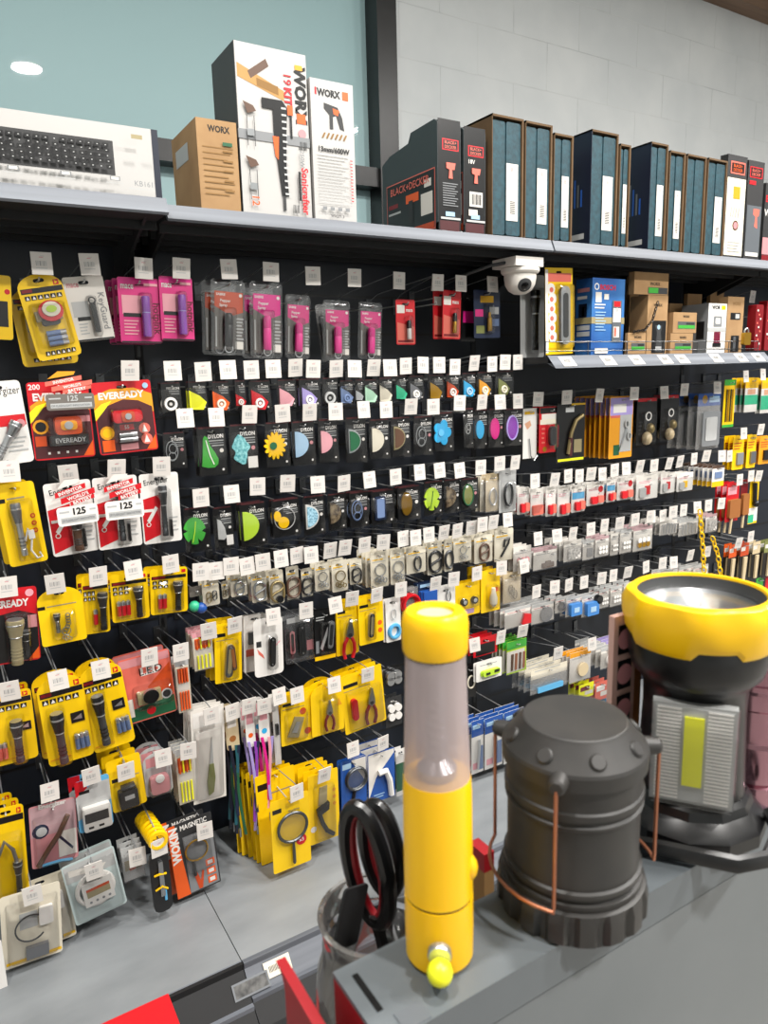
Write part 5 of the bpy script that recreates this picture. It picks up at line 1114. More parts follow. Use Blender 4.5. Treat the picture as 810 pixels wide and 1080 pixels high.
p = S('lamp_pack', 'clear pack with pink rounded lamp beside the black clip lamp', (149,796,179,791,182,833,155,840), D0, 'lamp pack', (172,799))
p.card('lgrey', 'arch'); p.dec(.1, .1, .9, .32, 'rose'); p.endcard(); b = MB(); b.prism(rrect(p.X(.15), p.X(.85), p.Z(.92), p.Z(.5), .01), -.018, -.002, 'rose'); b.disc(p.X(.5), p.Z(.55), -.02, -.018, .01, 'white'); p.part('pink_lamp', b); p.bubble(.05, .35, .95, .98, .024); p.stack(2, 'clear pack with pink rounded lamp', step=.03, dx=-.004)
sticks((184,786,207,849), 'narrow clear pack of yellow lighters beside the boxed knife', (199,792), D0, 'lgrey', 'lemon', 'orange', 3)

# bottom row above the deck
p = S('earphone_pack', 'clear and white pack with grey coiled cable, nearest the frame corner', (0,945,62,931,66,1010,4,1016), .245, 'cable pack', (34,944))
p.card('cream', 'round', r=.006, t=.001); p.dec(.3, .3, .6, .52, 'lgrey'); p.dec(.05, .92, .98, .96, 'maize'); p.endcard()
b = MB(); b.ring(p.X(.48), p.Z(.5), -.008, p.w*.26, .0018, 'dgrey', seg=24, a0=.5, a1=5.6); b.box(p.X(.38), p.X(.76), -.012, -.003, p.Z(.92), p.Z(.76), 'tin'); b.prism(rrect(p.X(.62), p.X(.86), p.Z(.5), p.Z(.26), .004), -.011, -.002, 'white'); p.part('coiled_cable', b); p.bubble(.08, .12, .95, .95, .018); p.stack(1, 'clear and white pack with grey coiled cable', step=.03, dx=.02, da=-.06)
p = S('light_strip_pack', 'clear blue pack with coiled white light strip', (63,918,120,889,133,951,82,977), .235, 'light strip pack', (99,919))
p.card('mist', 'round', r=.006, t=.001); p.dec(.03, .03, .97, .3, 'lgrey'); p.pol([(.1, .1), (.8, .2), (.7, .28), (.1, .2)], 'paper'); p.endcard()
b = MB()
for k in range(4): b.ring(p.X(.5), p.Z(.52), -.006-.001*k, p.w*(.36-.012*k), .003, 'white', seg=30)
ob = p.part('light_strip', b); b = MB(); b.box(p.X(.25), p.X(.82), -.013, -.004, p.Z(.74), p.Z(.36), 'white'); b.box(p.X(.32), p.X(.76), -.0135, -.013, p.Z(.6), p.Z(.46), 'khaki'); b.box(p.X(.32), p.X(.76), -.0136, -.013, p.Z(.5), p.Z(.46), 'dorange')
for k in range(4): b.disc(p.X(.36+.12*k), p.Z(.68), -.0136, -.013, .003, 'grey', seg=8)
p.part('remote_control', b); p.bubble(.04, .1, .97, .97, .018); p.stack(1, 'clear blue pack with coiled light strip', step=.03, dx=.0)
p = S('hook_pack', 'narrow clear pack with brown strip before the yellow tube roll', (127,888,153,930), .225, 'pack', (145,903))
p.card('lgrey', 'rect'); p.dec(.1, .4, .9, .7, 'khaki'); p.dec(.3, .6, .6, .72, 'dorange'); p.endcard(); p.sleeve('bag', .01); p.stack(2, 'narrow clear pack with brown strip', step=.02)
p = S('strap_pack', 'black strap pack topped by a yellow coil', (153,866,182,962), .262, 'strap pack', (168,894))
p.b.prism(rrect(-p.w/2, p.w/2, -p.h, -p.h*.3, .016), -.010, 0, 'ink'); p.endcard('strap_pad')
b = MB()
for k in range(7): b.ring(0, -p.h*.12-.004*k, -.002+.022*k-.02, p.w*.42, .006, 'yellow', seg=14)
p.part('yellow_coil', b)
b = MB(); b.box(-.004,.006,-.016,-.010,-p.h*.8,-p.h*.4,'steel'); b.tube([(-.014,-.012,-p.h*.55),(-.004,-.017,-p.h*.53),(.012,-.012,-p.h*.56)], .0025, 'maize'); b.tube([(-.014,-.012,-p.h*.72),(0,-.017,-p.h*.68),(.012,-.012,-p.h*.74)], .0025, 'maize'); b.box(.004,.009,-.015,-.01,-p.h*.86,-p.h*.74,'sky'); p.part('strap_tool', b)
p = S('pickup_tool_pack', 'black and orange magnetic tool pack low by the lanyards', (172,871,225,858,230,929,191,949), .24, 'tool pack', (216,876))
p.card('char', 'round', r=.003); p.pol([(.0, .0), (.17, .0), (.3, .99), (.0, .99)], 'orange'); p.txt('WOKIN', .12, .28, .11, 'white', rot=PI/2, bold=.05, maxw=1.2); p.txt('MAGNETIC', .58, .07, .07, 'white', bold=.03, maxw=.6); p.dec(.3, .2, .97, .98, 'grey')
for k in range(3): p.dec(.72, .62+k*.12, .92, .71+k*.12, 'orange'); p.dec(.76, .64+k*.12, .88, .69+k*.12, 'white')
p.pol([(.42, .72), (.5, .72), (.56, .86), (.62, .72), (.66, .74), (.58, .97), (.5, .97)], 'dorange'); p.endcard(); b = MB(); b.ring(p.X(.56), p.Z(.42), -.006, p.w*.25, .0022, 'gold', seg=24); b.tube([(p.X(.45),-.006,p.Z(.55)),(p.X(.45),-.006,p.Z(.75))], .004, 'ink'); p.part('flexible_cable', b); p.bubble(.3, .2, .9, .72, .012); p.stack(1, 'black and orange magnetic tool pack', step=.022, dx=-.014)
p = S('document_bag', 'white paper flap at the lowest frame corner', (-30,1000,0,995,12,1058,-22,1072), .27, 'paper')
p.card('white', 'rect'); p.lines(.2, .3, .8, 3, .1, 'lgrey'); p.endcard()
# ================================================================== key covers on black cards
def cover(label, box, tag, kind, k, k2='white', n=0, dot_='paper', d=None, fill=1.0, price=False, px=.36, pz=.6):
    p = S('key_cover_pack', label, box, d or jd(.2), 'key cover pack', tag)
    p.card('ink', 'rect', ks='char'); w, h = p.w, p.h
    p.txt('DYLON', .66, .2, .085, 'white', bold=.04, maxw=.55); p.dec(.4, .28, .93, .3, 'lgrey'); p.dec(.4, .33, .93, .35, 'grey'); p.dec(.5, .38, .93, .4, 'lgrey'); p.dec(.05, .0, .95, .035, 'wine')
    if dot_: p.dot(.84, .5 if kind not in ('gemring', 'ring', 'gem') else .86, .075, dot_)
    p.dot(.86, .9, .045, 'white'); 
    if price: p.dec(.62, .68, .98, .92, 'white')
    p.endcard(); b = MB(); shape(b, kind, p.X(px), p.Z(pz), min(w*1.0, h*.62)*fill, -.0022, k, k2); p.part('key_cover', b); p.sleeve('film', .007)
    p.stack(n, label, step=.014, dx=-.004); return p
R2 = [((169,403,192,435),(182,391),'ring','white','white',1,'black pack with round white key cover'),((198,402,219,433),(214,392),'gem','lemon','white',1,'black pack with yellow gem key cover by the white ring'),((223,402,243,434),(240,390),'gemring','orange','cream',0,'black pack with orange ringed gem key cover'),
 ((247,401,260,433),(265,390),'gemring','red','white',0,'narrow black pack with red ringed gem cover'),((262,401,286,433),(288,389),'gemring','red','white',0,'black pack with red ringed gem key cover'),((292,400,313,429),(312,388),'gem','lpink','rose',0,'black pack with pale pink gem key cover'),
 ((315,399,338,429),(331,389),'gemring','lilac','white',1,'black pack with lilac ringed gem key cover'),((339,398,357,428),(355,389),'ring','lgrey','white',0,'black pack with pale grey ring key cover'),((358,401,373,426),(374,389),'gemring','bluegrey','bluegrey',0,'black pack with slate blue gem key cover'),
 ((374,400,383,426),(395,388),'gem','silver','white',0,'very narrow black pack with silver gem'),((384,400,398,425),(411,388),'gem','mint','white',0,'black pack with pale mint gem key cover'),((399,398,414,424),(428,386),'gem','cream','white',0,'black pack with cream gem key cover'),
 ((417,396,429,423),(446,385),'gem','emer','white',0,'black pack with emerald gem key cover'),((430,396,447,422),(463,385),'gemring','tin','white',0,'black pack with grey ringed gem key cover'),((451,395,468,421),(480,387),'gem','gold','white',0,'black pack with golden yellow gem cover'),
 ((470,394,484,420),(501,383),'gemring','dorange','white',0,'black pack with rust red ringed gem'),((487,393,502,419),(519,384),'gemring','cyan','pale',0,'black pack with sky blue ringed gem'),((503,392,519,418),(533,382),'gemring','amber','cream',0,'black pack with amber ringed gem'),((522,391,541,417),(546,382),'gemring','olive','cream',0,'black pack with olive ringed gem, last in its row')]
for bx, tg, kd, k, k2, n, lb in R2: cover(lb, bx, tg, kd, k, k2, n, None, fill=1.05, px=.42, pz=.66)
R3 = [((171,455,197,494),(195,441),'wire','silver','white',0,'rose','black pack of silver wire rings below the white ring cover'),((207,449,240,502),(228,440),'horn','green','white',1,'paper','black pack with bright green horn key cover'),((241,446,273,499),(264,437),'bulge','glitter','white',0,'rose','black pack with turquoise glitter key cover'),
 ((279,444,306,493),(298,436),'flower','maize','dgreen',0,'white','black pack with sunflower key cover'),((307,443,333,491),(327,435),'half','pale','white',1,'rose','black pack with pale blue round key cover'),((335,441,357,488),(354,434),'half','lpink','rose',0,'rose','black pack with pale pink scalloped key cover'),
 ((364,439,387,488),(383,432),'halfrim','dgreen','silver',0,'paper','black pack with dark green round key cover'),((389,441,411,484),(407,432),'half','cream','white',0,'white','black pack with cream shell key cover'),((412,439,433,482),(434,429),'halfrim','brown','khaki',0,'white','black pack with brown rimmed round key cover'),
 ((436,438,456,480),(457,429),'wire','silver','white',0,'rose','black pack of silver wire rings by the blue flower'),((458,434,478,476),(485,425),'flower','cyan','sky',0,None,'black pack with bright blue flower key cover'),((489,430,499,472),None,'wire','lgrey','white',0,None,'narrow clear pack before the blue oval cover'),
 ((500,431,514,473),(509,424),'oval','cyan','pale',1,None,'black pack with bright blue oval key cover'),((515,430,531,472),(527,424),'oval','hot','pink',0,'rose','black pack with magenta oval key cover'),((532,430,551,470),(546,423),'ovalrim','purple','lilac',0,'rose','black pack with purple rimmed oval cover')]
for bx, tg, kd, k, k2, n, dt, lb in R3: cover(lb, bx, tg, kd, k, k2, n, dt, price=(kd == 'bulge'), px=.36, pz=.52, fill=1.08)
R4 = [((193,533,223,583),(212,525),'leaf','green','lime',0,None,'black pack with green monstera leaf cover'),((224,533,247,580),(244,521),'feather','lgrey','white',0,'white','black pack with grey feather key cover'),((252,528,282,577),(272,513),'half','lime','lemon',1,None,'black pack with lime half disc key cover'),
 ((286,524,317,567),(304,510),'smiley','maize','lgrey',1,None,'black pack with yellow ring chain cover'),((319,521,343,565),(335,511),'halfrim','speck','white',0,'paper','black pack with blue speckled white rimmed disc'),((345,519,365,560),(363,510),'half','tortoise','brown',0,'white','black pack with smoky brown clear cover'),
 ((368,517,389,557),(389,506),'wire','bluegrey','white',1,'rose','black pack with blue wire key cover'),((391,515,416,554),(417,503),'card','dblue','bluegrey',1,None,'black pack with dark blue card shaped cover'),((419,511,443,549),(442,498),'oval','gold','yellow',1,'white','black pack with golden oval key cover'),
 ((447,506,467,544),(463,496),'leaf','lime','dgreen',0,'white','black pack with lime green leaf cover'),((468,504,485,541),(484,496),'half','tortoise','olive',0,'white','black pack with olive tortoise disc cover'),((486,503,504,538),(507,493),'ovalrim','olive','dgreen',0,'rose','black pack with olive rimmed oval cover')]
for bx, tg, kd, k, k2, n, dt, lb in R4: cover(lb, bx, tg, kd, k, k2, n, dt, price=(kd == 'feather'), px=.36, pz=.52, fill=1.12)
def plain(name, label, box, tg, d, cardk, itemfn, cat='pack', shape_='rect', bub=None, n=0, step=None, dx=-.003, deco=None, bag=None, part='small_piece', r=.004, da=0):
    p = S(name, label, box, d, cat, tg)
    p.card(cardk, shape_, r=r)
    if deco: deco(p)
    p.endcard()
    if itemfn: b = MB(); itemfn(b, p); p.part(part, b)
    if bub: p.bubble(*bub)
    if bag: p.sleeve(bag, .009)
    p.stack(n, label, step=step, dx=dx, da=da); return p
plain('key_chain_pack', 'beige card with thin chain after the last leaf covers', (506,501,520,540), None, .2, 'cream', lambda b, p: dring(b, p.X(.5), p.Z(.6), p.h*.4, -.006, 'khaki'), bag='film', n=1)
plain('key_chain_pack', 'yellowish clear pack before the big grey carabiner', (512,499,526,540), (527,489), .214, 'sand', lambda b, p: dring(b, p.X(.5), p.Z(.6), p.h*.45, -.006, 'silver'), bag='bag', n=1)
plain('carabiner_pack', 'pale grey pack with large grey carabiner', (526,494,544,541), (544,488), .22, 'lgrey', lambda b, p: dring(b, p.X(.5), p.Z(.58), p.h*.55, -.008, 'dsteel', w=.5), bub=(.1,.25,.9,.95,.016), cat='carabiner pack', n=1)

# ================================================================== carabiners on cream cards
def hdr(k='maize'): return lambda p: (p.dec(.1, .2, .7, .24, k), p.dec(.1, .27, .85, .285, 'lgrey'))
C5 = [((212,609,232,640),(212,603),'c2','cream card with two small brass carabiners',1),((233,612,241,632),(228,602),'c2','narrow cream card of tiny black carabiners',0),((242,604,261,630),(244,597),'c1','cream card with small figure-eight carabiner beside the tiny ones',1),((264,602,282,636),(277,593),'c1','cream card with silver figure-eight carabiner',1),((283,600,300,638),(296,589),'c1k','cream card with figure-eight carabiner and compass ball',1),((301,596,316,633),(313,586),'c1b','cream card with bronze figure-eight carabiner',0),((317,598,330,630),(328,585),'c1d','cream card with black figure-eight carabiner',0),((331,592,348,624),(349,581),'kr','cream card with silver key ring cluster by bronze rings',1),((349,589,367,625),(365,578),'kb','cream card with bronze key ring cluster',1),((368,589,382,617),(385,575),'c1d','cream card with short black carabiner past the rings',1),
 ((390,580,410,621),(405,572),'kr','cream card with silver hook ring cluster, deep stack',3),((411,578,427,617),(425,568),'kr','cream card with large silver ring cluster',1),((428,575,449,606),(438,567),'dr','cream card with big steel ring carabiner',1),((450,568,466,607),(452,564),'c1d','cream card with bold black figure-eight carabiner',1),((468,568,477,603),(469,562),'dr','narrow cream card behind the bold black carabiner',1),((478,565,497,594),(483,560),'kr','cream card with loose small key rings',2),((500,562,519,595),(509,553),'c1b','cream card with bronze snap hook',2),((521,556,541,593),(535,548),'snap','cream card with black snap hook, last in its row',2)]
def c5item(kd):
    def f(b, p):
        h, w = p.h, p.w
        if kd == 'c2': carab(b, p.X(.35), p.Z(.66), h*.4, -.005, 'bronze'); carab(b, p.X(.7), p.Z(.62), h*.36, -.005, 'dsteel')
        elif kd[:2] == 'c1':
            k = {'': 'steel', 'k': 'bronze', 'b': 'brown', 'd': 'ink'}[kd[2:]]; carab(b, p.X(.5), p.Z(.62), h*.62, -.006, k, h*.04, w=.62)
            if kd == 'c1k': b.disc(p.X(.62), p.Z(.85), -.011, -.004, w*.24, 'dsteel', kf='ink')
        elif kd == 'kr': keyring(b, p.X(.5), p.Z(.62), h*.6, -.006, 'silver')
        elif kd == 'kb': keyring(b, p.X(.5), p.Z(.62), h*.6, -.006, 'bronze')
        elif kd == 'dr': dring(b, p.X(.55), p.Z(.62), h*.55, -.006, 'dsteel', h*.04)
        elif kd == 'snap': b.tube([(p.X(.3),-.006,p.Z(.85)),(p.X(.7),-.006,p.Z(.45)),(p.X(.75),-.006,p.Z(.3)),(p.X(.5),-.006,p.Z(.33)),(p.X(.45),-.006,p.Z(.55))], h*.035, 'ink', 6)
    return f
for bx, tg, kd, lb, n in C5: plain('carabiner_pack', lb, bx, tg, jd(.205), 'cream', c5item(kd), 'carabiner pack', 'round', n=n, step=.018, deco=hdr(), part='carabiner', bag='film')
for px_ in ((228,602),(260,597),(452,564),(498,557),(521,551)): hook(.21, 'cream carabiner cards, '+{228:'above the tiny black ones',260:'between small and silver ones',452:'beside the steel ring',498:'after the loose rings',521:'before the snap hook'}[px_[0]], px_) if px_ not in ((228,602),(452,564)) else None
p = S('key_chain_pack', 'blue and green ball key chains under the first carabiner card', (199,617,215,646), .21, 'key chain', hk=True)
p.b.prism(rrect(-p.w/2, p.w/2, -p.h*.4, 0, .002), -.001, 0, 'smoke'); p.endcard()
b = MB(); b.ball(-p.w*.25, -.006, -p.h*.75, .013, 'emer', seg=14); b.ball(p.w*.25, -.008, -p.h*.85, .013, 'blue', seg=14); p.part('ball', b)

# ================================================================== tool row
def yel(p): p.dec(.06, .16, .4, .22, 'ink'); p.txt('Foxell', .23, .19, .035, 'white', maxw=.28) if False else None; p.lines(.06, .27, .7, 1, .03, 'khaki')
Y6 = .205
sticks((202,664,226,708), 'bright mixed lighter pack beside the yellow folding knife', (220,666), .2, 'lpink', 'lemon', 'orange', 3, 'lighter_pack')
plain('knife_pack', 'tall yellow pack with steel folding tool in a bubble', (226,660,254,654,255,714,227,724), (248,660), Y6, 'yellowcard', lambda b, p: (knife(b, p.X(.5), p.Z(.62), p.h*.55, -.009, 'steel', .08, 'khaki'), knife(b, p.X(.62), p.Z(.58), p.h*.42, -.010, 'brown', -.1, 'wood')), 'tool pack', 'round', (.2,.26,.85,.95,.02), 2, deco=yel, part='folding_tool')
plain('knife_pack', 'white pack with dark key tools half behind another', (256,652,280,644,280,704,258,711), None, Y6-.03, 'white', lambda b, p: (b.box(p.X(.2), p.X(.5), -.008, -.001, p.Z(.5), p.Z(.3), 'dgrey'), b.box(p.X(.1), p.X(.6), -.002, -.0016, p.Z(.72), p.Z(.6), 'salmon')), 'tool pack', 'round', n=1, part='key_tool')
plain('knife_pack', 'white rounded pack with slim black tool and red marks', (267,655,297,648,299,706,269,718), (288,650), Y6+.012, 'white', lambda b, p: knife(b, p.X(.58), p.Z(.58), p.h*.5, -.008, 'ink', .05, 'char'), 'tool pack', 'round', (.42,.28,.78,.9,.016), 0, deco=lambda p: (p.pol([(.1,.5),(.3,.62),(.35,.7),(.15,.6)], 'salmon'), p.dec(.08,.38,.25,.48,'char'), p.pol([(.7,.5),(.9,.42),(.9,.45),(.7,.53)], 'lpink')), r=.01, part='pocket_tool')
plain('knife_pack', 'grey clear shell pack with dark pocket tool', (299,648,329,642,331,690,302,706), (323,644), Y6, 'smokebag', lambda b, p: (knife(b, p.X(.55), p.Z(.55), p.h*.6, -.009, 'char'), knife(b, p.X(.2), p.Z(.55), p.h*.45, -.009, 'rose')), 'tool pack', 'round', (.05,.1,.95,.96,.02), 1, deco=lambda p: (p.dec(.1,.1,.9,.2,'lgrey'), p.dec(.75,.6,.95,.8,'rose')), r=.008, part='pocket_tool')
plain('knife_pack', 'black pack with silver utility knife and yellow foot', (331,646,353,641,354,693,332,697), (353,638), Y6+.006, 'ink', lambda b, p: (knife(b, p.X(.72), p.Z(.5), p.h*.55, -.007, 'silver', .1), b.prism([(p.X(.25),p.Z(.75)),(p.X(.62),p.Z(.35)),(p.X(.68),p.Z(.4)),(p.X(.35),p.Z(.8))], -.004, -.0015, 'lgrey')), 'knife pack', 'rect', (.2,.2,.95,.88,.014), 1, deco=lambda p: (p.dec(0,.92,1,1,'maize'), p.lines(.08,.12,.5,2,.05,'lgrey'), p.dec(.06,.6,.2,.85,'grey')), part='utility_knife')
plain('pliers_pack', 'yellow pack of small black pliers with red grips', (354,638,378,630,378,688,355,692), (372,632), Y6, 'yellowcard', lambda b, p: plier(b, p.X(.5), p.Z(.68), p.h*.75, -.012, 'red', .05), 'pliers pack', 'round', (.15,.3,.9,.98,.02), 1, part='pliers', deco=yel)
plain('knife_pack', 'yellow pack with slim steel pocket knife and red spots', (377,632,403,625,405,675,379,681), (398,628), Y6+.006, 'yellowcard', lambda b, p: knife(b, p.X(.45), p.Z(.6), p.h*.5, -.008, 'dsteel', .1, 'khaki'), 'knife pack', 'round', (.25,.3,.65,.92,.014), 1, deco=lambda p: (yel(p), p.dot(.85,.6,.09,'orange'), p.dot(.85,.76,.09,'orange')), part='pocket_knife')
plain('key_chain_pack', 'white card with turquoise coil key ring', (406,629,423,678), (423,622), Y6, 'white', lambda b, p: (dring(b, p.X(.5), p.Z(.35), p.h*.24, -.006, 'lgrey'), [b.ring(p.X(.55), p.Z(.76), -.006+.001*k, p.w*(.36+.05*k), .0035, 'sky', sx=.9) for k in range(2)]), 'key ring pack', 'round', n=1, part='coil_ring')
plain('key_chain_pack', 'red coil key ring hanging before the yellow hammer torch cap', (424,618,441,648), None, Y6, 'bag', lambda b, p: [b.ring(p.X(.5), p.Z(.62), -.006-.002*k, p.w*(.44+.03*k), .004, 'red') for k in range(3)], 'key ring pack', 'round', n=2, part='coil_ring')
plain('key_chain_pack', 'navy boxed pack between red coil and white hook card', (441,612,459,647), (460,616), Y6, 'dblue', lambda b, p: b.box(p.X(.1), p.X(.9), -.02, -.001, p.Z(.9), p.Z(.25), 'blue'), 'pack', 'rect', n=2, part='blue_box', deco=lambda p: p.dec(.1,.05,.9,.15,'pale'))
plain('key_chain_pack', 'white card with two chrome hooks beside the compasses', (460,616,480,647), (479,611), Y6+.006, 'white', lambda b, p: (dring(b, p.X(.6), p.Z(.4), p.h*.4, -.006, 'steel'), dring(b, p.X(.35), p.Z(.78), p.h*.24, -.006, 'dsteel')), 'hook pack', 'round', n=2, part='chrome_hook')
plain('compass_pack', 'yellow pack with two oval black compasses', (480,611,506,652), (503,605), Y6, 'yellowcard', lambda b, p: [(b.disc(p.X(u), p.Z(.55), -.012, -.002, p.w*.12, 'ink', seg=16), b.disc(p.X(u), p.Z(.55), -.0125, -.012, p.w*.07, 'lgrey')) for u in (.3,.72)], 'compass pack', 'round', (.1,.4,.92,.75,.016), 1, part='compass', deco=lambda p: p.dec(.3,.8,.75,.95,'mauve'))
plain('whistle_pack', 'yellow pack with pale bulb whistle', (507,598,527,647), (529,599), Y6+.004, 'yellowcard', lambda b, p: b.lathe([(.004,-.03),(.011,-.022),(.012,-.005),(.007,.012),(.006,.026)], 'cream', (p.X(.52),-.013,p.Z(.62)), 12), 'whistle pack', 'round', (.25,.35,.8,.9,.024), 2, part='whistle', deco=lambda p: p.dot(.8,.5,.1,'orange'))
plain('hook_pack', 'beige bag of brass hooks at the bay joint', (530,601,549,637), (551,597), Y6, 'sand', lambda b, p: [dring(b, p.X(.4+.12*k), p.Z(.55+.1*k), p.h*.3, -.006, 'bronze') for k in range(3)], 'hook pack', 'rect', n=1, part='brass_hook', bag='bag')

# ================================================================== lanyards, pliers, magnifiers
plain('knife_pack', 'boxed clear pack with slim olive knife below the lighters', (200,750,236,741,238,838,205,850), (223,755), .215, 'paper', lambda b, p: (b.prism([(p.X(.45),p.Z(.93)),(p.X(.6),p.Z(.9)),(p.X(.66),p.Z(.75)),(p.X(.62),p.Z(.6)),(p.X(.5),p.Z(.6)),(p.X(.42),p.Z(.78))], -.008, -.002, 'olive'), b.prism([(p.X(.5),p.Z(.6)),(p.X(.62),p.Z(.6)),(p.X(.6),p.Z(.32))], -.005, -.002, 'lgrey')), 'knife pack', 'rect', (.08,.22,.94,.97,.012), 2, deco=lambda p: p.dec(.06,.04,.94,.2,'white'), part='slim_knife')
def lany(label, box, tg, cardk, dotk, straps, zlow, d):
    p = S('lanyard_pack', label, box, d, 'lanyard', tg)
    p.card(cardk, 'round', r=.01); p.dec(.15, .15, .85, .45, 'paper' if cardk != 'white' else 'lpink'); p.dot(.5, .72, .26, dotk); p.endcard()
    q = P(box[0], zlow, -d); L = p.top.z-q.z
    for i, k in enumerate(straps):
        b = MB(); strap(b, p.X(.2+.6*i/max(1,len(straps)-1)), p.Z(.85), -L*(1-.08*(i % 3)), -.004-.003*i, .0065, k, .008, i*1.1); p.part('woven_strap', b)
    b = MB(); b.tube([(0,-.004,-L*.96),(0,-.004,-L*1.03)], .003, 'steel', 6); p.part('strap_clip', b); p.stack(1, label, step=.03, dx=-.004)
lany('navy lanyard with brown card, farthest from the pink one', (236,745,253,793), (245,751), 'sand', 'wood', ('navy','teal','dblue','dgreen'), 884, .2)
lany('violet lanyard with white and orange card', (257,742,270,789), (263,745), 'white', 'orange', ('lilac','purple','dblue'), 880, .206)
lany('pink and lilac lanyard with white and blue card', (271,738,285,784), (279,745), 'white', 'cyan', ('hot','lpink','lilac'), 865, .212)
plain('hook_pack', 'slim white card with black clip beside the pink lanyard', (286,733,297,807), (294,734), .212, 'white', lambda b, p: b.box(p.X(.3), p.X(.75), -.008, -.001, p.Z(.55), p.Z(.4), 'ink'), 'clip pack', 'rect', n=1, part='black_clip', bag='film')
plain('multitool_pack', 'yellow pack with flat steel card tool', (295,736,331,726,331,779,297,787), (313,733), .215, 'yellowcard', lambda b, p: (b.prism([(p.X(.18),p.Z(.82)),(p.X(.4),p.Z(.45)),(p.X(.68),p.Z(.5)),(p.X(.5),p.Z(.88))], -.006, -.002, 'khaki'), b.prism([(p.X(.3),p.Z(.74)),(p.X(.44),p.Z(.55)),(p.X(.56),p.Z(.57)),(p.X(.45),p.Z(.77))], -.008, -.006, 'silver')), 'tool pack', 'round', (.1,.36,.8,.93,.014), 1, deco=lambda p: (yel(p), p.dot(.66,.38,.1,'dorange'), p.dot(.8,.8,.1,'dorange')), part='card_tool')
plain('pliers_pack', 'yellow arched pack with red handled pliers', (327,724,361,716,363,768,329,778), (352,722), .221, 'yellowcard', lambda b, p: plier(b, p.X(.52), p.Z(.63), p.h*.6, -.009, 'dred', .02), 'pliers pack', 'arch', (.25,.28,.8,.96,.018), 2, deco=lambda p: p.pol([(.78,.5),(.95,.5),(.86,.35)], 'amber'), part='pliers')
plain('pliers_pack', 'yellow pack with red pliers and red pocket knife', (357,712,402,702,407,762,365,772), (388,712), .216, 'yellowcard', lambda b, p: (plier(b, p.X(.64), p.Z(.64), p.h*.62, -.009, 'dred', .12), b.prism(rrect(p.X(.18), p.X(.32), p.Z(.78), p.Z(.42), .008), -.012, -.002, 'red')), 'pliers pack', 'round', (.1,.3,.95,.96,.018), 2, deco=yel, part='pliers')
for i, (bx, ck, lb) in enumerate((((404,702,424,726), 'ink', 'black pack of chrome plugs behind the hammer torch'), ((406,732,424,768), 'char', 'dark boxed pack with white discs behind the hammer torch'))):
    plain('plug_pack', lb, bx, None, .2, ck, lambda b, p: [b.disc(p.X(.3+.4*(k % 2)), p.Z(.35+.28*(k//2)), -.012, -.001, p.w*.2, 'white' if i else 'silver', seg=14) for k in range(4)], 'plug pack', 'rect', n=1, part='white_disc', step=.02)
plain('tool_pack', 'yellow pack fan behind the magnifying glass pack', (268,820,310,806,316,898,276,912), None, .215, 'yellowcard', None, 'tool pack', 'round', deco=lambda p: (p.dec(.05,.1,.35,.17,'ink'), p.lines(.3,.22,.9,1,.04,'khaki')), n=5, step=.016, dx=-.006)
p = S('magnifier_pack', 'yellow pack with big round magnifying glass', (284,846,325,834,328,908,289,921), .29, 'magnifier pack', (313,836))
p.card('yellowcard', 'round', r=.005); p.dec(.05, .12, .28, .18, 'ink'); p.txt('Magnifying', .6, .2, .035, 'khaki', maxw=.6); p.dot(.76, .65, .14, 'red'); p.txt('x3', .76, .65, .05, 'white'); p.endcard()
b = MB(); magnif(b, p.X(.52), p.Z(.56), p.h*.72, -.009); p.part('magnifying_glass', b)
plain('knife_pack', 'yellow pack with black pruning knife beside the magnifying glass', (324,820,356,808,358,878,328,894), (343,818), .262, 'yellowcard', lambda b, p: (b.tube([(p.X(.3),-.008,p.Z(.56)),(p.X(.38),-.010,p.Z(.7)),(p.X(.52),-.010,p.Z(.83)),(p.X(.74),-.008,p.Z(.92))], .006, 'char', 8), b.prism([(p.X(.22),p.Z(.5)),(p.X(.62),p.Z(.42)),(p.X(.6),p.Z(.52)),(p.X(.26),p.Z(.58))], -.014, -.002, 'ink'), b.prism([(p.X(.3),p.Z(.46)),(p.X(.36),p.Z(.2)),(p.X(.62),p.Z(.2)),(p.X(.58),p.Z(.44))], -.004, -.002, 'khaki')), 'tool pack', 'round', (.15,.18,.85,.96,.018), 3, deco=lambda p: ([p.dot(.85,.3+.1*k,.06,'amber') for k in range(3)], p.dot(.12,.78,.1,'white')), part='pruning_knife')
plain('magnifier_pack', 'blue and white pack with round magnifier behind the scissors', (359,802,386,798,386,848,361,864), (372,790), .222, 'blue', lambda b, p: magnif(b, p.X(.52), p.Z(.52), p.h*.72, -.009, 'dsteel', 'ink', .2), 'magnifier pack', 'round', n=2, deco=lambda p: (p.pol([(.4,.02),(.98,.02),(.98,.5)], 'paper'), p.dot(.2,.86,.12,'lemon'), p.dec(.06,.06,.4,.16,'pale')), part='magnifying_glass')
plain('opener_pack', 'blue pack with white can opener behind the scissors', (387,795,416,789,416,840,389,847), (404,784), .222, 'blue', lambda b, p: (b.tube([(p.X(.35),-.009,p.Z(.4)),(p.X(.6),-.012,p.Z(.38)),(p.X(.75),-.010,p.Z(.6)),(p.X(.82),-.008,p.Z(.92))], .0085, 'white', 8)), 'opener pack', 'round', n=2, deco=lambda p: (p.pol([(.02,.02),(.98,.02),(.98,.1),(.3,.5),(.02,.9)], 'paper'), p.lines(.2,.85,.6,2,.05,'pale')), part='can_opener', step=.034)
plain('opener_pack', 'green edged white pack beside the can opener', (417,788,428,840), None, .2, 'white', None, 'pack', 'rect', n=1, deco=lambda p: p.dec(.0,.3,1,.9,'dgreen'), bag='film')
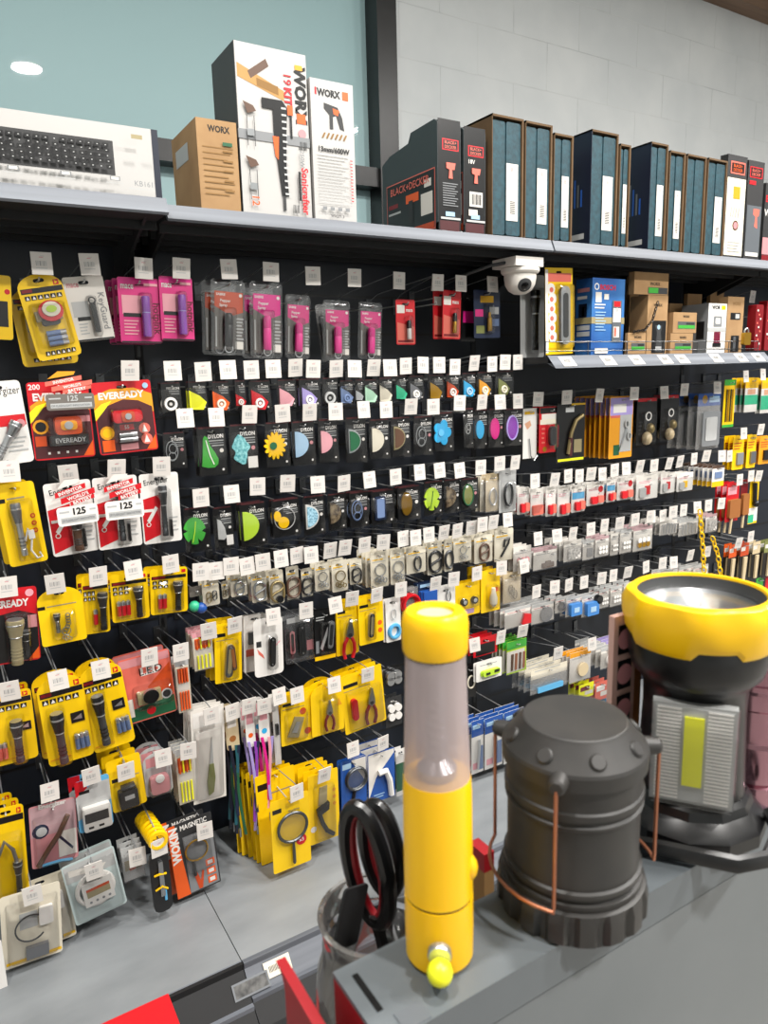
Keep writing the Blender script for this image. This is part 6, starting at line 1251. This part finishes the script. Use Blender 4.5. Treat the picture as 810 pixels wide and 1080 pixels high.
# between the hammer torch and the lantern
plain('plug_pack', 'black pack with yellow loop beside the hammer torch', (487,700,502,738), (500,680), .2, 'ink', lambda b, p: b.ring(p.X(.6), p.Z(.5), -.005, p.w*.36, .0025, 'cream', sx=.7), 'pack', 'rect', n=2, part='cable_loop')
plain('toy_pack', 'red topped pack above the lime torch card', (499,668,524,694), None, .19, 'red', None, 'pack', 'rect', n=2, deco=lambda p: p.dec(.1,.35,.9,.95,'ink'), step=.02)
plain('toy_pack', 'white card with lime green headband lamp', (502,692,529,720), (529,672), .222, 'white', lambda b, p: (b.prism(rrect(p.X(.2), p.X(.85), p.Z(.75), p.Z(.45), .006), -.012, -.002, 'lime'), b.box(p.X(.3), p.X(.45), -.014, -.012, p.Z(.65), p.Z(.55), 'ink'), b.box(p.X(.62), p.X(.8), -.014, -.012, p.Z(.62), p.Z(.5), 'ink')), 'lamp pack', 'round', n=1, deco=lambda p: p.lines(.15,.18,.8,1,.06,'grey'), part='lime_lamp')
plain('tweezer_pack', 'light green pack of brown tweezers beside the lime lamp card', (534,672,555,712), (552,666), .21, 'lime', lambda b, p: [b.prism([(p.X(.2+.2*k),p.Z(.9)),(p.X(.3+.2*k),p.Z(.9)),(p.X(.33+.2*k),p.Z(.4)),(p.X(.22+.2*k),p.Z(.4))], -.004, -.0015, 'copper' if k % 2 else 'brown') for k in range(4)], 'tweezer pack', 'rect', n=4, step=.014, deco=lambda p: (p.dec(0,.3,.9,.95,'paper'), p.dec(0,0,1,.25,'green')), part='tweezers', bag='film')
for i, (bx, lb) in enumerate((((497,757,510,817), 'blue and white razor pack behind the lantern, nearer the hammer torch'), ((511,752,530,812), 'blue and white tall pack touching the lantern wire'), ((531,745,552,806), 'blue and white pack mostly behind the lantern cap'))):
    plain('razor_pack', lb, bx, None, .22+.004*i, 'white', lambda b, p: b.tube([(p.X(.4),-.008,p.Z(.9)),(p.X(.5),-.010,p.Z(.5)),(p.X(.5),-.009,p.Z(.35))], .004, 'silver', 6), 'pack', 'rect', n=2, deco=lambda p: (p.dec(0,0,1,.3,'blue'), p.dec(.1,.08,.7,.16,'pale'), p.dec(.55,.5,.95,.95,'bluegrey'), p.dec(.1,.8,.5,.92,'lpink')), step=.02, part='handle_stick', bag='film')

# ================================================================== caged-shelf bay: household packs
RB = .2
plain('grabber_pack', 'white pack with drawn hand and cable loop beside the purple cover', (551,430,566,484), (568,421), RB, 'white', lambda b, p: b.tube([(p.X(.4),-.005,p.Z(.6)),(p.X(.5),-.006,p.Z(.95)),(p.X(.75),-.006,p.Z(1.05)),(p.X(1.0),-.005,p.Z(.95))], .0018, 'silver', 6), deco=lambda p: (p.pol([(.1,.3),(.5,.24),(.6,.34),(.3,.42)], 'skin'), p.dec(.1,.06,.8,.12,'maize')), part='cable_loop')
plain('trimmer_pack', 'red and white pack with dark oval trimmer', (568,428,592,478), (598,419), RB+.01, 'red', lambda b, p: b.prism(rrect(p.X(.4), p.X(.64), p.Z(.85), p.Z(.42), .012), -.014, -.002, 'char'), 'trimmer pack', 'round', (.3,.36,.75,.92,.02), 1, deco=lambda p: (p.dec(.03,.02,.97,.14,'ink'), p.dec(.1,.15,.95,.27,'paper'), p.dec(.03,.27,.97,.38,'cream'), p.dec(.7,.38,.97,.95,'khaki'), p.dot(.25,.92,.09,'gold'), p.lines(.1,.45,.25,4,.1,'salmon')), part='trimmer')
plain('trimmer_pack', 'black pack with steel spanner tool and yellow foot', (586,423,617,489), (633,417), RB+.014, 'ink', lambda b, p: (b.tube([(p.X(.36),-.008,p.Z(.85)),(p.X(.46),-.008,p.Z(.5)),(p.X(.62),-.008,p.Z(.3)),(p.X(.86),-.008,p.Z(.22))], .006, 'bronze', 8), b.tube([(p.X(.42),-.008,p.Z(.88)),(p.X(.44),-.008,p.Z(.58))], .007, 'wine', 8)), 'tool pack', 'rect', deco=lambda p: (p.dec(.06,.93,.98,.97,'lemon'), p.dec(.5,.02,1,.05,'maize'), p.dec(.62,.62,.9,.84,'khaki'), p.dec(.3,.08,.6,.16,'lgrey')), part='spanner')
plain('scissor_pack', 'blue and orange pack with white scissors, front of a fan', (641,417,668,484), (669,415), RB+.01, 'amber', lambda b, p: (b.ring(p.X(.7), p.Z(.45), -.006, .011, .003, 'lgrey', sx=.7), b.ring(p.X(.82), p.Z(.65), -.006, .011, .003, 'lgrey', sx=.7), b.prism([(p.X(.4),p.Z(.9)),(p.X(.68),p.Z(.5)),(p.X(.74),p.Z(.55))], -.006, -.002, 'silver')), 'scissors pack', 'round', n=7, step=.018, dx=-.003, deco=lambda p: (p.dec(.02,.02,.98,.3,'lilac'), p.dec(.15,.12,.7,.26,'white'), p.dec(.05,.3,.6,.34,'salmon'), p.dec(.2,.78,.45,.95,'dgreen'), p.dec(.45,.3,.95,.9,'lgrey')), part='scissors_blade')
for i, (bx, tg, lb) in enumerate((((670,418,693,470), (700,414), 'black and gold shaver pack with white roundel'), ((695,415,716,465), (722,411), 'black and gold shaver pack beside the clear bags'))):
    plain('shaver_pack', lb, bx, tg, RB+.005*i, 'ink', lambda b, p: (b.ball(p.X(.62), -.008, p.Z(.66), p.w*.16, 'bronze', sz=1.2), b.ball(p.X(.46), -.008, p.Z(.86), p.w*.19, 'sand', sz=1.2)), 'shaver pack', 'round', (.2,.3,.9,.97,.018), 1, deco=lambda p: (p.dec(.02,.02,.98,.09,'red'), p.dot(.6,.4,.16,'white'), p.dot(.6,.4,.11,'ink'), p.lines(.1,.5,.3,4,.08,'dgrey')), part='shaver', step=.03)
plain('refill_bag', 'clear bag of white plastic combs with blue header', (733,414,760,474), (756,409), RB+.01, 'bag', lambda b, p: (b.prism(rrect(p.X(.12), p.X(.9), p.Z(.95), p.Z(.32), .008), -.014, -.001, 'silver'), b.prism(rrect(p.X(.25), p.X(.75), p.Z(.85), p.Z(.42), .006), -.016, -.014, 'lgrey')), 'pack', 'round', n=3, step=.034, dx=-.004, deco=lambda p: (p.dec(0,.0,1,.22,'blue'), p.dot(.3,.1,.12,'gold'), p.dec(.5,.05,.95,.16,'pale')), part='plastic_insert', bag='bag')
plain('pencil_pack', 'yellow pencil pack with green ends', (761,400,776,451), None, RB, 'yellow', lambda b, p: [b.tube([(p.X(.22+.18*k),-.004,p.Z(.2)),(p.X(.22+.18*k),-.004,p.Z(.88))], .0022, 'gold' if k % 2 else 'ink', 6) for k in range(4)], 'pencil pack', 'round', deco=lambda p: (p.dec(0,0,1,.12,'green'), p.dec(0,.94,1,1,'green')), part='pencil')
plain('mask_pack', 'teal and white pack with yellow top, first of two', (784,398,800,435), (786,397), RB, 'white', None, 'pack', 'rect', n=3, step=.016, dx=-.003, deco=lambda p: (p.dec(0,0,1,.3,'maize'), p.dec(.0,.5,1,.78,'emer'), p.dec(.2,.33,.8,.48,'skin')), bag='film')
plain('mask_pack', 'teal and white pack with yellow top, at the frame edge', (801,398,818,436), (804,395), RB+.006, 'white', None, 'pack', 'rect', n=1, step=.016, deco=lambda p: (p.dec(0,0,1,.3,'maize'), p.dec(.0,.5,1,.9,'emer'), p.dec(.2,.33,.8,.48,'skin')), bag='film')
for i, (bx, tg, lb, k) in enumerate((((771,459,785,496), (784,457), 'yellow pack with grey pad, first of the pair', 'grey'), ((786,458,798,494), None, 'yellow pack with grey pad, second of the pair', 'tin'), ((799,459,814,490), (803,453), 'orange yellow pack with dark brush at the frame edge', 'ink'))):
    plain('pad_pack', lb, bx, tg, RB+.004*i, 'yellow' if i < 2 else 'amber', lambda b, p: b.box(p.X(.35), p.X(.9), -.008, -.001, p.Z(.85), p.Z(.5), k), 'pad pack', 'round', n=2 if i == 0 else 1, step=.016, deco=lambda p: p.lines(.1,.2,.8,3,.08,'dorange'), part='grey_pad')
# second row: red and white small plugs
def redplug(p): p.dec(.05, .02, .95, .2, 'paper'); p.lines(.12, .24, .7, 2, .06, 'lpink')
R2b = [((545,513,558,543),(564,507),2,'white card with two red plugs beside the grey carabiner','a'),((559,514,573,545),(586,506),1,'white and red tilted card beside the two red plugs','b'),((575,513,586,545),None,1,'white card with single red plug','a'),((587,512,601,545),(599,502),2,'clear pack with paired red plugs','a'),((602,511,617,541),(611,502),2,'clear pack with red plug and blue label','c'),((618,508,637,534),(624,500),2,'wide clear pack with red plug and round red mark','d'),((639,505,649,530),(648,496),1,'narrow blue labelled pack with red plug','c'),((650,502,668,528),(660,494),2,'white pack with red ball, beside the brown card packs','d'),((670,499,694,528),(676,492),3,'cluster pack of white cards with red cross mark','e'),((696,497,712,521),(707,489),2,'white pack with small red flag mark','e'),((713,497,731,519),(718,487),2,'white pack with yellow lower corner by the brown fan','f')]
for i, (bx, tg, n, lb, st) in enumerate(R2b):
    def it(b, p, st=st):
        if st in 'acd': b.prism(rrect(p.X(.2), p.X(.52), p.Z(.92), p.Z(.6), .004), -.012, -.002, 'red'); b.prism(rrect(p.X(.58), p.X(.9), p.Z(.9), p.Z(.58), .004), -.010, -.002, 'salmon')
        elif st == 'b': b.prism(rrect(p.X(.1), p.X(.9), p.Z(.95), p.Z(.6), .004), -.008, -.002, 'salmon')
        else: b.box(p.X(.4), p.X(.6), -.006, -.001, p.Z(.8), p.Z(.45), 'red' if st == 'e' else 'maize'); b.prism(rrect(p.X(.12), p.X(.4), p.Z(.9), p.Z(.5), .004), -.008, -.001, 'lgrey')
    plain('plug_pack', lb, bx, tg, jd(.2), 'white', it, 'plug pack', 'round', n=n, step=.018, deco=lambda p, st=st: (redplug(p), p.dec(.05,.25,.95,.5,'sky') if st == 'c' else None, p.dot(.8,.3,.14,'red') if st == 'd' else None), part='red_plug', bag='film')
for i, px_ in enumerate(((635,500),(690,491),(732,484),(761,481),(769,481))): hook(.2, ('wide red plug packs','white cross mark packs','yellow cornered packs','brown fan, nearer tag','brown fan, farther tag')[i]+' in the caged shelf bay', px_)
plain('bristle_pack', 'brown striped card pack, front of a tilted fan', (750,490,764,514), (746,481), .215, 'white', lambda b, p: b.box(p.X(.2), p.X(.8), -.004, -.001, p.Z(.6), p.Z(.3), 'bluegrey'), 'pack', 'rect', n=7, step=.018, dx=-.002, deco=lambda p: (p.dec(0,.75,1,1,'maize'), p.dec(0,.0,1,.12,'brown')), part='small_brush')
# brushes at the far end
plain('brush_pack', 'red backed kraft paddle brush pack, first of the pair', (764,508,780,551), (780,506), .21, 'red', lambda b, p: (b.prism(rrect(p.X(.1), p.X(.95), p.Z(.9), p.Z(.42), .006), -.014, -.002, 'wood'), b.tube([(p.X(.4),-.008,p.Z(.9)),(p.X(.3),-.008,p.Z(1.3))], .005, 'sand', 6)), 'brush pack', 'rect', n=2, step=.02, dx=-.004, deco=lambda p: p.dec(.1,.1,.8,.3,'lpink'), part='paddle_brush')
plain('brush_pack', 'kraft paddle brush pack beside the black cat brush', (779,505,789,545), (792,502), .205, 'dred', lambda b, p: (b.prism(rrect(p.X(.05), p.X(.95), p.Z(.95), p.Z(.38), .006), -.014, -.002, 'wood'), b.tube([(p.X(.4),-.008,p.Z(.9)),(p.X(.3),-.008,p.Z(1.3))], .005, 'sand', 6)), 'brush pack', 'rect', part='paddle_brush')
plain('brush_pack', 'yellow and white pack with black handled brush', (788,503,801,553), (801,502), .21, 'yellow', lambda b, p: (b.tube([(p.X(.3),-.010,p.Z(.1)),(p.X(.35),-.012,p.Z(.5))], .008, 'black', 8), b.ball(p.X(.5), -.012, p.Z(.55), .014, 'black')), 'brush pack', 'rect', deco=lambda p: (p.dec(0,.65,1,.95,'white'), p.dec(0,.8,.6,.98,'emer')), part='black_brush')
hook(.2, 'red paddle brush packs, lower tag', (761,531))
# third row: small clear packs
R3b = [((562,575,587,602),(567,568),1,'white card with brown felt puzzle pad','felt'),((594,568,613,593),(605,563),4,'fan of white cards beside the felt puzzle pad','fan'),((614,569,626,591),(623,558),2,'white card with grey felt square','grey'),((627,564,642,588),(638,554),2,'clear pack of white caps in third row','caps'),((643,561,652,586),(654,552),2,'narrow clear pack of white caps','caps'),((653,557,666,584),(670,548),2,'clear pack of white screws by the golden cards','caps'),((667,553,688,582),(686,545),3,'clear pack with golden lower corner','gold'),((695,547,714,565),(710,540),4,'row of hanging silver clips in clear pack','clip'),((715,546,736,566),(735,535),4,'row of pale hanging clips beside the yellow chain','clip'),((743,541,756,562),(747,533),2,'crumpled clear pack behind the yellow chain','shred'),
 ((541,574,560,603),(552,597),2,'pink and white clear pack at the bay joint','pink')]
for i, (bx, tg, n, lb, st) in enumerate(R3b):
    def it(b, p, st=st):
        if st == 'felt': b.prism([(p.X(.35),p.Z(.95)),(p.X(.85),p.Z(.95)),(p.X(.85),p.Z(.72)),(p.X(.72),p.Z(.72)),(p.X(.72),p.Z(.64)),(p.X(.5),p.Z(.64)),(p.X(.5),p.Z(.72)),(p.X(.35),p.Z(.72))], -.006, -.002, 'brown')
        elif st == 'grey': b.box(p.X(.35), p.X(.85), -.005, -.002, p.Z(.85), p.Z(.4), 'tin')
        elif st in ('caps', 'gold', 'pink'):
            for k in range(6): b.disc(p.X(.28+.22*(k % 3)), p.Z(.55+.2*(k//3)), -.009, -.002, p.w*.1, 'gold' if st == 'gold' and k > 2 else 'rose' if st == 'pink' and k < 3 else 'white', seg=10)
        elif st == 'clip':
            for k in range(5): b.tube([(p.X(.15+.17*k),-.006,p.Z(.25)),(p.X(.12+.17*k),-.008,p.Z(.7)),(p.X(.17+.17*k),-.006,p.Z(.9))], .003, 'silver', 6)
        else: b.prism(rrect(p.X(.2), p.X(.9), p.Z(.9), p.Z(.35), .004), -.008, -.002, 'shred')
    plain('felt_pack' if st in ('felt','grey','fan') else 'fitting_pack', lb, bx, tg, jd(.2), 'paper', it, 'pack', 'rect', n=n, step=.018, deco=lambda p: (p.dec(.0,.0,1,.14,('lgrey','strip','paper')[JN[0] % 3]), p.lines(.1,.2,.8,2,.07,'lgrey')), part='small_piece', bag='bag')
for i, px_ in enumerate(((587,565),(669,549),(687,545),(699,544),(721,538))): hook(.2, ('the empty space after the felt pad','white screw packs','golden corner packs','silver clip packs','pale clip packs')[i], px_)
# fourth row
R4b = [((532,637,559,664),None,3,'fan of clear packs with a red shoe pad','shoe'),((560,633,584,659),(566,624),4,'fan of clear packs with grey discs','disc'),((585,629,597,647),(585,619),2,'small pack with black oval pads','oval'),((596,627,612,651),(600,617),1,'clear pack with bright blue clip, nearer the black ovals','blue'),((613,625,630,651),(616,614),1,'clear pack with bright blue clip and black roller','blue2'),((631,620,642,642),(635,610),2,'clear pack of white felt discs by the blue clips','caps'),((643,617,656,640),(647,607),2,'clear pack of cream caps beside the searchlight bezel','caps'),((657,613,669,637),None,2,'clear pack of cream caps touching the searchlight bezel','caps'),((697,600,714,620),(699,594),2,'white pack peeping over the searchlight, first','caps'),((715,596,729,616),(710,593),2,'white pack peeping over the searchlight, second','caps'),((730,594,747,615),(729,586),2,'white pack peeping over the searchlight near the chain','caps')]
for i, (bx, tg, n, lb, st) in enumerate(R4b):
    def it(b, p, st=st):
        if st == 'shoe': b.prism([(p.X(.6),p.Z(.9)),(p.X(.95),p.Z(.9)),(p.X(.95),p.Z(.45)),(p.X(.7),p.Z(.35))], -.012, -.002, 'red')
        elif st == 'disc': b.disc(p.X(.62), p.Z(.6), -.008, -.002, p.w*.26, 'tin')
        elif st == 'oval': b.disc(p.X(.5), p.Z(.6), -.008, -.002, p.w*.3, 'ink', seg=12)
        elif st[:4] == 'blue':
            b.prism(rrect(p.X(.1), p.X(.85), p.Z(.92), p.Z(.3), .004), -.02, -.002, '#3f7fc4'); b.box(p.X(.3), p.X(.65), -.021, -.02, p.Z(.75), p.Z(.5), 'pale')
            if st == 'blue2': b.disc(p.X(.9), p.Z(.25), -.02, -.004, p.w*.2, 'ink')
        else:
            for k in range(6): b.disc(p.X(.28+.22*(k % 3)), p.Z(.5+.22*(k//3)), -.009, -.002, p.w*.1, 'white', seg=10)
    plain('fitting_pack', lb, bx, tg, jd(.2), 'paper', it, 'pack', 'rect', n=n, step=.02, deco=lambda p: (p.dec(.0,.0,1,.14,'lgrey'), p.lines(.1,.2,.8,1,.07,'rose')), part='small_piece', bag='bag')
for i, px_ in enumerate(((663,604),(681,598),(746,582))): hook(.2, ('cream cap packs, farther tag','searchlight row, first tag','searchlight row, far tag')[i], px_)
# fifth row and the lowest, above the lantern
plain('refill_bag', 'clear bag with cream header and blue base above the lantern', (559,696,598,733), (589,689), .22, 'bag', lambda b, p: b.prism(rrect(p.X(.15), p.X(.85), p.Z(.98), p.Z(.75), .004), -.01, -.002, 'sky'), 'pack', 'rect', n=3, step=.025, deco=lambda p: (p.dec(0,0,1,.4,'cream'), p.dec(.1,.06,.8,.1,'lgrey')), part='blue_insert', bag='bag')
plain('fitting_pack', 'white card with round cream stopper above the lantern', (600,683,623,721), (624,679), .226, 'paper', lambda b, p: b.disc(p.X(.55), p.Z(.6), -.012, -.002, p.w*.24, 'sand'), 'pack', 'rect', n=2, deco=lambda p: (p.dec(0,0,1,.16,'amber'), p.dec(.1,.2,.6,.24,'lgrey')), part='stopper', bag='bag')
plain('fitting_pack', 'clear pack with white tape roll beside the packing box', (633,680,648,706), None, .24, 'paper', lambda b, p: b.ring(p.X(.6), p.Z(.6), -.008, p.w*.25, .006, 'white'), 'pack', 'rect', n=5, step=.02, deco=lambda p: p.dec(0,0,1,.15,'lgrey'), part='tape_roll', bag='bag')
plain('fitting_pack', 'clear pack of pale rings just before the packing box', (649,676,664,702), None, .22, 'paper', lambda b, p: b.ring(p.X(.5), p.Z(.6), -.008, p.w*.22, .005, 'lgrey'), 'pack', 'rect', n=4, step=.02, deco=lambda p: p.dec(0,0,1,.15,'lilac'), part='pale_ring', bag='bag')
for i, (bx, k, k2, lb) in enumerate((((610,718,626,738),'lemon','maroon','yellow and maroon pack lowest above the lantern cap'),((627,716,642,740),'salmon','white','red and white pack lowest above the lantern cap'),((643,722,660,744),'sky','lpink','blue and pink pack lowest beside the packing box'))):
    plain('fitting_pack', lb, bx, None, .21+.004*i, k, None, 'pack', 'rect', n=2, step=.02, deco=lambda p: (p.dec(.1,.2,.7,.5,k2), p.dec(.4,.55,.95,.8,'paper')), bag='film')
# mixed brushes above the searchlight
for i, (bx, tg, k, lb) in enumerate((((766,573,777,618),None,'orange','orange headed brush pack above the searchlight'),((778,571,790,616),(780,573),'dorange','rust headed brush pack above the searchlight'),((791,570,802,612),(792,566),'sand','beige headed brush pack above the searchlight'),((803,568,818,610),None,'olive','olive headed brush pack at the frame edge'))):
    plain('brush_pack', lb, bx, tg, .2+.004*i, 'ink', lambda b, p: (b.prism([(p.X(.3),p.Z(.95)),(p.X(.6),p.Z(.95)),(p.X(.75),p.Z(.35)),(p.X(.35),p.Z(.35))], -.008, -.002, 'sand')), 'brush pack', 'rect', n=1, deco=lambda p: (p.dec(0,0,1,.32,k), p.dec(.1,.1,.6,.2,'paper')), part='brush_head', step=.02)
plain('brush_pack', 'green handled pack low by the searchlight bezel', (796,608,805,628), None, .2, 'green', None, 'brush pack', 'rect'); plain('brush_pack', 'red handled pack low by the searchlight bezel', (806,606,816,626), None, .2, 'red', None, 'brush pack', 'rect')
ya = P(738, 538, -.235); yb = P(744, 612, -.235)
chain('yellow plastic chain hanging straight behind the searchlight', [ya, P(741,575,-.235), yb+Vector((.01,0,-.1))], 'yellow', .0095, .0027, 'chain', 'plastic_chain')
chain('yellow plastic chain hanging on the slant toward the brushes', [P(751,566,-.235), P(757,585,-.235), P(763,612,-.235)+Vector((.02,0,-.1))], 'yellow', .0095, .0027, 'chain', 'plastic_chain')

# ------------------------------------------------------------------ light
def down(name, x, y, w, label, sz=.24):
    t = thing('ceiling_light', label, 'ceiling light', (x, y, CEIL), 'round ceiling downlights')
    b = MB(); b.lathe([(sz*.62,-.012),(sz*.66,-.006),(sz*.66,0)], 'white', (0,0,0), 28); b.f = b.f[1:] if False else b.f; b.build('trim_ring', t)
    l = bpy.data.lights.new(name, 'AREA'); l.shape = 'DISK'; l.size = sz; l.energy = w; l.color = (1.0, .97, .93); l.spread = PI
    o = bpy.data.objects.new(name, l); COL.objects.link(o); o.location = (x, y, CEIL-.02)
# the lamp mirrored in the window
r = ray(28, 72); tt = (CEIL-.02-CAM.z)/r.z; mp_ = CAM+r*tt; wy = WY+.06
lx, ly = mp_.x, 2*wy-mp_.y
down('downlight', lx, ly, LW, 'round ceiling downlight mirrored in the window film', .2)
for i, (x, y) in enumerate(((lx-1.5, ly), (lx+1.85, ly-.1), (lx+3.0, ly-.1), (lx+.2, ly-1.6), (lx+2.2, ly-1.6), (lx+4.4, ly-.1))):
    down('downlight', x, y, LW*(1.0 if y > ly-1 else LB), ORD[i]+' of the other round ceiling downlights above the aisle')
world = bpy.data.worlds.new('world'); SC.world = world; world.use_nodes = True
world.node_tree.nodes['Background'].inputs[0].default_value = (.95, .97, 1.0, 1); world.node_tree.nodes['Background'].inputs[1].default_value = WL
SC.view_settings.view_transform = 'Standard'; SC.view_settings.look = 'None'; SC.view_settings.gamma = 1.0; SC.view_settings.exposure = EXPO; SC.view_settings.use_curve_mapping = False
SC.cycles.max_bounces = 8; SC.cycles.transparent_max_bounces = 32; SC.cycles.caustics_reflective = False; SC.cycles.caustics_refractive = False; SC.cycles.use_denoising = True
